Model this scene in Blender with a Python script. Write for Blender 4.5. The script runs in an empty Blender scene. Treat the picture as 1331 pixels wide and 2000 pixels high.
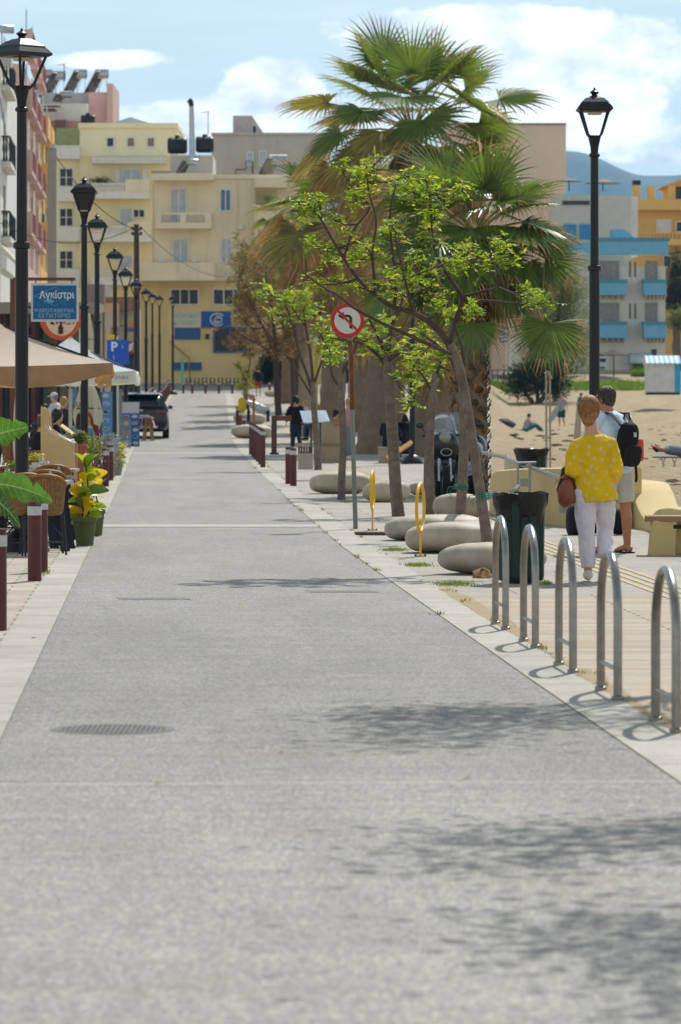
import bpy, bmesh, math, random
from mathutils import Vector, Matrix, Euler
from math import sin, cos, pi, radians, sqrt
S = bpy.context.scene
RN = random.Random(11)
# ------------------------------------------------------------------ camera, sky, sun, exposure
F, CX, HY, CH = 7500.0, 665.5, 787.0, 1.6           # focal length in photo pixels, optical column, horizon row, eye height
cd = bpy.data.cameras.new('camera'); cam = bpy.data.objects.new('camera', cd); S.collection.objects.link(cam)
cam.location = (0, 0, CH); cam.rotation_euler = (radians(90), 0, 0)
cd.sensor_fit = 'VERTICAL'; cd.sensor_height = 36; cd.lens = F/2000*36
cd.shift_y = (HY-1000)/2000; cd.clip_start = .5; cd.clip_end = 30000
cd.dof.use_dof = True; cd.dof.focus_distance = 38; cd.dof.aperture_fstop = 5.4
S.camera = cam
SUN_EL, SUN_AZ = 50.0, 20.0                          # degrees; azimuth to the right of straight ahead
sl = bpy.data.lights.new('sun', 'SUN'); sun = bpy.data.objects.new('sun', sl); S.collection.objects.link(sun)
sl.energy = 4.5; sl.angle = radians(.5); sl.color = (1, .962, .9)
tos = Vector((sin(radians(SUN_AZ))*cos(radians(SUN_EL)), cos(radians(SUN_AZ))*cos(radians(SUN_EL)), sin(radians(SUN_EL))))
sun.rotation_euler = tos.to_track_quat('Z', 'Y').to_euler(); sun.location = (20, 60, 60)
S.view_settings.view_transform = 'Standard'; S.view_settings.look = 'None'
S.view_settings.exposure = .06; S.view_settings.gamma = 1
W = bpy.data.worlds.new('World'); S.world = W; W.use_nodes = True
def nn(t, typ, **k):
    n = t.nodes.new(typ)
    for a, b in k.items():
        if a.startswith('i_'): n.inputs[a[2:].replace('_', ' ')].default_value = b
        else: setattr(n, a, b)
    return n
def math_(t, op, a, b=None, clamp=False):
    n = t.nodes.new('ShaderNodeMath'); n.operation = op; n.use_clamp = clamp
    for i, v in enumerate((a, b)):
        if v is None: continue
        if isinstance(v, (int, float)): n.inputs[i].default_value = v
        else: t.links.new(v, n.inputs[i])
    return n.outputs[0]
def mixc(t, f, a, b, mode='MIX'):
    n = t.nodes.new('ShaderNodeMix'); n.data_type = 'RGBA'; n.blend_type = mode
    for i, v in ((0, f), (6, a), (7, b)):
        if isinstance(v, (int, float)): n.inputs[i].default_value = v
        elif isinstance(v, (tuple, list)): n.inputs[i].default_value = (*v[:3], 1)
        else: t.links.new(v, n.inputs[i])
    return n.outputs[2]
def ramp(t, f, stops):
    n = t.nodes.new('ShaderNodeValToRGB'); e = n.color_ramp.elements
    while len(e) < len(stops): e.new(.5)
    for k, (p, c) in zip(e, stops):
        k.position = p; k.color = (c, c, c, 1) if isinstance(c, (int, float)) else (*c[:3], 1)
    t.links.new(f, n.inputs[0]); return n.outputs[0]
def world():
    t = W.node_tree; t.nodes.clear()
    out = nn(t, 'ShaderNodeOutputWorld'); bg = nn(t, 'ShaderNodeBackground'); bg.inputs[1].default_value = .088
    sky = nn(t, 'ShaderNodeTexSky', sky_type='NISHITA'); sky.sun_disc = False
    sky.sun_elevation = radians(SUN_EL); sky.sun_rotation = radians(SUN_AZ)
    sky.air_density = 1.0; sky.dust_density = .6; sky.ozone_density = 1.6
    tc = nn(t, 'ShaderNodeTexCoord'); sep = nn(t, 'ShaderNodeSeparateXYZ'); t.links.new(tc.outputs['Generated'], sep.inputs[0])
    az = math_(t, 'ARCTAN2', sep.outputs[0], sep.outputs[1]); el = math_(t, 'ARCSINE', sep.outputs[2])
    cb = nn(t, 'ShaderNodeCombineXYZ'); t.links.new(az, cb.inputs[0]); t.links.new(math_(t, 'MULTIPLY', el, 1.5), cb.inputs[1])
    def noise(sc, det, rough, loc=(0, 0, 0), stretch=(1, 1, 1)):
        mp = nn(t, 'ShaderNodeMapping'); mp.inputs[1].default_value = loc; mp.inputs[3].default_value = stretch
        t.links.new(cb.outputs[0], mp.inputs[0])
        n = nn(t, 'ShaderNodeTexNoise', i_Scale=sc, i_Detail=det, i_Roughness=rough); t.links.new(mp.outputs[0], n.inputs['Vector'])
        return n.outputs[0]
    def blob(px, py, wx, wy):
        a, e = (px-CX)/F, (HY-py)/F
        dx = math_(t, 'DIVIDE', math_(t, 'SUBTRACT', az, a), wx/F); dy = math_(t, 'DIVIDE', math_(t, 'SUBTRACT', el, e), wy/F)
        r = math_(t, 'ADD', math_(t, 'MULTIPLY', dx, dx), math_(t, 'MULTIPLY', dy, dy))
        return math_(t, 'POWER', 2.718, math_(t, 'MULTIPLY', r, -1))
    m = None
    for b in ((1180, 100, 260, 70), (1000, 110, 130, 90), (1080, 215, 190, 50), (545, 170, 95, 75), (480, 190, 60, 45), (1300, 312, 130, 20), (310, 235, 190, 38), (640, 240, 200, 50), (860, 55, 220, 42), (1150, 260, 200, 30), (230, 120, 150, 25)):
        o = blob(*b); m = o if m is None else math_(t, 'ADD', m, o)
    n1 = noise(62, 12, .6, (.3, .1, 0)); n2 = noise(24, 6, .5, (1.3, .4, 0))
    nsum = math_(t, 'ADD', math_(t, 'MULTIPLY', n1, .7), math_(t, 'MULTIPLY', n2, .5))
    far = ramp(t, math_(t, 'ABSOLUTE', az), [(.1, 0), (.2, .42)])      # the rest of the sky: scattered cumulus
    dens = math_(t, 'ADD', math_(t, 'MULTIPLY', math_(t, 'ADD', m, far), .68), math_(t, 'SUBTRACT', nsum, .66))
    cl = ramp(t, dens, [(.22, 0), (.34, .8), (.5, 1)])
    cir = ramp(t, noise(9, 6, .6, (.2, .7, 0), (1, 5, 1)), [(.42, 0), (.75, .5)])
    shade = ramp(t, math_(t, 'ADD', noise(38, 8, .55, (.32, .085, 0)), math_(t, 'MULTIPLY', n1, .3)), [(.44, (8.2, 9.0, 10.0)), (.72, (17, 16.9, 16.5))])
    base = mixc(t, math_(t, 'MULTIPLY', math_(t, 'ADD', cir, .68), ramp(t, el, [(.14, 1), (.5, .2)])), mixc(t, 1.0, sky.outputs[0], (.98, 1.06, .98), 'MULTIPLY'), (9.5, 10.8, 11.2))
    col = mixc(t, cl, base, shade)
    t.links.new(col, bg.inputs[0]); t.links.new(bg.outputs[0], out.inputs[0])
world()
# ------------------------------------------------------------------ places
def lerp_tab(tab, d):
    if d <= tab[0][0]: return tab[0][1]
    for (a, va), (b, vb) in zip(tab, tab[1:]):
        if d <= b: return va+(vb-va)*(d-a)/(b-a)
    return tab[-1][1]
ZR = [(-40, 0), (60, 0), (90, .06), (115, .2), (128, .34), (150, .72), (175, 1.22), (205, 1.93), (222, 2.15), (237, 2.8), (300, 3.1), (9000, 3.1)]
ZB = [(-40, -.05), (60, -.05), (100, 0), (150, .15), (187, .38), (220, 1.25), (250, 2.2), (258, 2.9), (265, 3.8), (300, 4.2), (9000, 4.2)]
XL = [(-40, 1.15), (0, -.746), (116, -6.26), (150, -7.4), (190, -8.5), (222, -9.6)]
XR = [(-40, 4.6), (16, 1.43), (22.2, 1.09), (30.9, .63), (42.7, .01), (64.9, -.93), (128, -3.6), (168, -4.92), (195, -5.8), (222, -6.7)]
zr = lambda d: lerp_tab(ZR, d)
zb = lambda d: lerp_tab(ZB, d)
xl = lambda d: lerp_tab(XL, d)
xr = lambda d: lerp_tab(XR, d)
XB = [(-40, 9), (44, 7), (50, 4.6), (56, 2.12), (260, 9.9), (9000, 340)]
xbeach = lambda d: lerp_tab(XB, d)
def zg(x, d):
    k = min(1, max(0, (x-xbeach(d)-.1)/1.2)); return zr(d)*(1-k)+zb(d)*k
def X(px, d): return (px-CX)/F*d
def Z(py, d): return CH-(py-HY)/F*d
def P(px, py, d): return Vector((X(px, d), d, Z(py, d)))
def G(px, d): x = X(px, d); return Vector((x, d, zg(x, d)))
def sc(d): return F/d
def hx(h):
    f = lambda v: v/12.92 if v <= .04045 else ((v+.055)/1.055)**2.4
    return tuple(f(int(h[i:i+2], 16)/255) for i in (0, 2, 4))
# ------------------------------------------------------------------ materials
MATS = {}
def mat(name, col, rough=.65, metal=0, var=.1, scale=2.5, bump=0, bscale=60, spec=.35, trans=0, col2=None, island=0, alpha=1, coat=0, dirt=0):
    if name in MATS: return MATS[name]
    if isinstance(col, str): col = hx(col)
    if isinstance(col2, str): col2 = hx(col2)
    m = bpy.data.materials.new(name); m.use_nodes = True; t = m.node_tree; MATS[name] = m
    b = t.nodes['Principled BSDF']; b.inputs['Roughness'].default_value = rough; b.inputs['Metallic'].default_value = metal
    b.inputs['Specular IOR Level'].default_value = spec; b.inputs['Coat Weight'].default_value = coat
    tc = nn(t, 'ShaderNodeTexCoord')
    n = nn(t, 'ShaderNodeTexNoise', i_Scale=scale, i_Detail=5.0, i_Roughness=.6); t.links.new(tc.outputs['Object'], n.inputs['Vector'])
    f = ramp(t, n.outputs[0], [(.3, 0), (.7, 1)])
    if col2 is None: lo, hi = [c*(1-var) for c in col], [min(1, c*(1+var)) for c in col]
    else: lo, hi = col, col2
    c = mixc(t, f, lo, hi)
    if island:
        ge = nn(t, 'ShaderNodeNewGeometry'); c = mixc(t, 1.0, c, mixc(t, ge.outputs['Random Per Island'], (1-island,)*3, (1+island,)*3), 'MULTIPLY')
    if dirt:
        n3 = nn(t, 'ShaderNodeTexNoise', i_Scale=scale*.4, i_Detail=8.0, i_Roughness=.7)
        mp = nn(t, 'ShaderNodeMapping'); mp.inputs[3].default_value = (3, 3, .5); t.links.new(tc.outputs['Object'], mp.inputs[0]); t.links.new(mp.outputs[0], n3.inputs['Vector'])
        c = mixc(t, ramp(t, n3.outputs[0], [(.5, 0), (.75, dirt)]), c, [v*.5 for v in (col if col2 is None else col2)])
    t.links.new(c, b.inputs['Base Color'])
    if bump:
        n2 = nn(t, 'ShaderNodeTexNoise', i_Scale=bscale, i_Detail=4.0); t.links.new(tc.outputs['Object'], n2.inputs['Vector'])
        bp = nn(t, 'ShaderNodeBump', i_Strength=bump, i_Distance=.02); t.links.new(n2.outputs[0], bp.inputs['Height']); t.links.new(bp.outputs[0], b.inputs['Normal'])
    if trans:
        tr = nn(t, 'ShaderNodeBsdfTranslucent'); t.links.new(mixc(t, 1.0, c, (1.25, 1.2, .7), 'MULTIPLY'), tr.inputs[0])
        mx = nn(t, 'ShaderNodeMixShader'); mx.inputs[0].default_value = trans
        t.links.new(b.outputs[0], mx.inputs[1]); t.links.new(tr.outputs[0], mx.inputs[2]); t.links.new(mx.outputs[0], t.nodes['Material Output'].inputs[0])
    if alpha < 1: b.inputs['Transmission Weight'].default_value = 1-alpha; b.inputs['IOR'].default_value = 1.1
    return m
# ------------------------------------------------------------------ things
C = S.collection.objects
WL = {}
def wl(o): return WL.get(o.name, Vector((0, 0, 0)))
def tag(o, label=None, cat=None, group=None, kind=None):
    for k, v in (('label', label), ('category', cat), ('group', group), ('kind', kind)):
        if v: o[k] = v
    return o
def thing(name, label, cat, loc=(0, 0, 0), group=None):
    o = bpy.data.objects.new(name, None); o.empty_display_size = .2; C.link(o); o.location = loc; WL[o.name] = Vector(loc)
    return tag(o, label, cat, group)
def kids(o): return [c for c in bpy.data.objects if c.parent == o]
def dup(o, loc=None, label=None, rz=None, parent=None, scale=None):
    c = o.copy(); C.link(c)
    if parent: c.parent = parent
    if loc is not None: c.location = loc; WL[c.name] = Vector(loc)
    if label: c['label'] = label
    if rz is not None: c.rotation_euler.z = rz
    if scale: c.scale = (scale,)*3
    for k in kids(o): dup(k, parent=c)
    return c
class M:
    """collects shapes (world coordinates) that become ONE mesh object"""
    def __init__(s): s.v = []; s.f = []; s.mi = []; s.m = 0; s.sm = []; s.smooth = False
    def add(s, vs, fs):
        b = len(s.v); s.v += [tuple(v) for v in vs]
        for f in fs: s.f.append([b+i for i in f]); s.mi.append(s.m); s.sm.append(s.smooth)
        return s
    def box(s, a, b):
        x0, x1 = sorted((a[0], b[0])); y0, y1 = sorted((a[1], b[1])); z0, z1 = sorted((a[2], b[2]))
        return s.add([(x0, y0, z0), (x1, y0, z0), (x1, y1, z0), (x0, y1, z0), (x0, y0, z1), (x1, y0, z1), (x1, y1, z1), (x0, y1, z1)],
            [(0, 3, 2, 1), (4, 5, 6, 7), (0, 1, 5, 4), (1, 2, 6, 5), (2, 3, 7, 6), (3, 0, 4, 7)])
    def ob(s, c, size, rot=(0, 0, 0)):
        q = Euler(rot).to_matrix(); c = Vector(c)
        vs = [c+q@Vector((sx*size[0]/2, sy*size[1]/2, sz*size[2]/2)) for sz in (-1, 1) for sx, sy in ((-1, -1), (1, -1), (1, 1), (-1, 1))]
        return s.add(vs, [(0, 3, 2, 1), (4, 5, 6, 7), (0, 1, 5, 4), (1, 2, 6, 5), (2, 3, 7, 6), (3, 0, 4, 7)])
    def pb(s, x0, y0, x1, y1, d, dep):      # box whose front face spans these photo pixels at distance d
        return s.box((X(x0, d), d, Z(y0, d)), (X(x1, d), d+dep, Z(y1, d)))
    def tube(s, pts, rs, n=8, cap=True, side=None):
        pts = [Vector(p) for p in pts]; k = len(pts)
        if isinstance(rs, (int, float)): rs = [rs]*k
        vs = []; prev = None
        for i, p in enumerate(pts):
            t = (pts[min(i+1, k-1)]-pts[max(i-1, 0)]).normalized()
            if side is not None: u = Vector(side)
            elif prev is None: u = Vector((1, 0, 0)) if abs(t.x) < .8 else Vector((0, 1, 0))
            else: u = prev
            u = (u-t*u.dot(t)).normalized(); prev = u; w = t.cross(u)
            r = rs[i]; a, b = (r, r) if isinstance(r, (int, float)) else r
            for j in range(n): vs.append(p+u*(a*cos(2*pi*j/n))+w*(b*sin(2*pi*j/n)))
        fs = [(i*n+j, i*n+(j+1) % n, (i+1)*n+(j+1) % n, (i+1)*n+j) for i in range(k-1) for j in range(n)]
        if cap: fs += [tuple(range(n-1, -1, -1)), tuple((k-1)*n+j for j in range(n))]
        old = s.smooth; s.smooth = True; s.add(vs, fs); s.smooth = old
        return s
    def lathe(s, prof, c, n=20, rz=0, smooth=True):
        c = Vector(c); vs = [c+Vector((r*cos(2*pi*j/n+rz), r*sin(2*pi*j/n+rz), z)) for r, z in prof for j in range(n)]
        k = len(prof); fs = [(i*n+j, i*n+(j+1) % n, (i+1)*n+(j+1) % n, (i+1)*n+j) for i in range(k-1) for j in range(n)]
        fs += [tuple(range(n-1, -1, -1)), tuple((k-1)*n+j for j in range(n))]
        old = s.smooth; s.smooth = smooth; s.add(vs, fs); s.smooth = old
        return s
    def prism(s, poly, axis, a, b):          # poly in the two other axes, in xyz order
        k = len(poly); mk = {'x': lambda p, q: (q, p[0], p[1]), 'y': lambda p, q: (p[0], q, p[1]), 'z': lambda p, q: (p[0], p[1], q)}[axis]
        return s.add([mk(p, a) for p in poly]+[mk(p, b) for p in poly], [tuple(range(k)), tuple(range(2*k-1, k-1, -1))]+[(i, i+k, (i+1) % k+k, (i+1) % k) for i in range(k)])
    def ell(s, c, r, n=16, m=9, rot=(0, 0, 0), pw=1, wob=0):
        q = Euler(rot).to_matrix(); c = Vector(c); vs = []
        if isinstance(r, (int, float)): r = (r, r, r)
        sg = lambda v: math.copysign(abs(v)**pw, v)
        for i in range(m+1):
            th = pi*i/m
            for j in range(n):
                ph = 2*pi*j/n; w = 1+wob*(RN.random()-.5)
                vs.append(c+q@Vector((r[0]*sg(sin(th))*sg(cos(ph))*w, r[1]*sg(sin(th))*sg(sin(ph))*w, r[2]*sg(cos(th))*w)))
        fs = [(i*n+j, (i+1)*n+j, (i+1)*n+(j+1) % n, i*n+(j+1) % n) for i in range(m) for j in range(n)]
        old = s.smooth; s.smooth = True; s.add(vs, fs); s.smooth = old
        return s
    def grid(s, rows, smooth=False):         # rows of points
        n = len(rows[0]); vs = [p for r in rows for p in r]
        old = s.smooth; s.smooth = smooth or old
        s.add(vs, [(i*n+j, i*n+j+1, (i+1)*n+j+1, (i+1)*n+j) for i in range(len(rows)-1) for j in range(n-1)]); s.smooth = old
        return s
    def build(s, name, m, parent=None, loc=None, thick=0, bevel=0, remesh=0, sub=0, smooth=None, disp=None):
        off = wl(parent) if parent else Vector(loc or (0, 0, 0))
        me = bpy.data.meshes.new(name); me.from_pydata([tuple(Vector(v)-off) for v in s.v], [], s.f)
        ms = m if isinstance(m, (list, tuple)) else [m]
        for k in ms: me.materials.append(k)
        me.polygons.foreach_set('material_index', s.mi); me.polygons.foreach_set('use_smooth', [bool(q) for q in s.sm])
        bm = bmesh.new(); bm.from_mesh(me)
        if remesh or bevel or thick or sub: bmesh.ops.remove_doubles(bm, verts=bm.verts, dist=1e-5)
        if len(s.f) < 60000 and not thick: bmesh.ops.recalc_face_normals(bm, faces=bm.faces)
        for e in bm.edges:
            if len(e.link_faces) == 2 and e.calc_face_angle(0) > .7: e.smooth = False
        bm.to_mesh(me); bm.free(); me.update()
        o = bpy.data.objects.new(name, me); C.link(o)
        if parent: o.parent = parent
        else: o.location = off
        WL[o.name] = off
        if thick: q = o.modifiers.new('s', 'SOLIDIFY'); q.thickness = thick; q.offset = 0
        if bevel: q = o.modifiers.new('b', 'BEVEL'); q.width = bevel; q.segments = 2; q.limit_method = 'ANGLE'; q.angle_limit = .6
        if remesh:
            q = o.modifiers.new('r', 'REMESH'); q.mode = 'VOXEL'; q.voxel_size = remesh; q.use_smooth_shade = True
            q = o.modifiers.new('sm', 'SMOOTH'); q.factor = .5; q.iterations = 4
        if disp:
            tx = bpy.data.textures.get('folds%g' % disp[1]) or bpy.data.textures.new('folds%g' % disp[1], 'CLOUDS'); tx.noise_scale = disp[1]; tx.noise_depth = 3; q = o.modifiers.new('d', 'DISPLACE'); q.texture = tx; q.strength = disp[0]; q.mid_level = .5; q.texture_coords = 'LOCAL'
        if sub: q = o.modifiers.new('sub', 'SUBSURF'); q.levels = sub; q.render_levels = sub
        return o
def text(s, body, c, h, m, name='lettering', parent=None, width=None, rz=0, depth=.004, bold=0, tilt=0):
    cu = bpy.data.curves.new('t', 'FONT'); cu.body = body; cu.align_x = 'CENTER'; cu.align_y = 'CENTER'; cu.extrude = depth; cu.offset = bold; cu.size = 1
    ob = bpy.data.objects.new('t', cu); C.link(ob); bpy.context.view_layer.update()
    dg = bpy.context.evaluated_depsgraph_get(); me = ob.evaluated_get(dg).to_mesh()
    vs = [v.co.copy() for v in me.vertices]; fs = [tuple(p.vertices) for p in me.polygons]
    w = max(v.x for v in vs)-min(v.x for v in vs); hh = max(v.y for v in vs)-min(v.y for v in vs)
    mx = (max(v.x for v in vs)+min(v.x for v in vs))/2; my = (max(v.y for v in vs)+min(v.y for v in vs))/2
    ky = h/hh; kx = width/w if width else ky
    q = Euler((radians(90)+tilt, 0, rz)).to_matrix(); c = Vector(c)
    out = [c+q@Vector(((v.x-mx)*kx, (v.y-my)*ky, v.z)) for v in vs]
    bpy.data.objects.remove(ob); bpy.data.curves.remove(cu)
    s.add(out, fs); return s
# ------------------------------------------------------------------ ground
ROT = radians(2.73)                          # street direction, turned left of the view axis
def ground_mat(name, fn, rough=.85, bump=.25, dist=.01):
    m = bpy.data.materials.new(name); m.use_nodes = True; t = m.node_tree; b = t.nodes['Principled BSDF']
    b.inputs['Roughness'].default_value = rough; b.inputs['Specular IOR Level'].default_value = .3
    tc = nn(t, 'ShaderNodeTexCoord'); mp = nn(t, 'ShaderNodeMapping'); mp.inputs[2].default_value = (0, 0, -ROT); t.links.new(tc.outputs['Object'], mp.inputs[0])
    def noise(sc_, det=4.0, ro=.6, st=(1, 1, 1)):
        q = nn(t, 'ShaderNodeMapping'); q.inputs[3].default_value = st; t.links.new(mp.outputs[0], q.inputs[0])
        n = nn(t, 'ShaderNodeTexNoise', i_Scale=sc_, i_Detail=det, i_Roughness=ro); t.links.new(q.outputs[0], n.inputs['Vector']); return n.outputs[0]
    c, h = fn(t, mp.outputs[0], noise); t.links.new(c, b.inputs['Base Color'])
    if h is not None:
        bp = nn(t, 'ShaderNodeBump', i_Strength=bump, i_Distance=dist); t.links.new(h, bp.inputs['Height']); t.links.new(bp.outputs[0], b.inputs['Normal'])
    return m
def f_road(t, co, noise):
    v = nn(t, 'ShaderNodeTexVoronoi', i_Scale=105.0); t.links.new(co, v.inputs['Vector'])
    sep = nn(t, 'ShaderNodeSeparateColor'); t.links.new(v.outputs['Color'], sep.inputs[0])
    c = ramp(t, sep.outputs[0], [(0, hx('5a5753')), (.3, hx('76726c')), (.7, hx('86827b')), (1, hx('a9a59d'))])
    c = mixc(t, 1.0, c, ramp(t, noise(210, 3, .7), [(.3, .8), (.7, 1.15)]), 'MULTIPLY')
    c = mixc(t, 1.0, c, ramp(t, noise(9, 8, .75, (.16, 2.4, 1)), [(.3, .84), (.7, 1.12)]), 'MULTIPLY')       # scuffs across the street
    c = mixc(t, 1.0, c, ramp(t, noise(2.0, 8, .75, (.3, 2.4, 1)), [(.3, .84), (.7, 1.1)]), 'MULTIPLY')
    c = mixc(t, 1.0, c, ramp(t, noise(.7, 7, .7, (1.8, .3, 1)), [(.35, .86), (.65, 1.08)]), 'MULTIPLY')       # wheel tracks along it
    c = mixc(t, ramp(t, noise(.45, 5, .65), [(.56, 0), (.75, .3)]), c, hx('7d6e5a'))                           # brown dust
    c = mixc(t, ramp(t, noise(4.5, 4, .6, (.5, 1.2, 1)), [(.68, 0), (.75, .4)]), c, hx('4c4a47'))              # small stains
    sx = nn(t, 'ShaderNodeSeparateXYZ'); t.links.new(co, sx.inputs[0]); y = math_(t, 'ADD', sx.outputs[1], math_(t, 'MULTIPLY', math_(t, 'SUBTRACT', noise(1.5), .5), .06))
    c = mixc(t, 1.0, c, ramp(t, math_(t, 'MULTIPLY', y, .01), [(.1, 1.36), (.158, 1.24), (.164, 1.14), (.21, 1.02), (.26, 1.02), (.31, 1.16), (.5, 1.2), (.8, 1.26)]), 'MULTIPLY')   # tone set by distance along the street, a step at the panel joint
    ln = ramp(t, math_(t, 'ABSOLUTE', math_(t, 'SUBTRACT', y, 16.1)), [(.03, .22), (.055, 0)]); c = mixc(t, ln, c, hx('bdb8af'))
    gap = ramp(t, math_(t, 'ABSOLUTE', math_(t, 'SUBTRACT', y, 15.98)), [(.01, .5), (.03, 0)]); c = mixc(t, math_(t, 'MULTIPLY', gap, ramp(t, noise(1.1), [(.45, 0), (.6, 1)])), c, hx('3c3a37'))
    return c, sep.outputs[0]
def f_sand(t, co, noise):
    c = mixc(t, ramp(t, noise(.9, 7, .7), [(.3, 0), (.7, 1)]), hx('a08d6d'), hx('baa886'))
    c = mixc(t, 1.0, c, ramp(t, noise(6, 5, .7), [(.25, .75), (.75, 1.15)]), 'MULTIPLY')
    c = mixc(t, ramp(t, noise(1.3, 8, .75, (.7, .35, 1)), [(.6, 0), (.72, .6)]), c, hx('5d4e3a'))
    v = nn(t, 'ShaderNodeTexVoronoi', i_Scale=2.6); t.links.new(co, v.inputs['Vector'])
    return c, math_(t, 'ADD', math_(t, 'MULTIPLY', ramp(t, v.outputs['Distance'], [(.0, 0), (.35, 1)]), .3), math_(t, 'MULTIPLY', noise(3, 7, .75), 1.4))
def f_slab(sx, sy, col, mort, var=.1):
    def f(t, co, noise):
        b = nn(t, 'ShaderNodeTexBrick', offset=.5, i_Scale=1.0, i_Mortar_Size=.011, i_Brick_Width=sx, i_Row_Height=sy, i_Bias=0.0, i_Mortar_Smooth=.2)
        b.inputs['Color1'].default_value = (*[q*(1-var) for q in col], 1); b.inputs['Color2'].default_value = (*[q*(1+var) for q in col], 1); b.inputs['Mortar'].default_value = (*mort, 1)
        t.links.new(co, b.inputs['Vector'])
        c = mixc(t, 1.0, b.outputs[0], ramp(t, noise(1.4, 7, .7), [(.3, .8), (.7, 1.12)]), 'MULTIPLY')
        c = mixc(t, 1.0, c, ramp(t, noise(45, 4, .7), [(.25, .84), (.75, 1.1)]), 'MULTIPLY')
        c = mixc(t, ramp(t, noise(3.3, 8, .75), [(.56, 0), (.75, .5)]), c, [q*.45 for q in col])
        return c, noise(90)
    return f
def f_plain(col, col2, s1, s2, st=(1, 1, 1)):
    def f(t, co, noise):
        c = mixc(t, ramp(t, noise(s1, 7, .7, st), [(.3, 0), (.7, 1)]), col, col2)
        c = mixc(t, 1.0, c, ramp(t, noise(s2, 5, .7), [(.25, .75), (.75, 1.15)]), 'MULTIPLY')
        return c, noise(s2)
    return f
def f_deck(t, co, noise):
    w = nn(t, 'ShaderNodeTexBrick', offset=.5, i_Scale=1.0, i_Mortar_Size=.011, i_Brick_Width=2.4, i_Row_Height=.14, i_Mortar_Smooth=.1)
    w.inputs['Color1'].default_value = (*hx('a0937f'), 1); w.inputs['Color2'].default_value = (*hx('b3a693'), 1); w.inputs['Mortar'].default_value = (.05, .04, .03, 1)
    t.links.new(co, w.inputs['Vector'])
    c = mixc(t, 1.0, w.outputs[0], ramp(t, noise(9, 6, .7, (.3, 4, 1)), [(.25, .75), (.75, 1.15)]), 'MULTIPLY')
    c = mixc(t, ramp(t, noise(1.2, 6, .7), [(.5, 0), (.75, .55)]), c, hx('a8875f'))
    return c, noise(30, 4, .6, (.3, 4, 1))
road_m = ground_mat('exposed aggregate paving', f_road, .8, .5)
paver_m = ground_mat('beige pavers', f_slab(.42, .3, hx('a89c8e'), hx('7d7468')), .85)
prom_m = ground_mat('promenade concrete', f_slab(1.5, 1.1, hx('9e978c'), hx('726c63'), .06), .85)
kerb_m = ground_mat('pale kerb stone', f_slab(4, 1.2, hx('a59f94'), hx('77716a'), .07), .8)
band_m = ground_mat('pale band', f_plain(hx('9a958d'), hx('aca79f'), 3, 60), .8)
sand_m = ground_mat('sand', f_sand, .95, 1, .14)
earth_m = ground_mat('dry earth', f_plain(hx('8c7c63'), hx('a59678'), .3, 5), .95)
deck_m = ground_mat('weathered decking', f_deck, .8)
tact_m = ground_mat('tactile strip', f_plain(hx('ab9870'), hx('b9a887'), 3, 60), .8)
def steps(d0, d1):
    r = [d0]
    while r[-1] < d1: r.append(min(d1, r[-1]+(1.0 if r[-1] < 60 else 2.5)))
    return r
def strip(name, fa, fb, dz, m, d0, d1, cols=6, zf=zr):
    b = M(); b.grid([[(fa(d)+(fb(d)-fa(d))*j/cols, d, (zf(d) if zf is not zg else zg(fa(d)+(fb(d)-fa(d))*j/cols, d))+dz) for j in range(cols+1)] for d in steps(d0, d1)])
    if name == 'road_band':                  # close the edges of the raised band
        for q in (d0, d1): b.grid([[(fa(q)+(fb(q)-fa(q))*j/cols, q, zf(q)+h) for j in range(cols+1)] for h in (dz, 0)])
    o = b.build(name, m); return tag(o, kind='structure')
def base():                                  # one sheet out to the horizon
    ys = [-40, 0, 20, 30, 40, 50, 60, 70, 80, 90, 100, 115, 128, 140, 150, 160, 175, 187, 195, 205, 213, 222, 230, 237, 243, 250, 254, 258, 262, 265, 275, 300, 400, 700, 1500, 4000, 9000]
    rows = []
    for y in ys:
        e = xbeach(y); k = 1 if y < 400 else y/300
        xs = [-3000, -400, -60*k, -30*k, -15*k, -9*k, -5*k, -2*k, 0] if y > 0 else [-3000, -400, -60, -30, -15, -9, -5, -2, 0]
        xs = xs+[e*.5, e-.3, e+.1, e+.4, e+.7, e+1.0, e+1.3, e+4, e+10, e+20, e+45, 400*k, 3000*k]
        rows.append([(x, y, zg(x, y)-.02) for x in xs])
    tag(M().grid(rows).build('ground', earth_m), kind='structure')
base()
strip('road', xl, xr, .006, road_m, 6, 222, 10)
strip('cross_street', lambda d: -30, lambda d: 4, .0, ground_mat('asphalt', f_plain(hx('77726a'), hx('8b867d'), 1, 40)), 222, 237, 6)
strip('kerb_left', lambda d: xl(d)-.29, xl, .011, kerb_m, 6, 222, 1)
strip('kerb_right', xr, lambda d: xr(d)+.34, .011, kerb_m, 6, 222, 1)
strip('pavement_left', lambda d: xl(d)-8, lambda d: xl(d)-.29, .006, paver_m, 6, 222, 4)
strip('promenade', lambda d: xr(d)+.34, lambda d: min(xbeach(d)+.15, 9), .006, prom_m, 32, 222, 6)
strip('deck', lambda d: xr(d)+.34, lambda d: 9, .006, deck_m, 6, 32, 2)
def rough_sand():
    rows = []; R = random.Random(5)
    ds = [44+i*.9 for i in range(90)]+[125+i*2.2 for i in range(59)]
    for d in ds:
        a = xbeach(d)+.12
        if d < 50: a = 4.6
        rows.append([(a+j*.55*(1+j*.03), d, zg(a+j*.55*(1+j*.03), d)+.012+R.random()**2*.16*(1 if j > 1 else 0)) for j in range(46)])
    tag(M().grid(rows, True).build('beach', sand_m), kind='structure')
rough_sand()
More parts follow.
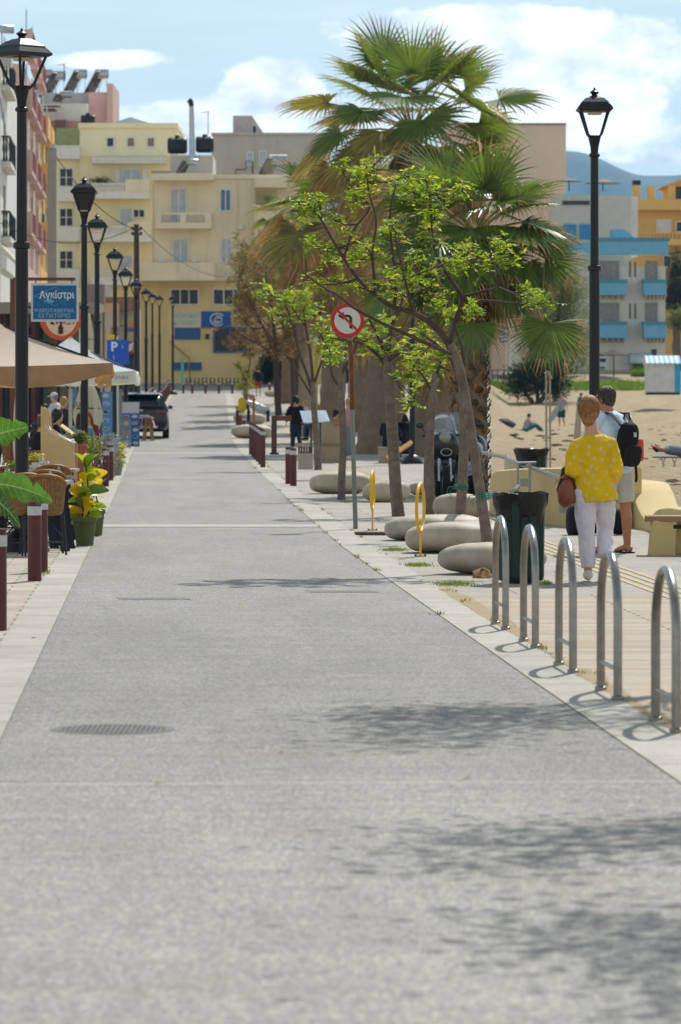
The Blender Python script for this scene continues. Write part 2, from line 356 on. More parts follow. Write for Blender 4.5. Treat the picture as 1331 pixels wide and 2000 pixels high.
def drift():
    R = random.Random(4); b = M(); rows = []; w = .05
    for k in range(150):
        d = 12+k*.14; w = min(.075, max(.0, w+R.gauss(0, .014))); e = xr(d)+.34; rows.append([(e-w*.5, d, .0125), (e, d, .0145), (e+w*1.6, d, .0125)])
    tag(b.grid(rows, True).build('sand_drift', ground_mat('drifted sand', f_plain(hx('8f7d62'), hx('a59274'), 2, 60), .95)), kind='stuff')
drift()
def weeds():
    R = random.Random(9); L = Leaves()
    for _ in range(70):
        d = R.uniform(18, 95); e = R.choice([xr(d)+.34, xr(d)+.34, xl(d)-.29, xr(d)+.0]); 
        for k in range(R.randrange(6, 26)): L.leaf((e+R.gauss(0, .02), d+R.gauss(0, .09), zr(d)+.008), R.uniform(.015, .05), .008, (R.gauss(0, .6), R.gauss(0, .6), .8))
    tag(L.build('joint_weeds', mat('dry weed', '7c7f45', .7, var=.3, scale=5, trans=.3, island=.35)), kind='stuff')
def litter():
    R = random.Random(17); b = M(); dry = mat('dry seaweed', '4a3b2a', .95, var=.3, scale=9)
    for _ in range(420):
        d = 50+R.random()**1.5*140; x = max(xbeach(d)+1, 4.7 if d < 56 else 0)+R.random()**1.3*14; q = R.uniform(.03, .13); b.ell((x, d, zg(x, d)+q*.3+.03), (q*R.uniform(1, 2.5), q*1.4, q*.5), 8, 5, (0, 0, R.uniform(0, 3)), 1, .7)
    tag(b.build('seaweed_litter', dry), kind='stuff')
litter()
for y, th in ((1028, .55), (868, .8), (935, .3)):          # pale bands across the road
    d = 45
    for _ in range(40): d = F*(CH-zr(d))/(y-HY)
    strip('road_band', lambda q: xl(q)+.003, lambda q: xr(q)-.003, .011, band_m, d-th, d+th, 8)
def tactile():
    b = M()
    for k in range(4):
        for d in steps(31, 150)[:-1]:
            w = xr(d)+2.06+k*.11; w2 = xr(d+1)+2.06+k*.11; e = 1.0 if d < 60 else 2.5; w2 = xr(d+e)+2.06+k*.11
            b.add([(w, d, zr(d)+.011), (w+.055, d, zr(d)+.011), (w2+.055, d+e, zr(d+e)+.011), (w2, d+e, zr(d+e)+.011)], [(0, 1, 2, 3)])
    tag(b.build('tactile_path', tact_m), kind='structure')
tactile()
def mountain():
    R = random.Random(3); prof = [(700, 330), (900, 300), (1060, 288), (1130, 290), (1180, 305), (1230, 322), (1270, 331), (1300, 327), (1340, 333), (1450, 310), (1600, 350), (1800, 400)]
    rows = []; sm = lambda px: sum(lerp_tab(prof, px+q) for q in (-24, -12, 0, 12, 24))/5
    for k in range(9):
        u = k/8; h = sin(min(1, u*1.25)*pi/2)**1.3 if u < .81 else 1-(u-.8)*2
        rows.append([(X(px, 5200), 4300+1300*u+60*sin(px*.021+k), 3+(Z(sm(px), 5200)-3)*h*(1+.05*sin(px*.03+k*1.3)*(1-h))) for px in range(640, 1800, 10)])
    tag(M().grid(rows, True).build('mountain', mat('mountain scrub', hx('4a5142'), .95, var=.3, scale=.004)), kind='structure')
mountain()
# ------------------------------------------------------------------ shared finishes
WHITE = mat('white painted render', 'd9d6cf', .8, var=.05, dirt=.25)
CREAM = mat('cream render', 'ded3b6', .85, var=.06, scale=.6, dirt=.5)
YELLOW = mat('yellow render', 'e3d5a8', .85, var=.06, scale=.5, dirt=.25)
PALEY = mat('pale yellow render', 'eae2bd', .85, var=.05, scale=.5, dirt=.25)
OCHRE = mat('ochre render', 'd8b068', .85, var=.06, scale=.5, dirt=.25)
PINK = mat('rose render', 'c9aaa0', .85, var=.06, dirt=.2)
GREYW = mat('grey render', 'b5b1aa', .9, var=.08, scale=.6, dirt=.5)
BEIGE = mat('beige render', 'd4c2ae', .9, var=.05, scale=.3, dirt=.2)
FRAME = mat('white window frame', 'd8d8d6', .5, var=.03)
GLASS = mat('window glass', '14181d', .15, var=.4, scale=1.5, spec=.45)
CURT = mat('curtained glass', 'a8b2b8', .25, var=.2, scale=3, spec=.6)
BLUEP = mat('blue paint', '2d5f96', .5, var=.08)
SKYB = mat('light blue paint', '6fabc9', .6, var=.06, dirt=.15)
BLACKM = mat('black metal', '121417', .38, .3, var=.2, spec=.5)
DARKM = mat('dark grey metal', '2c2f33', .5, .4)
STEEL = mat('galvanised steel', 'a9adb0', .38, .9, var=.15)
RUST = mat('red brown paint', '5a2c26', .55, var=.15, scale=6, dirt=.3)
BLKPL = mat('black plastic', '17191c', .45, var=.1)
CONC = mat('concrete', 'a59b8b', .9, var=.12, scale=1.5, bump=.2, dirt=.3)
WOOD = mat('weathered wood', '8f7350', .75, var=.2, scale=8)
def window(root, px0, y0, px1, y1, d, pane=GLASS, fr=FRAME, bars=1, cross=0, t=.07, name='window'):
    a = M(); x0, x1, z0, z1 = X(px0, d), X(px1, d), Z(y1, d), Z(y0, d)
    for bx in ((x0-t, z0-t, x1+t, z0), (x0-t, z1, x1+t, z1+t), (x0-t, z0, x0, z1), (x1, z0, x1+t, z1)): a.box((bx[0], d-.08, bx[1]), (bx[2], d, bx[3]))
    for k in range(bars): q = x0+(x1-x0)*(k+1)/(bars+1); a.box((q-t*.45, d-.065, z0), (q+t*.45, d, z1))
    if cross: q = z0+(z1-z0)*cross; a.box((x0, d-.06, q-t*.35), (x1, d, q+t*.35))
    w = a.build(name, fr, root)
    M().box((x0+.004, d-.03, z0+.004), (x1-.004, d-.005, z1-.004)).build('pane', pane, w)
    return w
def balusters(b, x0, x1, y, z0, z1, n):
    for i in range(n):
        x = x0+(x1-x0)*(i+.5)/n; h = z1-z0
        b.lathe([(.045, z0), (.06, z0+h*.1), (.085, z0+h*.3), (.05, z0+h*.6), (.065, z0+h*.9), (.05, z1)], (x, y, 0), 6)
# ------------------------------------------------------------------ cream corner building at the end of the road
def cream_house():
    d = 237; r = thing('corner_building', 'cream corner building closing the end of the road, blue shop sign on it', 'building', G(420, d))
    M().pb(301, 345, 600, 548, d, 14).build('wall', CREAM, r)
    M().pb(268, 548, 640, 775, d+.25, 14).build('ground_floor_wall', mat('ochre yellow render', 'd3c08a', .85, var=.08, scale=.5, dirt=.5), r)
    b = M(); b.pb(296, 338, 416, 352, d-1.1, 1.1); b.pb(416, 341, 606, 349, d-.15, .15); b.build('roof_edge', CREAM, r)
    b = M(); b.box((X(498, d), d-1.3, Z(547, d)), (X(560, d), d-.02, Z(412, d))); b.pb(498, 348, 560, 366, d-1.3, 1.28); b.build('bay', CREAM, r)
    M().pb(499, 367, 541, 411, d-1.36, .05).build('bay_shade_panel', mat('shaded loggia', '9b8862', .9), r)  # flat panel closing the loggia, the shade inside put into its colour
    b = M(); x0, x1 = X(306, d), X(414, d); z0, z1, zt = Z(448, d), Z(440, d), Z(417, d); y = d-1.25
    b.box((x0, y, z0), (x1, d-.01, z1)); b.box((x0, y, zt-.12), (x1, y+.12, zt)); b.box((x0, y, z1), (x1, y+.12, z1+.12))
    for q in (x0, (x0+x1)/2-.2, x1-.35): b.box((q, y+.002, z1+.12), (q+.35, y+.118, zt-.12))
    b.box((x0, y+.12, z1), (x0+.12, d-.01, zt)); b.box((x1-.12, y+.12, z1), (x1, d-.01, zt)); b.build('balcony', CREAM, r)
    M().pb(274, 513, 420, 548, d-1.5, 1.75).build('balcony', CREAM, r)
    window(r, 335, 370, 363, 446, d, CURT); window(r, 432, 371, 450, 411, d, mat('blue curtain', '5a7396', .4, var=.2, scale=4)); window(r, 339, 468, 367, 512, d, CURT); window(r, 434, 467, 452, 511, d, CURT)
    d += .25
    window(r, 335, 566, 387, 594, d, GLASS, bars=2); window(r, 418, 566, 476, 594, d, GLASS, bars=2)
    window(r, 344, 641, 390, 661, d, mat('blue shutter', '2f5c8c', .5, var=.15, scale=12), BLUEP, 0); window(r, 420, 642, 480, 686, d, GLASS, BLUEP, 1, t=.1)
    window(r, 338, 710, 366, 721, d, MATS['blue shutter'], BLUEP, 0); window(r, 374, 710, 392, 721, d, MATS['blue shutter'], BLUEP, 0)
    b = M(); b.pb(337, 608, 393, 640, d-.12, .1); s = b.build('white_sign', mat('faded white sign', 'bfc3b5', .6, var=.08), r)
    text(text(M(), 'ΝΙΣΑΛΚΑΣ', P(365, 616, d-.125), .26, None, width=1.5), 'ΚΙΣΣΑΜΟΥ', P(365, 631, d-.125), .24, None, width=1.5).build('lettering', mat('pale green letters', '8fae97', .7), s)
    s = M().pb(393.3, 608, 452, 640, d-.14, .12).build('blue_sign', mat('blue shop sign', '1f5596', .5, var=.08), r)
    b = M(); c = P(425, 624, d-.16)
    for rad, a0, a1 in ((.38, .6, 5.6), (.24, 3.4, 8.2), (.12, .4, 5.4)):
        b.tube([c+Vector((rad*1.15*cos(a0+(a1-a0)*k/14), 0, rad*sin(a0+(a1-a0)*k/14))) for k in range(15)], .035, 5)
    b.build('swirl_emblem', mat('white lettering', 'd7dde2', .6, var=.02), s)
    b = M(); b.tube([P(331, 666, d-.2), P(358, 690, d-.2), P(371, 700, d-.2), P(371, 745, d-.2)], .03, 6); b.build('pipe', mat('brown pipe', '6e5636', .6), r)
    M().pb(402, 652, 409, 662, d-.12, .12).build('wall_lamp', DARKM, r)
    b = M(); b.tube([P(299, 352, d-.06), P(299, 548, d-.06)], .05, 6); b.tube([P(463, 350, 237-.06), P(463, 548, 237-.06)], .05, 6); b.build('downpipe', CREAM, r)
    b = M()
    for px, y in ((380, 505), (470, 440), (316, 505), (523, 470)): b.pb(px-5, y, px+5, y+7, d-.55, .3)
    b.build('air_conditioner', FRAME, r)
    # roof structures
    b = M(); b.pb(333, 303, 416, 342, 240, 6); b.build('roof_hut', GREYW, r)
    b = M(); b.pb(296, 334, 333, 338.5, d-1.2, .5); b.build('roof_trim', mat('slate', '7d868c', .7), r)
cream_house()
def water_tank(px0, px1, y0, y1, d, lab):
    c = P((px0+px1)/2, (y0+y1)/2, d); L = X(px1, d)-X(px0, d); rr = (Z(y0, d)-Z(y1, d))/2; r = thing('water_tank', lab, 'water tank', (c.x, c.y, c.z-rr), 'black roof tanks')
    b = M(); pts = []; rs = []
    for k in range(13): pts.append(c+Vector((-L/2+L*k/12, 0, 0))); rs.append(rr*(.82 if k in (0, 12) else .97 if k % 3 else 1.0))
    b.tube(pts, rs, 18); b.build('tank_body', BLKPL, r)
    M().lathe([(.16, rr*.9), (.16, rr+.1), (.1, rr+.13)], c, 12).build('filler_cap', BLKPL, r)
water_tank(328, 366, 268, 301, 240.5, 'black ribbed plastic water tank on the cream roof, left of the flue pipe')
water_tank(383, 418, 266, 299, 240.5, 'black ribbed plastic water tank on the cream roof, right of the flue pipe')
def flue():
    d = 239.6; r = thing('flue_pipe', 'tall silver flue pipe standing between two black tanks', 'flue pipe', P(376, 312, d))
    M().tube([P(376, 312, d), P(374.5, 207, d)], [.19, .15], 12).build('pipe', STEEL, r)
    M().tube([P(374.5, 208, d), P(373, 199, d), P(369, 195, d)], [.16, .17, .18], 10).build('cowl', DARKM, r)
flue()
def solar(px, py, d, w, lab, flip=1, tank=.28, hgt=1.2):
    r = thing('solar_water_heater', lab, 'solar heater', P(px, py, d), 'solar water heaters on the roofs'); o = wl(r)
    b = M(); a = Vector((0, 0, hgt)); b.ob(o+Vector((-flip*.42, 0, hgt*.5)), (.09, w*1.1, hgt*1.45), (0, flip*.62, -.62)); b.build('collector_panel', mat('solar collector', '4a4338', .25, var=.2, spec=.7), r)
    b = M(); c = o+Vector((flip*.12, 0, hgt)); b.tube([c+Vector((-w/2, 0, 0)), c+Vector((-w/2+.06, 0, 0)), c+Vector((w/2-.06, 0, 0)), c+Vector((w/2, 0, 0))], [tank*.8, tank, tank, tank*.8], 14); b.build('tank', STEEL, r)
    b = M()
    for q in (-w*.3, w*.3): b.tube([o+Vector((q+flip*.2, .3, -.02)), c+Vector((q, .1, 0))], .025, 5); b.tube([o+Vector((q-flip*.5, -.3, -.02)), c+Vector((q, 0, 0))], .02, 5)
    b.build('stand', STEEL, r)
solar(372, 336, 238.5, .75, 'solar heater at the foot of the silver flue pipe', 1, .2, .62); solar(540, 338, 238.5, 1.2, 'solar heater half hidden by the tall palm, on the cream roof', 1, .3, .85)
def aerial(px, y0, y1, d, lab):
    r = thing('tv_aerial', lab, 'aerial', P(px, y1, d)); M().tube([P(px, y1, d), P(px, y0, d)], .03, 6).build('mast', DARKM, r)
    b = M(); b.tube([P(px-14, y0+3, d), P(px+2, y0+1, d)], .02, 5)
    for k in range(6): q = P(px-13+k*2.6, y0+3, d); b.tube([q+Vector((0, -.3, 0)), q+Vector((0, .3, 0))], .012, 4)
    b.build('antenna', DARKM, r)
aerial(407, 217, 264, 292, 'thin television aerial on the grey building behind the black tanks')
aerial(126, 124, 160, 275, 'thin television aerial among the four solar heaters')
def grey_house():
    d = 290; r = thing('grey_building', 'grey rendered building behind the cream roof, with a sloping stair penthouse', 'building', G(520, d))
    M().pb(414, 262, 640, 760, d, 12).build('wall', GREYW, r); M().pb(413, 259, 641, 263, d-.15, 12.2).build('parapet', GREYW, r)
    b = M(); b.prism([(X(454, d), Z(259, d)), (X(516, d), Z(259, d)), (X(491, d), Z(222, d)), (X(454, d), Z(222, d))], 'y', d+2, d+6); ph = b.build('penthouse', mat('pinkish grey render', 'b5a8a6', .9, dirt=.2), r)
    window(r, 494, 246, 501, 260, d+2, GLASS, bars=0, t=.04); window(r, 484, 298, 494, 322, d, CURT, bars=0); window(r, 508, 296, 519, 322, d, CURT, bars=0)
    b = M(); b.tube([P(461, 340, d-.5), P(461, 331, d-.5), P(481, 331, d-.5), P(481, 315, d-.5), P(494, 315, d-.5), P(494, 340, d-.5)], .05, 5); b.build('roof_railing', DARKM, r)
grey_house()
def yellow_house():
    d = 262; r = thing('yellow_building', 'yellow four storey building with white balconies left of the cream corner building', 'building', G(200, d))
    M().pb(156, 243, 347, 780, d, 12).build('wall', YELLOW, r); M().pb(110, 292, 156, 780, d+.5, 10).build('side_wing', PALEY, r)
    M().pb(153, 240, 348, 250, d-.2, 12.4).build('parapet', PALEY, r)
    M().pb(180, 306, 325, 319, d-.9, .88).build('awning', mat('white awning', 'cfcac2', .8), r)
    M().pb(156.5, 250, 347, 305, d-.04, .03).build('top_floor_wall', PALEY, r)
    for px in (216, 256, 295): window(r, px-6, 270, px+6, 286, d-.05, GLASS if px < 240 else mat('brown blind', '8c7060', .6), t=.1, bars=0)
    window(r, 240, 331, 274, 358, d, CURT, bars=1); window(r, 236, 409, 258, 440, d, CURT, bars=0); window(r, 262, 410, 282, 424, d, GLASS, bars=1); window(r, 236, 500, 258, 530, d, CURT, bars=0)
    for px in (230, 283): M().pb(px-5, 330, px+5, 359, d-.12, .11).build('shutter', WHITE, r)
    for ya, yb, yc, xa, xb in ((360, 376, 390, 181, 294), (443, 458, 474, 181, 298), (530, 543, 558, 181, 300)):
        b = M(); y = d-1.5; b.box((X(xa, d), y, Z(yc, d)), (X(xb, d), d-.01, Z(yb, d))); b.box((X(xa, d), y, Z(ya+3, d)), (X(xb-44, d), y+.16, Z(ya, d)))
        bal = b.build('balcony', WHITE, r)
        b = M(); balusters(b, X(xa, d)+.1, X(xb-44, d), y+.08, Z(yb, d), Z(ya+3, d), 14); b.build('balustrade', WHITE, bal)
        M().box((X(xb-46, d), y-.05, Z(yb+2, d)), (X(xb, d), y+.2, Z(ya-7, d))).build('parapet', BEIGE if ya > 500 else CREAM, r)
    for y0 in (330, 408, 491):
        window(r, 118, y0, 142, y0+33, d+.5, GLASS, bars=1, cross=.5); M().pb(112, y0+35, 156, y0+63, d-.5, .95).build('balcony', WHITE, r)
    M().pb(108, 284, 156, 310, d-.6, 1.05).build('balcony', WHITE, r)
    b = M(); b.prism([(X(196, d), Z(240.2, d)), (X(308, d), Z(240.2, d)), (X(250, d), Z(222, d))], 'y', d+3, d+9); b.build('gable', mat('grey blue sheet', 'a5b0b8', .6), r)
    r2 = thing('balcony_plant', 'dark green shrub spilling over the upper white balcony', 'plant', P(195, 362, d-.8)); LF = Leaves()
    for k in range(420): LF.leaf(P(195+RN.gauss(0, 11), 354+RN.gauss(0, 3.5), d-.9+RN.gauss(0, .25)), .16, .07)
    LF.build('foliage', LEAFD, r2)
class Leaves:
    """many small leaves in one mesh"""
    def __init__(s): s.v = []; s.f = []; s.mi = []; s.m = 0
    def leaf(s, p, L, w, dr=None, fold=.3, up=None):
        if dr is None: dr = Vector((RN.gauss(0, 1), RN.gauss(0, 1), RN.gauss(0, .8)-.1))
        dr = Vector(dr).normalized(); q = up or Vector((RN.gauss(0, .6), RN.gauss(0, .6), 1)); sd = dr.cross(q)
        sd = sd.normalized() if sd.length > 1e-4 else Vector((1, 0, 0)); n = sd.cross(dr); p = Vector(p); b = len(s.v)
        for a, c, e in ((0, 0, 0), (.45, 1, -fold), (.45, 0, 0), (.45, -1, -fold), (1, 0, -fold*.6)):
            s.v.append(tuple(p+dr*(a*L)+sd*(c*w/2)+n*(-e*w*.6)))
        s.f += [(b, b+1, b+4, b+2), (b, b+2, b+4, b+3)]; s.mi += [s.m, s.m]
    def strip(s, pts, ws, side):
        b = len(s.v)
        for p, w in zip(pts, ws): s.v.append(tuple(p-side*w)); s.v.append(tuple(p+side*w))
        for i in range(len(pts)-1): s.f.append((b+2*i, b+2*i+1, b+2*i+3, b+2*i+2)); s.mi.append(s.m)
    def build(s, name, m, parent=None, loc=None, smooth=False):
        off = wl(parent) if parent else Vector(loc or (0, 0, 0)); me = bpy.data.meshes.new(name)
        me.from_pydata([tuple(Vector(v)-off) for v in s.v], [], s.f)
        for k in (m if isinstance(m, (list, tuple)) else [m]): me.materials.append(k)
        me.polygons.foreach_set('material_index', s.mi); me.update(); o = bpy.data.objects.new(name, me); C.link(o)
        if parent: o.parent = parent
        else: o.location = off
        WL[o.name] = off; return o
LEAFD = mat('dark green leaves', '3d4a26', .6, var=.3, scale=1.2, trans=.25, island=.35)
LEAFG = mat('fresh green leaves', '8fa52e', .5, var=.2, scale=1.5, trans=.5, island=.35)
LEAFY = mat('yellow green leaves', 'b5b43c', .5, var=.2, scale=1.5, trans=.5, island=.3)
LEAFM = mat('deeper green leaves', '66822a', .5, var=.2, scale=1.5, trans=.45, island=.35)
LEAFO = mat('olive leaves', '7c8547', .6, var=.25, scale=.6, trans=.3, island=.35)
LEAFR = mat('rusty leaves', '8a6f4c', .7, var=.25, scale=1, trans=.35, island=.4)
BARK = mat('grey brown bark', '62544a', .9, col2='87796c', scale=9, bump=1.0, bscale=36, dirt=.6)
BARKD = mat('dark twigs', '4d3f38', .9, var=.2, scale=7)
yellow_house()
def pink_roof_house():
    d = 275; r = thing('pink_building', 'pink and white rooftop block carrying the solar heaters, upper left', 'building', G(150, d))
    M().pb(173, 180, 209, 780, d+3, 8).build('wall', mat('pale pink render', 'd3a9a6', .85, dirt=.2), r); M().pb(209, 163, 221, 780, d+2.5, 8).build('pier', PINK, r)
    M().pb(78, 181, 173, 205, d+4, 7).build('roof_wall', GREYW, r); M().pb(60, 202, 171, 240, d+1, 2.9).build('parapet', WHITE, r)
    M().pb(100, 236, 175, 780, d+.5, 6).build('lower_wall', mat('salmon render', 'b98a76', .85), r)
    b = M(); b.pb(66, 212, 108, 214, d-2, 2); b.prism([(d-2.2, Z(214, d)), (d-2.2, Z(211, d)), (d+.4, Z(206, d)), (d+.4, Z(209, d))], 'x', X(80, d), X(118, d)); b.build('canopy', RUST, r)
    M().pb(108, 234, 130, 256, d-1, 1.4).build('balcony', mat('maroon render', '7d5350', .85), r)
    M().pb(110, 250, 157, 290, d-4, 3).build('terrace_wall', mat('green netting', '8f9668', .9, var=.15, scale=4), r)
pink_roof_house()
for px, lab in ((88, 'solar heater furthest left on the pink rooftop'), (112, 'low solar heater second from the left on the pink rooftop'), (154, 'solar heater right of the aerial on the pink rooftop'), (196, 'solar heater beside the pink pier')):
    solar(px, 181 if px != 112 else 184, 279.5, 1.0, lab, 1, .36, 1.38)
for px, py, lab in ((68, 196, 'silver tank and collector below the others beside the street lamp'), (127, 197, 'small solar heater in front of the white rooftop wall')): solar(px, py, 275.2, .9, lab, 1, .27, .45)
water_tank(159, 186, 224, 243, 263, 'small black water tank on the yellow roof beside the grey gable')
weeds()
# ------------------------------------------------------------------ buildings along the left side of the street
def fx(d): return -6.25-.0475*d              # frontage line
def left_house(name, lab, d0, d1, top, wallm, trim, storeys, style):
    r = thing(name, lab, 'building', (fx(d0), d0, zr(d0)))
    M().add([(fx(d0), d0, zr(d0)-1), (fx(d1), d1, zr(d0)-1), (fx(d1)-12, d1, zr(d0)-1), (fx(d0)-12, d0, zr(d0)-1), (fx(d0), d0, top), (fx(d1), d1, top), (fx(d1)-12, d1, top), (fx(d0)-12, d0, top)],
        [(0, 1, 2, 3), (4, 5, 6, 7), (0, 1, 5, 4), (1, 2, 6, 5), (2, 3, 7, 6), (3, 0, 4, 7)]).build('wall', wallm, r)
    nb = max(2, int((d1-d0)/7))
    for z in storeys:
        for k in range(1 if style == 'rail' else nb):
            a = d0+(d1-d0)*(k+.12)/nb; e = d0+(d1-d0)*(k+.85)/nb; p = .38
            b = M(); b.add([(fx(a)+.01, a, z-.2), (fx(e)+.01, e, z-.2), (fx(e)+p, e, z-.2), (fx(a)+p, a, z-.2), (fx(a)+.01, a, z), (fx(e)+.01, e, z), (fx(e)+p, e, z), (fx(a)+p, a, z)],
                [(0, 1, 2, 3), (4, 5, 6, 7), (0, 1, 5, 4), (1, 2, 6, 5), (2, 3, 7, 6), (3, 0, 4, 7)])
            if style != 'rail': b.box((fx(a)+.02, a-.02, z), (fx(a)+p, a+.1, z+.95))
            if style == 'solid': b.add([(fx(a)+p-.12, a+.1, z), (fx(e)+p-.12, e, z), (fx(e)+p, e, z), (fx(a)+p, a+.1, z), (fx(a)+p-.12, a+.1, z+.95), (fx(e)+p-.12, e, z+.95), (fx(e)+p, e, z+.95), (fx(a)+p, a+.1, z+.95)],
                [(0, 1, 2, 3), (4, 5, 6, 7), (0, 1, 5, 4), (1, 2, 6, 5), (2, 3, 7, 6), (3, 0, 4, 7)])
            bl = b.build('balcony', trim, r)
            if style != 'solid':
                b = M(); n = 14
                for i in range(n+1):
                    y = a+.1+(e-a-.1)*i/n; b.tube([(fx(y)+p-.05, y, z), (fx(y)+p-.05, y, z+.95)], .028, 5)
                if style == 'rail':
                    for i in range(7): q = i/6*p; b.tube([(fx(a)+q, a, z), (fx(a)+q+(.06 if i % 2 else -.06), a-.08, z+.5), (fx(a)+q, a, z+.98)], .026, 5)
                    b.tube([(fx(a), a, z+1), (fx(a)+p-.05, a, z+1)], .035, 5)
                b.tube([(fx(a)+p-.05, a, z+.97), (fx(e)+p-.05, e, z+.97)], .04, 5); b.build('railing', BLACKM if style == 'rail' else mat('rose rail', '9b5f5c', .6), bl)
            c = (a+e)/2; w = M(); w.add([(fx(y)+.03, y, zz) for y, zz in ((c-.8, z+.03), (c+.8, z+.03), (c+.8, z+2.2), (c-.8, z+2.2))], [(0, 1, 2, 3)])
            w.add([(fx(y)+.0, y, zz) for y, zz in ((c-.8, z+.03), (c+.8, z+.03), (c+.8, z+2.2), (c-.8, z+2.2))], [(0, 1, 2, 3)]); w.build('balcony_door', GLASS, r)
    return r
hz = lambda y, d: Z(y, d)
w = left_house('white_house', 'white apartment house with black balcony railings on the left edge', 152, 177, Z(98, 153), WHITE, WHITE, [Z(330, 158), Z(472, 158), Z(185, 158)], 'rail')
b = M()
for y, px in ((500, 30), (545, 46)): b.prism([(fx(150)+.1, Z(y-22, 150)), (X(px, 150), Z(y+8, 150)), (X(px, 150), Z(y+16, 150)), (fx(150)+.1, Z(y-10, 150))], 'y', 150, 152.5)
b.build('awning', mat('white canvas', 'd2cec6', .8, trans=.3), w)
M().pb(0, 100, 22, 130, 151, .8).build('rooftop_unit', GREYW, w)
w2 = left_house('rose_house', 'rose pink apartment house with stacked balconies behind the nearest street lamp', 178, 203, Z(128, 179), PINK, PINK, [Z(262, 198), Z(375, 198), Z(485, 198), Z(163, 198)], 'bars')
w3 = left_house('ochre_house', 'ochre yellow apartment house with stacked balconies beyond the rose one', 204, 219, Z(205, 205), OCHRE, OCHRE, [Z(278, 212), Z(368, 212), Z(480, 212)], 'solid')
b = M(); b.add([P(75, 415, 206), P(88, 418, 206), P(90, 448, 206), P(77, 446, 206)], [(0, 1, 2, 3)]); tag(b.build('beach_towel', mat('blue towel', '4d8fb5', .9, trans=.3), loc=P(80, 440, 206), thick=.03), 'blue towel hung over the lowest ochre balcony', 'towel')
r = thing('solar_water_heater', 'silver solar tank at the top left corner behind the nearest lantern', 'solar heater', P(8, 97, 155), 'solar water heaters on the roofs')
M().tube([P(-22, 55, 155), P(-20, 55, 155), P(26, 58, 155), P(28, 58, 155)], [.14, .17, .17, .14], 14).build('tank', STEEL, r); M().tube([P(4, 97, 155), P(4, 60, 155)], .03, 6).build('stand', STEEL, r)
# taverna behind the parasols
def pavilion():
    d = 112; r = thing('taverna_pavilion', 'glazed taverna front with dark posts behind the parasols', 'taverna', G(90, d))
    M().pb(-60, 610, 205, 842, d+1.2, 3).build('back_wall', mat('awning shade back wall', '82765f', .9, var=.12, scale=1), r)  # cream wall darkened in colour to carry the shade under the awnings
    M().pb(-70, 590, 190, 612, d-1.0, 3.2).build('roof', mat('pavilion roof', '8f8577', .9), r)
    for px, w_, m in ((2, 8, RUST), (14, 7, BLKPL), (24, 8, RUST), (40, 4, STEEL), (66, 9, RUST), (74, 6, BLKPL), (114, 5, DARKM), (196, 6, CONC)): M().pb(px-w_/2, 612, px+w_/2, 850, d, .25).build('post', m, r)
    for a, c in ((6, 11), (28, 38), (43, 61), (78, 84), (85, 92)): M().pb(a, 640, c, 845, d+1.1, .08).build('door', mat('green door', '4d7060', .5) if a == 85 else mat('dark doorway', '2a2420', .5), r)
    M().pb(138, 752, 150, 790, d+1.05, .1).build('poster', mat('blue poster', '6c8fb0', .6, var=.3, scale=5), r)
    M().pb(155, 640, 158, 848, d-.2, .1).build('post', WHITE, r)
pavilion()
def side_shops():
    d = 172; r = thing('shop_row', 'low shops with signs behind the row of lamp posts', 'shop', G(215, d))
    M().pb(175, 600, 262, 812, d, 6).build('wall', mat('dusty plaster', 'b3a58c', .9), r); M().pb(170, 555, 205, 600, d+1, 5).build('upper_wall', mat('mauve grey', '857a78', .9), r)
    M().pb(206, 580, 262, 606, d-.4, 1).build('roof', mat('brown roof', '8d6a4c', .9), r); M().pb(204, 592, 233, 640, d-.5, .3).build('signboard', mat('pale orange sign', 'cfa487', .7), r)
    M().pb(176, 690, 262, 765, d-.1, .09).build('shop_window', GLASS, r)
    M().prism([(d-2.2, Z(690, d)), (d-2.2, Z(696, d)), (d-.01, Z(672, d)), (d-.01, Z(668, d))], 'x', X(176, d), X(262, d)).build('awning', RUST, r)
side_shops()
def closed_house():
    d = 246; r = thing('far_shop', 'grey blue shop front beyond the trees at the far end', 'shop', G(620, d))
    M().pb(598, 556, 960, 775, d, 8).build('wall', mat('grey blue wall', '9da5aa', .85, var=.1, dirt=.3), r)
    for a, c in ((545, 596), (610, 650), (672, 712), (728, 770)): M().pb(max(a, 600), 640, max(c, 612), 745, d-.1, .09).build('shop_window', GLASS, r)
    M().pb(598, 612, 800, 634, d-.5, .45).build('fascia', BLUEP, r)
closed_house()
def tall_block():
    d = 320; r = thing('beige_block', 'tall blank beige block rising behind the palms', 'building', G(1000, d))
    M().pb(870, 243, 1106, 780, d, 14).build('wall', BEIGE, r); M().pb(868, 240, 1107, 244, d-.1, 14.2).build('coping', mat('grey coping', '8a8078', .9), r)
tall_block()
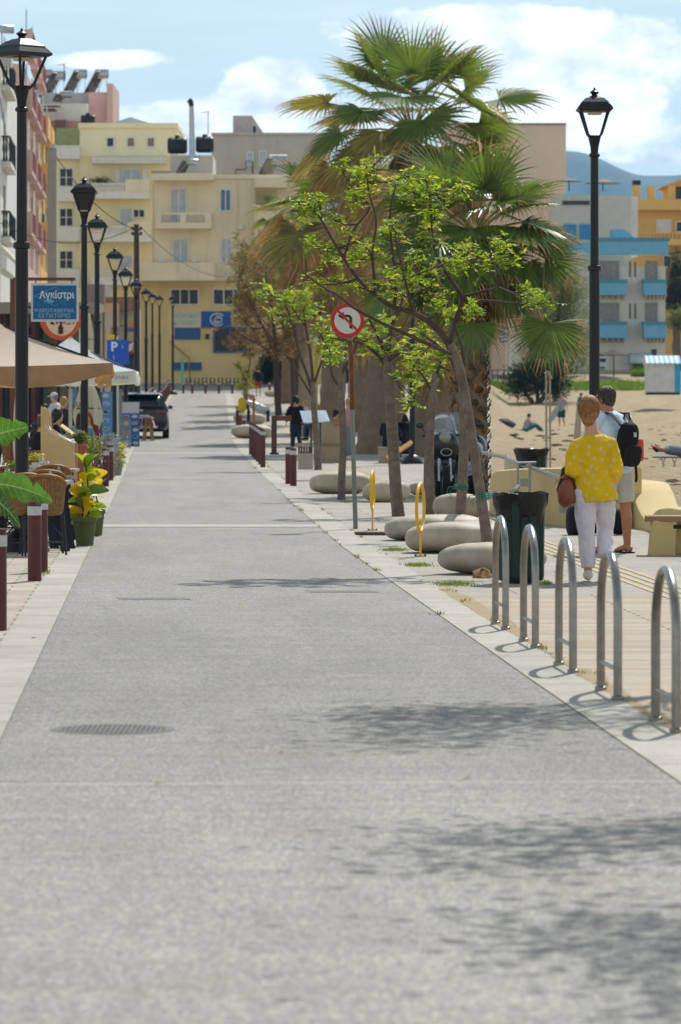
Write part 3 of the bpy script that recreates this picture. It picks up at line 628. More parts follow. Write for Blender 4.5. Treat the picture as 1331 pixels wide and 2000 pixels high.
# ------------------------------------------------------------------ the blue and white hotel and the ochre house on the right
def hotel():
    d = 272; r = thing('seaside_hotel', 'grey white hotel with light blue balconies behind the beach', 'hotel', (X(1150, d), d, zb(d)))
    HW = mat('hotel render', 'd0cbc2', .85, var=.05, scale=.4, dirt=.3)
    M().pb(1000, 560, 1110, 760, d+1.5, 10).build('rear_wing', HW, r)
    M().pb(1110, 520, 1300, 760, d, 10).build('wall', HW, r)
    M().pb(1085, 382, 1232, 520, d+5, 9).build('upper_block', mat('hotel upper render', 'bebcae', .85, var=.05, dirt=.3), r)
    M().pb(1219, 384, 1246, 500, d+6, 6).build('stair_block', WHITE, r)
    b = M(); b.pb(1164, 470, 1306, 497, d-1, 1); b.box((X(1110, d), d-1, Z(497, d)), (X(1164, d), d-.02, Z(474, d))); b.build('fascia', SKYB, r); M().pb(1160, 464, 1309, 470.2, d-1.1, 1.3).build('cornice', mat('teal trim', '4d8aa0', .6), r)
    b = M(); b.prism([(X(1198, d), Z(464, d)), (X(1244, d), Z(464, d)), (X(1222, d), Z(446, d)), (X(1198, d), Z(446, d))], 'y', d+1.2, d+3.5); b.build('roof_hatch', SKYB, r)
    b = M(); b.prism([(X(1092, d), Z(382, d)), (X(1192, d), Z(382, d)), (X(1160, d), Z(371, d)), (X(1110, d), Z(371, d))], 'y', d+5.2, d+9); b.build('blue_roof', mat('turquoise roof', '79c4c9', .6, var=.1), r)
    M().pb(1099, 392, 1152, 400, d+4.9, .09).build('clerestory', GLASS, r)
    for a, c in ((1100, 1126), (1132, 1160)): M().pb(a, 438, c, 468, d+4.9, .09).build('blue_panel', mat('hotel blue', '3d7fae', .6), r)
    for y0, yb, yc in ((511, 546, 576), (593, 628, 660)):
        for a, c in ((1172, 1208), (1262, 1283)):
            w_ = window(r, a, y0, c, yb+6, d, mat('hotel curtain', '8d8a88', .5, var=.3, scale=6), mat('hotel reveal', '9f988b', .8), bars=1)
        for a, c in ((1156, 1224), (1258, 1302)):
            b = M(); b.pb(a, yb+5, c, yc, d-1.2, 1.19); bl = b.build('balcony', SKYB, r); M().pb(a-2, yb, c+2, yb+5.2, d-1.3, 1.28).build('rail', MATS['teal trim'], bl)
            b = M(); n = 6
            for k in range(n): q = a+(c-a)*(k+.5)/n; b.prism([(d-.9, Z(yc, d)), (d-.02, Z(yc, d)), (d-.02, Z(yc+10, d))], 'x', X(q-1.6, d), X(q+1.6, d))
            b.build('corbels', HW, bl)
        for q in (1231, 1241): M().pb(q-2, y0, q+2, y0+30, d-.03, .02).build('slit_window', mat('slit glass', '6d675f', .4), r)
    b = M(); n = 8; c0 = (X(1250, d), Z(694, d)); rr = X(1272, d)-c0[0]
    b.grid([[(c0[0]+dx, d-.05-1.5*sin(k*pi/2/n), Z(690, d)-.75*(1-cos(k*pi/2/n))) for dx in (-rr, 0, rr)] for k in range(n+1)], True); b.prism([(d-1.5, Z(690, d)-.75), (d-.06, Z(690, d)-.75), (d-.06, Z(690, d))], 'x', c0[0]-rr-.02, c0[0]-rr); b.build('door_canopy', mat('pale canopy', 'b7bfbd', .7), r, thick=.03)
    M().pb(1236, 694, 1256, 735, d-.04, .03).build('door', GLASS, r); M().pb(1273, 682, 1283, 700, d-.04, .03).build('slit_window', GLASS, r)
    M().pb(1160, 690, 1180, 735, d-.04, .03).build('door', GLASS, r)
hotel()
def roof_parasol(px, y, w_, d, lab, post, cm, hh=5):
    r = thing('sunshade', lab, 'parasol', P(px, post, d)); M().tube([P(px, post, d), P(px, y, d)], .04, 6).build('pole', DARKM, r)
    c = P(px, y-hh, d); n = 8; b = M(); R_ = w_/2/sc(d)
    b.add([c]+[(c.x+R_*cos(2*pi*k/n), c.y+R_*sin(2*pi*k/n), Z(y, d)) for k in range(n)], [(0, k+1, (k+1) % n+1) for k in range(n)]); b.build('canopy', cm, r, thick=.04)
STRAW = mat('weathered canvas', '81766c', .9, var=.1)
roof_parasol(1178, 358, 72, 279, 'flat grey sunshade on the hotel roof right of the tall lamp', 374, STRAW, 8); roof_parasol(1112, 354, 50, 279, 'flat grey sunshade on the hotel roof beside the palm leaves', 374, STRAW, 6)
roof_parasol(1199, 694, 60, 262, 'dark brown sunshade in front of the hotel doors', 738, mat('dark canvas', '4a3f3a', .9), 12)
def ochre():
    d = 300; r = thing('ochre_villa', 'ochre yellow villa with roof terrace at the right edge', 'villa', (X(1300, d), d, zb(d)))
    M().pb(1240, 400, 1420, 760, d, 12).build('wall', OCHRE, r); M().pb(1236, 389, 1420, 410, d-1.2, 1.19).build('terrace_parapet', OCHRE, r)
    M().pb(1238, 360, 1251, 389, d, 1).build('chimney', OCHRE, r); M().pb(1237, 352, 1252, 361, d-.05, 1.1).build('chimney_cap', DARKM, r)
    b = M(); b.pb(1265, 363, 1280, 389, d, .6); b.pb(1306, 363, 1320, 389, d, .6); b.pb(1306, 360, 1420, 389, d+2, 6); b.build('roof_piers', OCHRE, r)
    b = M(); b.prism([(X(1296, d), Z(363, d)), (X(1440, d), Z(363, d)), (X(1400, d), Z(322, d))], 'y', d+.8, d+7); b.build('roof', mat('terracotta roof', 'd09a55', .85, var=.15, scale=3), r)
    window(r, 1284, 430, 1310, 452, d, WHITE, bars=0); M().pb(1320, 360, 1340, 388, d+1.9, .08).build('pane', GLASS, r); window(r, 1322, 434, 1345, 452, d, GLASS, bars=0); window(r, 1322, 520, 1345, 545, d, GLASS, bars=0); window(r, 1297, 500, 1310, 520, d, GLASS, bars=0)
    for ya, yb, yc in ((456, 468, 480), (524, 538, 552)):
        b = M(); y = d-1.3; b.box((X(1255, d), y, Z(yc, d)), (X(1420, d), d-.01, Z(yb, d))); b.box((X(1255, d), y, Z(ya+2, d)), (X(1420, d), y+.2, Z(ya-1, d))); bl = b.build('balcony', OCHRE, r)
        b = M(); balusters(b, X(1256, d), X(1420, d), y+.1, Z(yb, d), Z(ya+2, d), 22); b.build('balustrade', OCHRE, bl)
ochre()
# ------------------------------------------------------------------ back of the beach
def back_beach():
    for x0, x1, y0, y1, d, dd, lab in ((955, 1012, 742, 768, 250, 6, 0), (1095, 1265, 747, 768, 252, 6, 1), (1235, 1270, 722, 742, 262, 3, 2)):
        L = Leaves()
        for k in range(2600):
            px = RN.uniform(x0, x1); q = d+RN.random()*dd; g = Vector((X(px, q), q, zg(X(px, q), q))); L.leaf(g, RN.uniform(.15, .4), .07, (RN.gauss(0, .3), RN.gauss(0, .3), 1))
        tag(L.build('grass_bank', mat('grass blades', '6f8a2e', .6, var=.3, scale=.6, trans=.4, island=.3), loc=G((x0+x1)/2, d)), kind='stuff')
    r = thing('retaining_wall', 'low pale retaining wall running across the back of the beach', 'wall', (X(1200, 258), 258, zb(258)))
    b = M(); b.add([P(1175, 733, 262), P(1275, 752, 256), P(1420, 752, 256), P(1420, 765, 256), P(1275, 766, 256), P(1175, 748, 262)], [(0, 1, 4, 5), (1, 2, 3, 4)]); b.build('wall_face', CONC, r, thick=.3)
    r = thing('sea_fence', 'pale post and rail fence in front of the hotel', 'fence', (X(1170, 264), 264, zb(264)))
    b = M()
    for px in range(1090, 1240, 16): b.pb(px, 722, px+2, 745, 264, .1)
    b.build('posts', mat('pale fence', 'a9a59c', .8), r); b = M()
    for y in (723, 731): b.pb(1090, y, 1240, y+2.4, 263.9, .09)
    b.build('rails', MATS['pale fence'], r)
    r = thing('boardwalk_railing', 'grey railing with gravel strip left of the big beach bush', 'railing', (X(985, 252), 252, zb(252))); b = M()
    for px in range(950, 1030, 11): b.pb(px, 722, px+1.5, 747, 253, .06)
    for y in (722, 732): b.pb(950, y, 1030, y+1.6, 252.9, .05)
    b.build('rails', DARKM, r); M().pb(950, 733, 1040, 741, 254, .4).build('kerb_stones', mat('pale gravel', 'b3ada3', .9, var=.2), r)
    d = 215; r = thing('beach_hut', 'white beach hut with blue and white striped roof', 'hut', (X(1295, d), d, Z(768, d)))
    M().pb(1264, 712, 1318, 766, d, 1.6).build('wall', mat('white board', 'd3d3d0', .7, dirt=.15), r); M().pb(1318, 711, 1330, 766.5, d+.02, 1.6).build('side_panel', mat('bright blue board', '3f9fd0', .6), r)
    b = M(); n = 14
    for k in range(n): b.m = k % 2; a, c = 1262+68*k/n, 1262+68*(k+1)/n; b.prism([(d-.25, Z(712, d)), (d-.25, Z(709, d)), (d+.8, Z(694, d)), (d+1.9, Z(709, d)), (d+1.9, Z(712, d))], 'x', X(a, d), X(c, d))
    b.build('striped_roof', [mat('roof white', 'd5d9da', .7, var=.02), mat('roof blue', '6db4d8', .7, var=.03)], r); M().pb(1265, 766, 1329, 771, d+.1, 1.5).build('base', DARKM, r)
    text(M(), 'm', P(1286, 736, d-.003), .3, None).build('faint_mark', mat('faint blue mark', 'b5cad8', .7), r)
    r = thing('parked_truck', 'white van parked beside the hotel, partly behind the lamp', 'van', (X(1176, 262), 262, zb(262)-.0)); d = 266
    b = M(); b.pb(1168, 696, 1186, 722, d, 1.8); b.build('body', mat('van white', 'c9cdd0', .35), r, bevel=.08); M().pb(1170, 700, 1184, 707, d-.03, .02).build('rear_window', GLASS, r); M().pb(1172, 716, 1182, 719, d-.03, .02).build('bumper', DARKM, r)
    r = thing('greek_flag', 'blue and white striped flag on a pole beyond the palm', 'flag', G(990, 245)); d = 245
    M().tube([P(993, 745, d), P(993, 634, d)], .04, 6).build('flagpole', STEEL, r); b = M()
    for k in range(9):
        b.m = k % 2; b.grid([[P(975+18*j/6, 638+3.4*(k+e)+1.2*sin(j*1.1), d+.15*sin(j*1.3)) for j in range(7)] for e in (0, 1)])
    b.m = 0; b.add([P(984, 637.6, d-.2), P(993, 638, d-.2), P(993, 655, d-.2), P(984, 655, d-.2)], [(0, 1, 2, 3)])
    b.m = 1; b.add([P(987.6, 637.6, d-.23), P(989.6, 637.6, d-.23), P(989.6, 655, d-.23), P(987.6, 655, d-.23)], [(0, 1, 2, 3)]); b.add([P(984, 645, d-.23), P(993, 645, d-.23), P(993, 648, d-.23), P(984, 648, d-.23)], [(0, 1, 2, 3)])
    b.build('cloth', [mat('flag blue', '3a5fa8', .8, var=.02), mat('flag white', 'd8d8dc', .8, var=.02)], r)
back_beach()
def bush(name, lab, cat, d, blobs, n, m, L=.3, trunk=None, lw=.3):
    px = sum(b[0] for b in blobs)/len(blobs); r = thing(name, lab, cat, (X(px, d), d, zg(X(px, d), d)))
    lv = Leaves()
    for (bx, by, rx, ry) in blobs:
        c = P(bx, by, d); a, e = rx/sc(d), ry/sc(d)
        k = int(n*rx*ry/sum(q[2]*q[3] for q in blobs)); ncl = max(8, k//45)
        for _ in range(ncl):
            u = Vector((RN.gauss(0, 1), RN.gauss(0, 1), RN.gauss(0, 1))).normalized()*RN.uniform(.45, 1.05)
            cc = c+Vector((u.x*a, u.y*a*.8, u.z*e)); s_ = RN.uniform(.12, .28)*min(a, e)+.1
            for _ in range(45):
                q = Vector((RN.gauss(0, 1), RN.gauss(0, 1), RN.gauss(0, .8)))*s_; lv.leaf(cc+q, L*RN.uniform(.6, 1.3), L*lw, q+Vector((RN.gauss(0, .2), RN.gauss(0, .2), .1)))
    lv.build('crown', m, r); b = M(); o = wl(r)
    for (bx, by, rx, ry) in blobs:
        c = P(bx, by, d); b.tube([o+Vector((RN.gauss(0, .1), 0, -.2)), o.lerp(c, .5)+Vector((RN.gauss(0, .2), 0, 0)), c], [.16, .1, .04], 6)
    b.build('trunk', BARK, r); return r
bush('tamarisk_tree', 'hazy olive green tamarisk tree on the beach left of the tall lamp', 'tree', 232, [(1095, 560, 45, 50), (1060, 600, 45, 55), (1120, 620, 38, 60), (1080, 670, 55, 55), (1100, 520, 25, 30), (1040, 660, 30, 50), (1130, 690, 22, 45)], 15000, LEAFO, .34, lw=.16)
bush('beach_shrub', 'dark green shrub with low branches on the sand under the tamarisk', 'shrub', 226, [(1045, 735, 38, 38), (1080, 745, 32, 34), (1015, 750, 25, 25)], 7000, LEAFD, .28)
bush('dark_tree', 'dark evergreen tree below the ochre villa', 'tree', 285, [(1322, 520, 16, 30), (1318, 545, 20, 20)], 2500, LEAFD, .35, lw=.15); bush('hedge', 'dense dark hedge right of the hotel', 'hedge', 282, [(1322, 590, 26, 35), (1330, 570, 20, 25)], 4000, mat('dark hedge', '3a3a2c', .7, var=.2, island=.3), .25)
bush('pale_shrub', 'olive shrub below the dark hedge beside the hotel', 'shrub', 275, [(1320, 632, 20, 16), (1332, 625, 20, 20)], 2200, LEAFO, .25); bush('entrance_shrub', 'green shrub in front of the far shop beyond the palms', 'shrub', 236, [(528, 715, 14, 25), (545, 728, 14, 18), (517, 735, 10, 16)], 3000, LEAFD, .3)
# ------------------------------------------------------------------ street lamps
def lamp(loc, lab, rz=0, dark=False):
    r = thing('street_lamp', lab, 'street lamp', loc, 'black lantern street lamps'); o = Vector(loc)
    b = M(); b.lathe([(.3, 0), (.3, .03), (.16, .2), (.085, .24)], o, 16); b.build('base', BLACKM, r)
    b = M(); b.lathe([(.074, .2), (.07, 3.25), (.092, 3.26), (.092, 3.32), (.058, 3.33), (.053, 4.72), (.072, 4.73), (.072, 4.76), (.05, 4.78), (.055, 4.85), (.085, 4.98), (.095, 5.0)], o, 16); b.build('pole', BLACKM, r)
    b = M(); t = pi/4+rz
    for k in range(4):
        a = t+k*pi/2; q = lambda rad, z: o+Vector((rad*cos(a), rad*sin(a), z)); b.tube([q(.075, 4.97), q(.13, 5.02), q(.265, 5.33)], .016, 6)
    b.build('arms', BLACKM, r)
    b = M(); b.lathe([(.285, 5.31), (.33, 5.33), (.33, 5.35), (.27, 5.405), (.255, 5.405), (.255, 5.425), (.17, 5.48), (.16, 5.48), (.1, 5.505)], o, 4, t, False); b.build('roof', BLACKM, r)
    b = M(); b.lathe([(.05, 5.5), (.035, 5.53), (.06, 5.555), (.06, 5.565), (.02, 5.59), (.008, 5.62)], o, 12); b.build('finial', BLACKM, r)
    if dark: b = M(); b.lathe([(.1, 5.02), (.26, 5.31)], o, 4, t, False); b.build('lantern_glass', mat('smoked lantern glass', '15120f', .3, spec=.5), r)
    else:
        b = M(); b.lathe([(.1, 5.3), (.09, 5.27)], o, 12); b.build('light_source', mat('lamp reflector', 'bdb6a0', .5), r)
    return r
def by_top(px, ytop, H=5.62):                 # distance at which a lamp of height H reaches this row
    lo, hi = 20, 215
    for _ in range(60):
        d = (lo+hi)/2
        if HY-F*(zr(d)+H-CH)/d < ytop: lo = d
        else: hi = d
    return d
LAMPS = [(43, 55, 'nearest black street lamp on the left with its lantern cut by the photo edge', pi/4, 0), (165, 345, 'street lamp with a dark filled lantern in front of the yellow building', 0, 1), (190, 417, 'street lamp third from the left, just right of the dark filled lantern', 0, 0),
    (225, 482, 'street lamp fourth from the left, above the blue parking sign', 0, 0), (246, 520, 'street lamp fifth from the left, close to the wooden pole', 0, 0), (266, 543, 'street lamp touching the wooden utility pole', 0, 0), (286, 561, 'street lamp above the dark car, left of a pair', 0, 0), (298, 570, 'street lamp above the dark car, middle of the far cluster', 0, 0), (312, 578, 'slim far street lamp just left of the white wall sign', 0, 0), (338, 582, 'furthest street lamp, in front of the cream building sign', 0, 0)]
for px, yt, lab, rz, dk in LAMPS:
    d = by_top(px, yt); lamp((X(px, d), d, zr(d)), lab, rz, dk)
lamp((X(1161.5, 51), 51, 0), 'black street lamp on the right standing beside the walking couple', 0).scale = (1, 1, 1.03)
lamp((X(806, 95), 95, zr(95)), 'street lamp whose dark foot stands behind the young trees, lantern hidden in palm leaves', 0)
def wood_pole():
    d = 152; r = thing('utility_pole', 'brown wooden utility pole with wires rising beside the far street lamps', 'utility pole', G(268, d))
    M().tube([G(268, d)-Vector((0, 0, .3)), P(267, 438, d)], [.15, .1], 10).build('pole', BARKD, r)
    b = M()
    for y in (448, 458): b.tube([P(258, y, d), P(277, y, d)], .035, 5); b.ell(P(259, y-3, d), .06, 6, 4); b.ell(P(276, y-3, d), .06, 6, 4)
    b.build('insulators', DARKM, r)
    d = 150; r = thing('concrete_pole', 'grey concrete utility pole left of the yellow building', 'utility pole', G(102, d))
    b = M(); b.prism([(X(93, d), d), (X(110.5, d), d), (X(110.5, d), d+.3), (X(93, d), d+.3)], 'z', -.2, Z(289, d)); b.build('pole', mat('pole concrete', '98907f', .9, dirt=.4), r); M().pb(98, 281, 108, 289, d+.05, .2).build('cap', GREYW, r)
wood_pole()
def bollard(loc, lab, h=.72, w=.062, grp='red brown bollards', mm=None):
    r = thing('bollard', lab, 'bollard', loc, grp); o = Vector(loc)
    M().lathe([(w, 0), (w, h-.13), (w*.98, h-.125)], o, 14).build('post', mm or RUST, r)
    M().lathe([(w+.002, h-.125), (w+.002, h-.045)], o, 14).build('white_band', mat('worn white band', 'b9b9b6', .6, var=.25, scale=9), r)
    M().lathe([(w, h-.047), (w, h-.008), (w*.9, h)], o, 14).build('cap', mm or RUST, r); return r
BOLL = [(68, 34.4, 'brown bollard with white band standing left of the green pot'), (81, 36.2, 'brown bollard half hidden behind the nearest white banded one'), (-3.5, 26.9, 'brown bollard cut by the left edge of the photo'), (134, 45.5, 'brown bollard beside the dark table legs'), (207, 72, 'brown bollard behind the yellow leaved plant'), (216, 77, 'brown bollard just behind the one by the yellow leaved plant'),
    (564, 74, 'left one of two bollards by the slatted concrete seat'), (573.5, 72.5, 'right one of two bollards by the slatted concrete seat')]
for px, d, lab in BOLL: bollard((X(px, d), d, zr(d)), lab)
for k in range(6):
    d = 91+k*3.1; px = 514-k*4.6; bollard((X(px, d), d, zr(d)), 'nearest bollard of the close row beside the grey stone bench' if k == 0 else 'furthest bollard of the close row beside the grey stone bench' if k == 5 else 'one of the bollards inside the close row beside the grey stone bench', .9)
for k, (px, lab) in enumerate(((477, 'nearer of two bollards at the small tree'), (470, 'further of two bollards at the small tree'), (464, 'leftmost bollard at the small tree beside the yellow scooter bag'))): d = 132+k*9; bollard((X(px, d), d, zr(d)), lab)
for px, lab in ((339, 'far bollard below the furthest street lamp'), (358.5, 'far bollard in front of the turquoise post'), (376, 'far bollard second right of the turquoise post'), (402, 'far bollard third right of the turquoise post'), (428, 'far bollard fourth right of the turquoise post'), (454, 'far bollard left of the small tree'), (527, 'far bollard right of the person in red shorts')):
    d = 221; bollard((X(px, d), d, zr(d)), lab, .66, .07)
for k in range(7):
    d = 176+k*6; px = 321+k*2.6; x = xl(d)-.2; r = bollard((x, d, zr(d)), 'brown bollard of the short row behind the dark car', .85); r['group'] = 'bollard row behind the dark car'
def barrier():
    d = 165; r = thing('street_railing', 'red brown railing running along the pavement behind the dark car', 'railing', (X(318, d), d, zr(d))); b = M()
    for q in (165, 172, 179): b.tube([(xl(q)-.55, q, zr(q)), (xl(q)-.55, q, zr(q)+1.0)], .04, 6)
    for z in (.25, .5, .75, 1.0): b.tube([(xl(165)-.55, 165, zr(165)+z), (xl(172)-.55, 172, zr(172)+z), (xl(179)-.55, 179, zr(179)+z)], .03, 5)
    b.build('rails', mat('faded red rail', '7a463c', .6), r)
barrier()
r = thing('turquoise_post', 'turquoise post in front of the cream corner building', 'post', G(357, 226)); M().tube([G(357, 226), P(356.5, 698, 226)], [.09, .07], 8).build('post', mat('turquoise paint', '5fae9f', .6), r); M().lathe([(.13, 0), (.13, .2), (.1, .22)], G(357, 226), 8).build('base', MATS['turquoise paint'], r)
for k in range(8):
    px = 369+k*15.5; d = 234; x = X(px, d); b = M(); zz = zr(d)
    b.tube([(x-.13, d, zz), (x-.13, d, zz+.42), (x-.05, d, zz+.45)], .04, 6); b.tube([(x+.13, d, zz), (x+.13, d, zz+.42), (x+.05, d, zz+.45)], .04, 6); b.tube([(x-.13, d, zz+.2), (x+.13, d, zz+.2)], .035, 6)
    tag(b.build('cycle_stand', mat('dark green paint', '31584a', .5), loc=(x, d, zz)), 'small dark green cycle stand along the wall of the cream corner building', 'cycle stand', 'green cycle stands by the far wall')
# ------------------------------------------------------------------ steel bike racks
RACKT = [(968, 27.6), (1023, 25.6), (1092, 23.3), (1174, 21.25), (1281, 19.2)]
RLAB = ['steel bike rack hoop nearest the green litter bin', 'second steel bike rack hoop from the litter bin', 'middle steel bike rack hoop of the row of five', 'fourth steel bike rack hoop in front of the white trousers', 'largest steel bike rack hoop cut close by the right edge']
RACKM = mat('brushed steel', '8f8b85', .3, 1, var=.18, scale=14, bump=.06, bscale=80)
for (px, d), lab in zip(RACKT, RLAB):
    o = Vector((X(px, d), d, 0)); r = thing('bike_rack', lab, 'bike rack', o, 'steel bike rack hoops'); v = Vector((.044, -.69, 0))
    e = o+v; H = .8; b = M(); pts = [o.copy()]; c = (o+e)/2; pts.append(o+Vector((0, 0, H-.33)))
    for k in range(1, 16): a = pi*k/16; pts.append(c-v/2*cos(a)+Vector((0, 0, H-.33+.31*sin(a))))
    pts += [e+Vector((0, 0, H-.33)), e]; b.tube(pts, .024, 14, side=(1, .1, 0)); b.build('hoop', RACKM, r)
    M().tube([o+Vector((0, 0, .17)), e+Vector((0, 0, .17))], .013, 8).build('crossbar', RACKM, r)
    [M().lathe([(.034, .006), (.034, .03), (.026, .035)], q, 12).build('foot', RACKM, r) for q in (o, e)]
# ------------------------------------------------------------------ litter bins
BAGM = mat('black bin bag', '08080a', .3, var=.3, spec=.35, bump=.6, bscale=16)
def bin_(loc, lab, h=.72, rr=.23, bag=.27, m=None, bagh=.2):
    r = thing('litter_bin', lab, 'litter bin', loc, 'round litter bins'); o = Vector(loc); n = 64; b = M(); rows = []
    for z, f in ((.03, .94), (.06, 1), (h*.5, 1.01), (h-.05, 1.03), (h-.03, 1.06), (h, 1.06)):
        rows.append([o+Vector((rr*f*(1 if z > h-.04 or (j//4) % 2 else .88)*cos(2*pi*j/n), rr*f*(1 if z > h-.04 or (j//4) % 2 else .88)*sin(2*pi*j/n), z)) for j in range(n+1)])
    b.grid(rows); b.build('body', m or mat('bin green', '16302b', .4, .2, var=.15, dirt=.2), r)
    M().lathe([(rr*.8, 0), (rr*.8, .035)], o, 20).build('foot', BLKPL, r)
    b = M(); rows = []; R = random.Random(len(lab))
    for k, (z, f) in enumerate(((h-bagh, .97), (h-bagh*.6, 1.04), (h-.05, 1.10), (h+.03, 1.22), (h+.045, 1.16), (h+.0, .95), (h-.12, .85))):
        ph = [R.uniform(0, 6.3) for _ in range(6)]; w_ = [.035*sin(j*pi/12+ph[0])+.03*sin(j*pi/6+ph[1])+.02*sin(j*pi/3+ph[2])+.02*sin(j*pi/2+ph[3]) for j in range(49)]; zz = [(.03 if k < 2 else .008)*(sin(j*pi/8+ph[4])+sin(j*pi/4+ph[5])) for j in range(49)]
        rows.append([o+Vector((rr*(f+w_[j])*cos(2*pi*j/48), rr*(f+w_[j])*sin(2*pi*j/48), z+zz[j])) for j in range(49)])
    b.grid(rows, True); b.build('bag', BAGM, r); return r
bin_((X(1017, 34), 34, 0), 'dark green ribbed litter bin with black bag beside the leaning tree', .76, .21)
bin_((X(1038, 58), 58, -.1), 'litter bin with black bag behind the low cream wall', .97, .22)
bin_((X(800, 108), 108, zr(108)), 'grey litter bin in the shade behind the young trees', .85, .3, m=DARKM)
bin_((X(557, 196), 196, zr(196)), 'far grey litter bin beside the distant tree trunks', 1.0, .3, m=DARKM)
# ------------------------------------------------------------------ pebble shaped stone seats
STONE = mat('polished stone', 'a89d8a', .6, var=.25, scale=4, bump=.1, bscale=120, dirt=.35)
PALE = mat('pale stone', 'b3a892', .65, var=.18, scale=4, bump=.1, bscale=120, dirt=.3)
def pebble(px0, px1, y0, y1, d, lab, m=STONE, rz=0, pw=.8):
    c = P((px0+px1)/2, (y0+y1)/2, d); h = (Z(y0, d)-Z(y1, d)); w = X(px1, d)-X(px0, d); c.z = zr(d)+h*.485
    r = thing('stone_seat', lab, 'stone seat', (c.x, d, zr(d)), 'pebble shaped stone seats'); M().ell(c, (w/2, min(.6, w*.3), h/2), 40, 20, (0, RN.uniform(-.04, .04), rz), pw*RN.uniform(.93, 1.08)).build('pebble', m, r, sub=1, disp=(.07, .45)); return r
PEB = [(856, 1068, 1058, 1124, 35.8, 'grey pebble seat at the foot of the leaning tree', STONE), (792, 1010, 1018, 1082, 40.9, 'grey pebble seat behind the yellow hoop', STONE), (752, 945, 1006, 1059, 44.6, 'grey pebble seat touching the boards on the paving', STONE), (845, 945, 961, 1014, 52.8, 'grey wedge shaped pebble seat in front of the motorcycles', STONE), (708, 802, 938, 982, 61.6, 'pale pebble seat beside the thick tree trunk', PALE), (605, 724, 920, 965, 67, 'pale pebble seat behind the road sign pole', PALE)]
for q in PEB: pebble(*q)
for px0, px1, y0, y1, d, lab in ((452, 533, 822, 850, 131, 'long grey pebble seat at the road edge behind the row of bollards'), (468, 520, 800, 822, 152, 'white pebble seat behind the long grey one'), (456, 482, 800, 817, 156, 'small pebble seat beside the small tree'), (517, 552, 766, 779, 205, 'far pebble seat near the person in red shorts'), (796, 850, 940, 966, 66, 'low pale pebble seat in front of the motorcycle wheel')): pebble(px0, px1, y0, y1, d, lab, PALE)
r = thing('rock', 'rough brown rock at the foot of the leaning tree', 'rock', (X(942, 35), 35, 0)); M().ell(P(942, 1130, 35)-Vector((0, 0, .0)), (.1, .12, .09), 12, 8, (.2, .3, 0), 1, .45).build('stone', mat('brown rock', '8a6a45', .95, var=.3, scale=14, bump=.5), r)
for px, y, w_, lab in ((888, 1143, 45, 'by the brown rock'), (818, 1106, 33, 'in front of the second pebble seat'), (772, 1076, 30, 'in front of the boards on the paving'), (1066, 1141, 14, 'beside the green litter bin'), (680, 982, 20, 'at the foot of the sign pole tree')):
    d = F*CH/(y-HY); L = Leaves()
    for k in range(int(w_*16)):
        p = Vector((X(px+RN.gauss(0, w_*.42), d), d+RN.gauss(0, .16), .0)); L.leaf(p, RN.uniform(.02, .05), .007, (RN.gauss(0, .6), RN.gauss(0, .6), .8))
    tag(L.build('grass_patch', mat('tuft grass', '7d8a3c', .7, var=.3, scale=5, trans=.35, island=.35), loc=(X(px, d), d, 0)), 'short grass growing between slabs '+lab, 'grass', kind='stuff')
def boards():
    d = 46.6; r = thing('timber_boards', 'two dark boards lying on the paving left of the pebble seats', 'boards', G(728, d)); b = M()
    b.ob(P(727, 1046, d)+Vector((0, 0, .03)), (.42, .12, .03), (0, 0, .05)); b.ob(P(735, 1048, d-.35)+Vector((-.05, 0, .03)), (.4, .09, .03), (0, 0, .02)); b.build('planks', BARKD, r); M().pb(750, 1040, 757, 1046, 46.4, .1).build('block', RUST, r)
boards()
# ------------------------------------------------------------------ yellow hoops
YEL = mat('yellow paint', 'e3b021', .4, var=.06, dirt=.15)
for px, yb, yt, wpx, lab in ((728, 1037, 921, 7, 'thin yellow hoop on a post behind the boards'), (821.5, 1088, 946, 18, 'yellow hoop on a post in front of the second pebble seat')):
    d = F*CH/(yb-HY); s_ = sc(d); o = Vector((X(px, d), d, 0)); r = thing('yellow_hoop', lab, 'cycle hoop', o, 'yellow hoops'); hz_ = (yb-yt)/s_; a = wpx/2/s_; ang = math.asin(min(1, a/.28)); b = M()
    b.tube([o, o+Vector((0, 0, hz_*.36))], .012, 10); b.build('post', YEL, r); c = o+Vector((0, 0, hz_*.68)); rad = hz_*.33
    b = M(); pts = [c+Vector((.26*cos(2*pi*k/32)*sin(ang), .26*cos(2*pi*k/32)*cos(ang), rad*sin(2*pi*k/32))) for k in range(33)]; b.tube(pts, .017, 10, side=(cos(ang), -sin(ang), 0)); b.build('ring', YEL, r)
    b = M(); b.box(o+Vector((-.06, -.03, .006)), o+Vector((.06, .03, .016)))
    for q in (-.05, .05): b.lathe([(.012, .016), (.012, .028)], o+Vector((q, 0, 0)), 6)
    b.build('base_plate', mat('rusty plate', '6a5238', .7, .3), r)
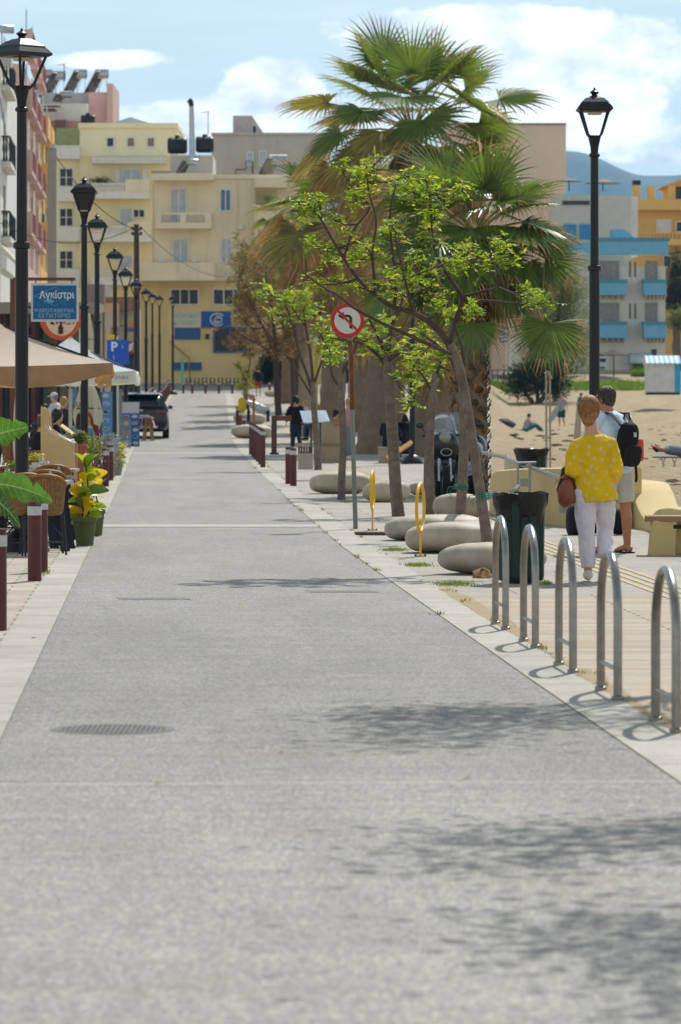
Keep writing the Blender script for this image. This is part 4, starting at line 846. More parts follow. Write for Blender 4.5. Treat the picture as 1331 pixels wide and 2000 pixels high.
# ------------------------------------------------------------------ road sign, road lids
def no_left():
    d = 48.6; o = G(695, d); r = thing('road_sign', 'round no left turn sign on a grey pole among the trees', 'road sign', o)
    M().tube([o, P(684, 660, d)], [.03, .028], 10).build('pole', mat('grey pole', '7c8078', .5, .4, dirt=.3), r); M().tube([P(688.5, 800, d-.002), P(686, 690, d-.002), P(683.5, 665, d-.002)], [.031, .032, .03], 10).build('rusty_section', mat('rust', '6b4526', .9, var=.3, scale=8), r)
    c = P(679, 626, d-.06); R_ = 33.5/sc(d); f = M(); q = Matrix.Rotation(radians(7), 3, 'Z')
    def disc(rad, y, n=40, r0=0): return [c+q@Vector((rad*cos(2*pi*k/n), y, rad*sin(2*pi*k/n))) for k in range(n)]
    b = M(); b.add(disc(R_, .012)+disc(R_, 0), [tuple(range(40)), tuple(range(79, 39, -1))]+[(k, (k+1) % 40, 40+(k+1) % 40, 40+k) for k in range(40)]); dk = b.build('disc', mat('sign red', 'b8251f', .4, var=.08), r)
    b = M(); b.add(disc(R_*.77, -.003), [tuple(range(40))]); b.build('white_field', mat('sign white', 'c9c4b8', .5, var=.05), dk)
    tr = lambda pts, y: [c+q@Vector((x*R_, y, z*R_)) for x, z in pts]
    b = M(); arc = [(.02+.26*cos(a), .08+.26*sin(a)) for a in [pi*k/10/1.0 for k in range(0, 6)]]; inn = [(.02+.1*cos(a), .1+.1*sin(a)) for a in [pi*k/10 for k in range(5, -1, -1)]]
    b.add(tr([(.28, -.55), (.28, .08)]+arc[1:]+[(-.22, .34), (-.22, .5), (-.56, .27), (-.22, .04), (-.22, .2), (.02, .2)]+inn[1:]+[(.12, -.5), (.2, -.42)], -.006), [tuple(range(2+5+6+5+2))]); b.build('arrow', mat('sign black', '141414', .5), dk)
    b = M(); b.add(tr([(-.6, .5), (-.5, .6), (.6, -.5), (.5, -.6)], -.009), [(0, 1, 2, 3)]); b.build('red_bar', MATS['sign red'], dk)
no_left()
def lid(px, y, w_, dep, lab, name, round_=False):
    d = F*CH/(y-HY); o = Vector((X(px, d), d, .0075)); r = thing(name, lab, 'drain cover', o); W_ = w_/sc(d)
    m = mat('cast iron', '6b6965', .9, 0, var=.3, scale=12)
    if round_:
        M().lathe([(W_/2, .0), (W_/2-.004, .0012)], o, 40).build('rim', m, r); b = M()
        for i in range(-11, 12):
            for j in range(-11, 12):
                if i*i+j*j < 110: b.ob(o+Vector((i*W_/25, j*W_/25, .0016)), (W_/44, W_/44, .001))
        b.build('studs', m, r)
    else:
        b = M(); b.box(o+Vector((-W_/2, -dep/2, 0)), o+Vector((W_/2, dep/2, .001))); b.build('frame', mat('dark slots', '85837e', .9, var=.2, scale=12), r); b = M(); n = 18
        for k in range(n): b.ob(o+Vector((-W_/2+W_*(k+.5)/n, 0, .0013)), (W_/n*.55, dep*.92, .001), (0, 0, .25))
        b.build('bars', m, r)
lid(222, 1427, 244, 0, 'round iron manhole cover in the road foreground', 'manhole_cover', True); lid(300, 1171, 135, .35, 'iron drain grate near the left edge of the road', 'drain_grate'); lid(668, 1157, 130, .35, 'iron drain grate near the right edge of the road', 'drain_grate')
d = F*CH/(968-HY); r = thing('slot_drain', 'thin dotted slot drain across the road', 'drain', (xl(d)+1.2, d, .006)); b = M()
for k in range(26): b.box((xl(d)+.12+k*.1, d-.1, .0065), (xl(d)+.17+k*.1, d+.1, .0085))
b.build('slots', mat('dark slots', '85837e', .9), r)
for px, y in ((180, 1396), (108, 1395), (470, 1191), (60, 1250), (540, 1476), (905, 1525), (300, 1536), (820, 1200)):
    d = F*CH/(y-HY); L = Leaves(); L.leaf((X(px, d), d, .013), .045, .03, (1, RN.random(), .05), up=Vector((0, 0, 1))); tag(L.build('fallen_leaf', mat('dry leaf', 'a98f62', .8, var=.3) if y != 1191 else LEAFY, loc=(X(px, d), d, .01)), 'dry fallen leaf lying on the grey road surface' if y != 1191 else 'yellow green fallen leaf on the road', 'leaf', 'fallen leaves on the road')
# ------------------------------------------------------------------ low cream walls, railing, bench on the promenade
WALLM = mat('cream promenade wall', 'c3ad78', .8, var=.08, scale=.8, bump=.1, dirt=.35)
def wall_along(name, lab, pts, thick, cat='wall', m=WALLM):     # pts: (x, d, top z)
    r = thing(name, lab, cat, (pts[0][0], pts[0][1], 0)); b = M(); rows = []
    for i, (x, y, z) in enumerate(pts):
        a, e = pts[max(i-1, 0)], pts[min(i+1, len(pts)-1)]; t = Vector((e[0]-a[0], e[1]-a[1], 0)).normalized(); n = Vector((-t.y, t.x, 0)); p = Vector((x, y, 0)); rr = .05
        rows.append([p+Vector((0, 0, -.1)), p+Vector((0, 0, z-rr)), p+n*.015+Vector((0, 0, z-.015)), p+n*rr+Vector((0, 0, z)), p+n*(thick-rr)+Vector((0, 0, z)), p+n*(thick-.015)+Vector((0, 0, z-.015)), p+n*thick+Vector((0, 0, z-rr)), p+n*thick+Vector((0, 0, -.1))])
    b.grid(rows, True); b.add(rows[0], [tuple(range(8))]); b.add(rows[-1], [tuple(range(7, -1, -1))]); return r, b.build('wall_body', m, r)
def curve(pts, n=8):
    out = []
    for i in range(len(pts)-1):
        p0, p1, p2, p3 = [Vector(pts[max(0, min(len(pts)-1, i+k))]) for k in (-1, 0, 1, 2)]
        for k in range(n): t = k/n; out.append(.5*((2*p1)+(-p0+p2)*t+(2*p0-5*p1+4*p2-p3)*t*t+(-p0+3*p1-3*p2+p3)*t**3))
    out.append(Vector(pts[-1])); return [tuple(q) for q in out]
def at(px, yt, d): return (X(px, d), d, Z(yt, d))
left_w = curve([at(956, 985, 56.5), at(957, 940, 56), at(962, 922, 55.3), at(985, 917, 53.8), at(1040, 914, 51.5), at(1110, 913, 49.5), at(1215, 913, 48.8)])
r, wb = wall_along('low_wall', 'curved cream low wall left of the woman in yellow, with metal rail', left_w, .42)
M().ob(P(1105, 994, 49.35)+Vector((0, -.03, 0)), (.17, .02, .1), (0, 0, -.3)).build('wall_light', mat('brushed lamp', '8d8d88', .4, .6), r); M().ob(P(1025, 942, 51.8)+Vector((0, -.1, 0)), (.13, .02, .11), (0, 0, -.4)).build('wall_light', MATS['brushed lamp'], r)
b = M(); c = P(1087, 940, 49.9)+Vector((0, -.05, 0)); b.tube([c+Vector((-.02, 0, -.04)), c+Vector((.0, 0, .04)), c+Vector((.025, 0, -.03))], .006, 5); b.build('scratched_mark', mat('faint scratch', '9c8c62', .9), r)
wave = curve([at(*q) for q in ((1150, 935, 50.5), (1215, 940, 49.8), (1228, 948, 49.4), (1236, 968, 49), (1244, 990, 48.6), (1253, 1006, 48.2), (1262, 1015, 47.8), (1270, 1008, 47.4), (1278, 997, 47), (1288, 992, 46.5), (1305, 990, 45.5), (1331, 993, 44.5), (1370, 985, 43))], 5)
wall_along('wave_wall', 'wavy cream low wall right of the couple, dipping before the bench', wave, .55)
d = 60; r = thing('low_wall', 'short pale slanting wall end behind the metal rail', 'wall', G(992, d)); M().prism([(X(984, d), 0), (X(1005, d), 0), (X(1009, d), Z(905, d)), (X(989, d), Z(886, d))], 'y', d, d+.5).build('wall_body', mat('pale wall', 'c2b595', .8, dirt=.2), r, bevel=.03)
def railing():
    d = 50.5; r = thing('handrail', 'steel handrail sloping along the curved cream wall', 'handrail', G(1012, d)); b = M()
    b.tube([P(944, 884, 57), P(985, 893, 54), P(1012, 905, 51.5), P(1058, 920, 50), P(1100, 935, 49)], .028, 10, side=(0, 0, 1)); b.tube([P(1012, 906, 51), P(1048, 905, 51)], .028, 8); b.build('rail', RACKM, r)
    b = M()
    for px, yb in ((1012, 965), (1035, 965)): b.box(P(px-2.2, 905, 50.6), P(px+2.2, 1010, 50.65))
    b.build('posts', RACKM, r); b = M(); b.tube([P(995, 962, 50), P(1006, 958, 50), P(1012, 950, 50.4)], .03, 8); b.build('bracket', RACKM, r)
railing()
def bench():
    d = 40; r = thing('park_bench', 'concrete bench with weathered timber slats at the right edge', 'bench', G(1310, d)); s_ = sc(d)
    for px, dd in ((1270, 0), (1318, .35)): b = M(); x0 = X(px, d+dd); b.prism([(x0, .0), (x0+.27, 0), (x0+.24, Z(1012, d)-.02), (x0+.03, Z(1012, d)-.02)], 'y', d+dd, d+dd+.34); b.build('support', WALLM, r, bevel=.02)
    b = M()
    for k in range(5): b.ob((X(1300, d)+.16+k*.008, d+.0+k*.1, Z(1016, d)+.012), (.75, .075, .06), (0, 0, -.18))
    for o in (b.build('slats', WOOD, r, bevel=.006),): pass
    b = M(); b.ob((X(1310, d)+.1, d+.15, Z(1026, d)-.02), (.5, .06, .04), (0, 0, -.18)); b.build('rail', DARKM, r)
bench()
def slat_seat():
    d = 77; r = thing('slatted_seat', 'square concrete seat with slatted top behind two bollards', 'seat', G(597, d)); M().pb(582, 884, 612, 917, d, .6).build('block', CONC, r, bevel=.02); b = M()
    for k in range(6): b.pb(582.5+k*5, 872, 586+k*5, 884, d-.02, .62)
    b.build('slats', BARKD, r)
    d = 96; r = thing('utility_cabinet', 'stained beige street cabinet under the white menu stand', 'cabinet', G(643, d)); M().pb(616, 822, 673, 908, d, .5).build('body', mat('cabinet beige', '9a8a6c', .8, var=.12, dirt=.5), r, bevel=.02); M().pb(613, 866, 676, 870, d-.03, .56).build('seam_band', mat('cabinet seam', '7d6f55', .8), r); M().pb(614, 818, 674, 823, d-.04, .6).build('lid', MATS['cabinet seam'], r)
    b = M(); b.ob(P(660, 830, d-.02), (.12, .01, .06), (0, 0, 0)); b.build('red_sticker', mat('faded red sticker', 'a5583c', .8, var=.2), r)
    d = 93; r = thing('menu_lectern', 'white double page menu board on dark legs beside the woman in black', 'menu board', G(617, d)); b = M(); b.add([P(586, 803, d+.25), P(612, 802, d+.25), P(616, 825, d-.1), P(593, 826, d-.1)], [(0, 1, 2, 3)]); b.add([P(617, 802, d+.25), P(637, 802, d+.25), P(645, 823, d-.1), P(620, 825, d-.1)], [(0, 1, 2, 3)]); b.build('pages', mat('laminated page', 'b9c4d0', .35, var=.12, scale=9), r, thick=.02); b = M()
    for px in (608, 626): b.tube([G(px, d), P(px, 820, d)], .02, 6)
    b.build('legs', DARKM, r)
    d = 88; r = thing('wayfinding_post', 'brown angular post shaped like an upside down L by the crossing', 'post', G(536, d)); M().pb(530.5, 812, 541, 886, d, .1).build('upright', BARKD, r, bevel=.006); M().pb(541, 812, 570, 822, d+.001, .1).build('arm', mat('post brown', '5e4535', .7), r, bevel=.006); M().pb(527, 884, 545, 888, d-.05, .2).build('foot', DARKM, r)
    r = thing('timber_beam', 'orange brown timber beam leaning behind the thick young trunk', 'beam', G(778, 84)); M().tube([P(754, 897, 84), P(803, 865, 86)], [(.05, .07)]*2, 4).build('beam', mat('fresh timber', 'a8773f', .7, var=.15, scale=10), r)
slat_seat()
def beach_post():
    d = 70; r = thing('beach_shower', 'pair of thin pale posts standing on the sand below the hanging palm leaf', 'shower', G(1072, d)); b = M()
    for px, y0 in ((1068, 728), (1075.5, 738)): b.tube([G(px, d)-Vector((0, 0, .1)), P(px-1, y0, d)], .019, 8)
    b.build('posts', mat('pale tube', 'a59b86', .6, .2), r); b = M(); b.tube([P(1065, 730, d), P(1070, 724, d), P(1077, 740, d)], .03, 6); b.build('head', MATS['pale tube'], r)
    d = 62; r = thing('leaning_plank', 'pale plank leaning on the sand left of the woman in yellow', 'plank', G(1124, d)); M().prism([(X(1116, d), Z(912, d)), (X(1131, d), Z(912, d)), (X(1138, d), Z(784, d)), (X(1128, d), Z(784, d))], 'y', d, d+.06).build('board', mat('pale plank', 'a79c88', .8), r)
beach_post()
def yellow_marker():
    d = 108; r = thing('yellow_post', 'thin yellow post behind the small tree beside the palm trunk', 'post', G(618, d)); M().tube([G(618, d), P(617, 664, d)], .055, 8).build('post', mat('lime yellow paint', 'b5a83e', .6), r); M().ell(P(617, 664, d), .08, 8, 6).build('cap', FRAME, r)
yellow_marker()
# ------------------------------------------------------------------ young street trees
def tree(name, lab, d, trunk, limbs, clusters, leafm, bark=BARK, leaf=.055, per=150, spread=.5, ties=None, grp='young street trees'):
    """trunk / limbs: (px, py, radius px[, depth offset]); clusters: (px, py, radius px)"""
    s_ = sc(d); pt = lambda q: P(q[0], q[1], d+(q[3] if len(q) > 3 else 0)); base = pt(trunk[0])
    r = thing(name, lab, 'tree', base, grp); R = random.Random(len(lab)*7+int(d))
    b = M(); tp = curve([pt(q) for q in trunk], 4); n = len(tp); rs = [lerp_tab([(i*4, q[2]/s_) for i, q in enumerate(trunk)], k) for k in range(n)]
    b.tube(tp, rs, 12); b.build('trunk', bark, r, )
    b = M(); nodes = []
    for lm in limbs:
        p = curve([pt((q[0], q[1], q[2], (q[3] if len(q) > 3 else 0))) for q in lm], 4); rr = [lerp_tab([(i*4, q[2]/s_*.82) for i, q in enumerate(lm)], k) for k in range(len(p))]
        b.tube(p, rr, 8); nodes += [Vector(q) for q in p]
    L = Leaves()
    for cx, cy, cr in clusters:
        c = P(cx, cy, d+R.uniform(-spread, spread)); near = min(nodes, key=lambda q: (q-c).length+max(0, q.z-c.z)*.8); rad = cr/s_
        mid = near.lerp(c, .5)+Vector((R.gauss(0, .04), R.gauss(0, .04), -.03)); b.tube([near, mid, c], [.011, .008, .004], 5)
        for k in range(4):
            e = c+Vector((R.gauss(0, 1), R.gauss(0, 1), R.gauss(.25, .8)))*rad*.55; b.tube([mid.lerp(c, R.uniform(.3, 1)), e], [.005, .003], 4)
            for j in range(max(3, per//52)):                   # a compound leaf: paired leaflets along a stalk
                dr = Vector((R.gauss(0, 1), R.gauss(0, 1), R.gauss(.1, .6))).normalized(); o = e+Vector((R.gauss(0, 1), R.gauss(0, 1), R.gauss(0, .8)))*rad*.2; ln = leaf*R.uniform(1.6, 3.2); sd = dr.cross(Vector((0, 0, 1))); L.m = 0 if R.random() < .6 else R.randrange(len(leafm))
                for i in range(4):
                    for sg in (-1, 1): L.leaf(o+dr*(ln*i/4)+Vector((0, 0, -.01*i*i*.3)), leaf*R.uniform(.6, 1.35), leaf*R.uniform(.35, .6), dr*.5+sd*sg+Vector((0, 0, R.gauss(-.1, .3))))
    b.build('branches', BARKD if bark is BARK else bark, r); L.build('crown', leafm, r)
    if ties:
        b = M()
        for px, py, w_ in ties:
            c = P(px, py, d); q = w_/2/s_
            for z in (-.02, .0, .02): b.tube([c+Vector((q*cos(2*pi*k/14), q*sin(2*pi*k/14), z)) for k in range(15)], .007, 5)
            b.tube([c+Vector((-q, 0, 0)), c+Vector((-q-.05, 0, -.05)), c+Vector((-q-.04, -.02, -.11))], .004, 4); b.tube([c+Vector((-q, 0, 0)), c+Vector((-q-.07, 0, -.0)), c+Vector((-q-.09, -.02, -.07))], .004, 4)
        b.build('green_tie', mat('green tie', '1f7a62', .6), r)
    return r
GL = [LEAFG, LEAFY, LEAFM]
tree('street_tree', 'leaning young tree with bright green leaves behind the green litter bin, nearest of all', 36.6,
    [(957, 1120, 12.5), (950, 1040, 11), (938, 960, 10.2), (926, 880, 9.8), (912, 790, 9.4), (897, 715, 9), (880, 672, 8.5)],
    [[(885, 690, 9), (866, 655, 8), (840, 630, 7.5, -.1), (806, 610, 6.5, -.2), (770, 600, 6, -.2), (735, 578, 5, -.3), (700, 545, 4.5, -.3), (672, 505, 4, -.2), (645, 460, 3, -.2), (622, 420, 2.5, -.1), (600, 400, 2)],
     [(878, 668, 7), (890, 625, 6, .2), (903, 583, 5.5, .3), (880, 545, 4.5, .3), (856, 505, 3.5, .2), (845, 455, 3, .2), (842, 405, 2, .2), (835, 360, 1.8, .1)],
     [(903, 580, 4.5, .3), (940, 570, 3.5, .2), (972, 560, 3, .1), (980, 525, 2.2, 0), (985, 490, 1.8, 0)], [(905, 585, 4, .3), (960, 588, 3, .4), (1010, 592, 2.5, .5), (1045, 583, 2, .5)],
     [(880, 690, 6, -.1), (845, 676, 5, -.4), (800, 655, 4.5, -.6), (740, 628, 4, -.8), (690, 600, 3.5, -1), (665, 580, 3, -1.1), (630, 560, 2.5, -1.1), (590, 530, 2, -1)],
     [(770, 600, 4.5, -.2), (775, 550, 4, 0), (768, 500, 3.5, .1), (763, 450, 3, .1), (764, 400, 2, .1), (775, 360, 1.6, .1)], [(806, 610, 4, -.2), (795, 560, 3, -.4), (780, 500, 2.5, -.5), (772, 460, 2, -.5)],
     [(735, 575, 3.5, -.3), (728, 500, 3, -.4), (735, 430, 2.5, -.4), (722, 380, 2, -.4), (715, 335, 1.5, -.4)], [(672, 505, 3, -.2), (690, 450, 2.4, 0), (722, 405, 2, .1), (690, 370, 1.6, .1), (670, 335, 1.4, .1)],
     [(812, 527, 5, .7), (830, 480, 4.5, .7), (842, 440, 3.5, .6), (870, 400, 2.5, .6), (895, 370, 1.8, .6)], [(806, 612, 4, -.2), (815, 560, 4, .3), (812, 527, 5, .7)]],
    [(602, 400, 20), (622, 396, 16), (590, 412, 14), (672, 332, 13), (715, 330, 20), (700, 345, 14), (692, 378, 16), (735, 352, 12), (775, 358, 24), (800, 345, 22), (830, 352, 24), (842, 372, 22), (862, 384, 16), (812, 388, 20), (900, 368, 16), (835, 405, 22), (850, 425, 20), (690, 395, 14), (655, 430, 10),
     (660, 482, 24), (700, 472, 26), (722, 488, 26), (690, 505, 24), (735, 505, 18), (640, 492, 18), (612, 478, 14), (635, 548, 22), (660, 552, 16), (620, 555, 14), (765, 440, 20), (745, 455, 18), (775, 470, 18), (880, 488, 22), (905, 492, 20), (870, 515, 16), (900, 515, 14), (955, 510, 22), (985, 492, 24), (1000, 510, 18), (975, 478, 16), (1040, 578, 20), (1055, 598, 18), (1028, 568, 12), (935, 612, 16), (922, 600, 12),
     (760, 545, 24), (790, 540, 22), (820, 555, 20), (745, 562, 18), (850, 560, 16), (840, 535, 14), (700, 560, 14), (860, 600, 14), (780, 575, 14), (800, 510, 20), (830, 470, 14)], GL, ties=[(947, 968, 30)], per=175)
tree('street_tree', 'straight young tree with a green tie, just left of the leaning one', 44.8, [(897, 1056, 12), (900, 1000, 10.5), (904, 930, 10), (907, 850, 9.5), (905, 780, 8), (900, 740, 6)], [[(901, 745, 6), (880, 700, 4), (850, 670, 3), (820, 650, 2)], [(901, 742, 5), (905, 690, 4), (890, 640, 3), (880, 590, 2)], [(905, 770, 4), (935, 720, 3), (940, 680, 2)]],
    [(845, 668, 22), (822, 645, 18), (868, 690, 16), (880, 610, 16), (800, 690, 18)], GL, ties=[(901, 951, 26)], leaf=.065)
tree('street_tree', 'thick trunked young tree beside the pale pebble seat', 54, [(779, 1012, 13), (774, 960, 12), (770, 900, 11.5), (765, 820, 11), (760, 750, 10), (756, 690, 8)], [[(758, 720, 7), (735, 690, 4), (700, 668, 3), (660, 662, 2), (640, 660, 1.6)], [(757, 705, 6), (785, 690, 4, -.3), (830, 700, 3, -.5), (880, 725, 2.5, -.6)], [(757, 695, 7), (765, 640, 5), (785, 590, 3), (790, 560, 2)], [(756, 700, 5), (735, 650, 3), (715, 610, 2)]],
    [(700, 640, 24), (728, 628, 26), (755, 640, 26), (780, 655, 24), (745, 668, 24), (715, 662, 22), (770, 690, 18), (655, 668, 18), (668, 688, 16), (645, 695, 12), (800, 700, 22), (828, 690, 22), (815, 725, 22), (790, 740, 22), (800, 768, 20), (832, 745, 18), (850, 715, 18), (735, 690, 16), (800, 790, 12)], GL, leaf=.075)
tree('street_tree', 'young tree with a split trunk right of the thick trunked one', 53.4, [(838, 1018, 13), (838, 960, 11), (838, 900, 9.5), (841, 830, 8.5), (846, 770, 7), (850, 730, 5)], [[(848, 750, 4), (860, 710, 3), (868, 670, 2)], [(846, 770, 4), (830, 740, 3), (815, 720, 2)]], [(868, 690, 18), (850, 720, 16), (835, 705, 16)], GL, leaf=.07)
tree('street_tree', 'thin bent tree trunk between the sign pole and the pebble seat', 63, [(667, 980, 8), (668, 930, 7.5), (671, 860, 7), (668, 790, 6.5), (664, 730, 5.5), (660, 690, 4)], [[(664, 735, 4), (690, 690, 3), (700, 660, 2)], [(662, 710, 3), (640, 680, 2.5), (625, 650, 2)], [(668, 760, 3.5), (650, 735, 2.5), (645, 700, 2)]], [(705, 655, 16), (640, 690, 16), (655, 700, 14), (625, 640, 14)], GL, leaf=.08)
tree('street_tree', 'slender young tree left of the no left turn sign with light green crown', 88, [(622, 923, 8), (619, 860, 6.5), (614, 800, 6), (611, 745, 5)], [[(612, 770, 4.5), (600, 730, 3.5), (585, 690, 3), (572, 640, 2), (560, 600, 1.6)], [(612, 760, 4.5), (608, 700, 3.5), (598, 640, 2.5), (590, 590, 2)], [(613, 780, 3.5), (590, 740, 2.5), (572, 715, 2)], [(612, 755, 3.5), (630, 700, 2.5), (640, 650, 2)], [(598, 640, 2), (560, 590, 1.5), (520, 575, 1.2)]],
    [(595, 600, 20), (575, 590, 20), (555, 600, 18), (585, 615, 18), (610, 610, 18), (530, 575, 18), (515, 565, 14), (540, 615, 14), (560, 580, 16), (640, 635, 14), (625, 660, 12), (600, 580, 14)], GL, leaf=.11, per=160)
tree('street_tree', 'very small tree with pale leaves at the far right road edge', 158, [(481, 800, 6), (480, 760, 4), (481, 735, 2.5)], [[(481, 745, 2), (487, 720, 1.5), (490, 700, 1)], [(481, 750, 2), (472, 725, 1.5), (465, 705, 1)]], [(478, 740, 12), (488, 750, 10), (470, 752, 10), (482, 728, 8), (465, 715, 7), (482, 765, 10)], [LEAFY, LEAFO], leaf=.14, per=110)
RL = [LEAFR, mat('orange spring leaves', '97703a', .7, var=.2, trans=.4, island=.3)]
for d, dx, lab in ((150, 0, 'bare branched tree with rusty young leaves in front of the blue shop sign'), (172, 40, 'twiggy rusty leaved tree beyond the palms')):
    k = 150/d; q = lambda x, y: (dx+x, y)
    tree('rusty_tree', lab, d, [(545+dx, 812-dx*.1, 7), (541+dx, 760, 6), (540+dx, 710, 5.5), (538+dx, 660, 4.5)], [[(540+dx, 690, 4), (515+dx, 640, 3), (490+dx, 590, 2), (470+dx, 540, 1.5)], [(539+dx, 670, 4), (530+dx, 600, 3), (520+dx, 540, 2), (525+dx, 490, 1.2)], [(540+dx, 700, 3), (565+dx, 640, 2.5), (580+dx, 580, 1.6), (590+dx, 520, 1.2)], [(540+dx, 705, 3), (510+dx, 675, 2), (480+dx, 660, 1.5), (455+dx, 640, 1)], [(515+dx, 640, 2), (490+dx, 640, 1.5), (460+dx, 610, 1)]],
        [(RN.uniform(450, 610)+dx*.6, RN.uniform(470, 690), RN.uniform(10, 18)) for _ in range(125)], RL+[LEAFO], bark=BARKD, leaf=.13, per=60, spread=2.5, grp='rusty leaved trees')
tree('rusty_tree', 'green and rusty tree whose crown overlaps the cream balcony', 160, [(575, 815, 6), (573, 750, 5), (570, 680, 4)], [[(571, 700, 3), (545, 600, 2), (520, 520, 1.4)], [(571, 690, 3), (560, 580, 2), (545, 490, 1.2)], [(572, 710, 3), (500, 620, 2), (465, 560, 1.2)]], [(RN.uniform(455, 600), RN.uniform(480, 600), RN.uniform(9, 15)) for _ in range(110)], [LEAFO, LEAFR], bark=BARKD, leaf=.13, per=60, spread=2, grp='rusty leaved trees')
# ------------------------------------------------------------------ palms
PGREEN = mat('palm green', '667a33', .4, var=.25, scale=1.5, trans=.42, island=.25, spec=.5)
POLIVE = mat('palm olive', '8b8546', .5, var=.25, scale=1.5, trans=.32, island=.3)
PBROWN = mat('dry palm leaf', 'ab8d62', .7, var=.25, scale=1.5, trans=.32, island=.35)
PETI = mat('palm stalk', '76703c', .5, var=.2, scale=3)
PTRUNK = mat('palm trunk', '7b6a55', .95, var=.2, scale=3, bump=.6, bscale=18, dirt=.4)
PGREEN2 = mat('deep palm green', '5a702f', .38, var=.25, scale=1.5, trans=.4, island=.3, spec=.55)
def frond(L, T, base, dr, pet, R_, R, green=1.0, sag=.15, nseg=38, tipbrown=.5, curl=0, to=None, fdir=None):
    """one fan leaf: stalk from base, then pleated blades that split and droop at their tips"""
    dr = dr.normalized(); up = Vector((0, 0, 1)); pts = []; p = base.copy(); v = dr.copy()
    for k in range(7): pts.append(p.copy()); v = (v+Vector((0, 0, -sag*.33))).normalized(); p = p+v*(pet/6)
    if to is not None:
        c_ = base.lerp(to, .5)+Vector((0, 0, .25)); pts = [base*(1-u)**2+c_*(2*u*(1-u))+to*u*u for u in [k/6 for k in range(7)]]; v = (pts[-1]-pts[-2]).normalized()
    T.tube(pts, [.028-.002*k for k in range(7)], 5)
    tip = pts[-1]; el_ = dr.z; f = (v+Vector((0, 0, -1))*max(0, .95-el_)*R.uniform(.35, 1.0)).normalized(); sd = v.cross(up)
    if fdir is not None: f = Vector(fdir).normalized(); sd = Vector((1, .1, .25)) if abs(f.x) < .6 else Vector((.1, .3, 1))
    if sd.length < .15: sd = f.cross(Vector((1, 0, .2)))
    sd.normalize(); sd = (sd-f*sd.dot(f)).normalized(); sd = (sd+f.cross(sd)*R.uniform(-.6, .6)).normalized(); n = sd.cross(f).normalized(); half = R.uniform(1.7, 2.1)
    for i in range(nseg):
        a = -half+2*half*(i+.5)/nseg; c = abs(a)/half; bd = (f*cos(a)+sd*sin(a)+n*(.12+curl*c)).normalized(); ln = R_*(1-.28*c*c)*R.uniform(.9, 1.06); w = R_*half/nseg*.62
        side = bd.cross(n).normalized(); side = (side+n*(.55 if i % 2 else -.55)).normalized(); pos = tip.copy(); q = []; ws = []; dd = bd.copy(); N = 7
        for k in range(N):
            u = k/(N-1); q.append(pos.copy()); ws.append(w*(.12+1.5*u if u < .5 else max(.03, .87*(1-u)/.5))); dd = (dd+Vector((0, 0, -1))*(sag*.25+(.55*max(0, u-.45))*R.uniform(.4, 1.5))*(.5+.3*R_)).normalized(); pos = pos+dd*(ln/(N-1))
        old = L.m; brown = R.random() < tipbrown
        L.strip(q[:5], ws[:5], side)
        if brown: L.m = 2 if R.random() < .6 else 1
        L.strip(q[4:], ws[4:], side); L.m = old
        if R.random() < .5:                                 # threads hanging between the blades
            e = q[4]; L.m = 2; L.strip([e, e+dd*.12+Vector((R.gauss(0, .05), R.gauss(0, .05), -.1)), e+dd*.15+Vector((R.gauss(0, .08), R.gauss(0, .08), -.32))], [.006, .005, .002], side); L.m = old
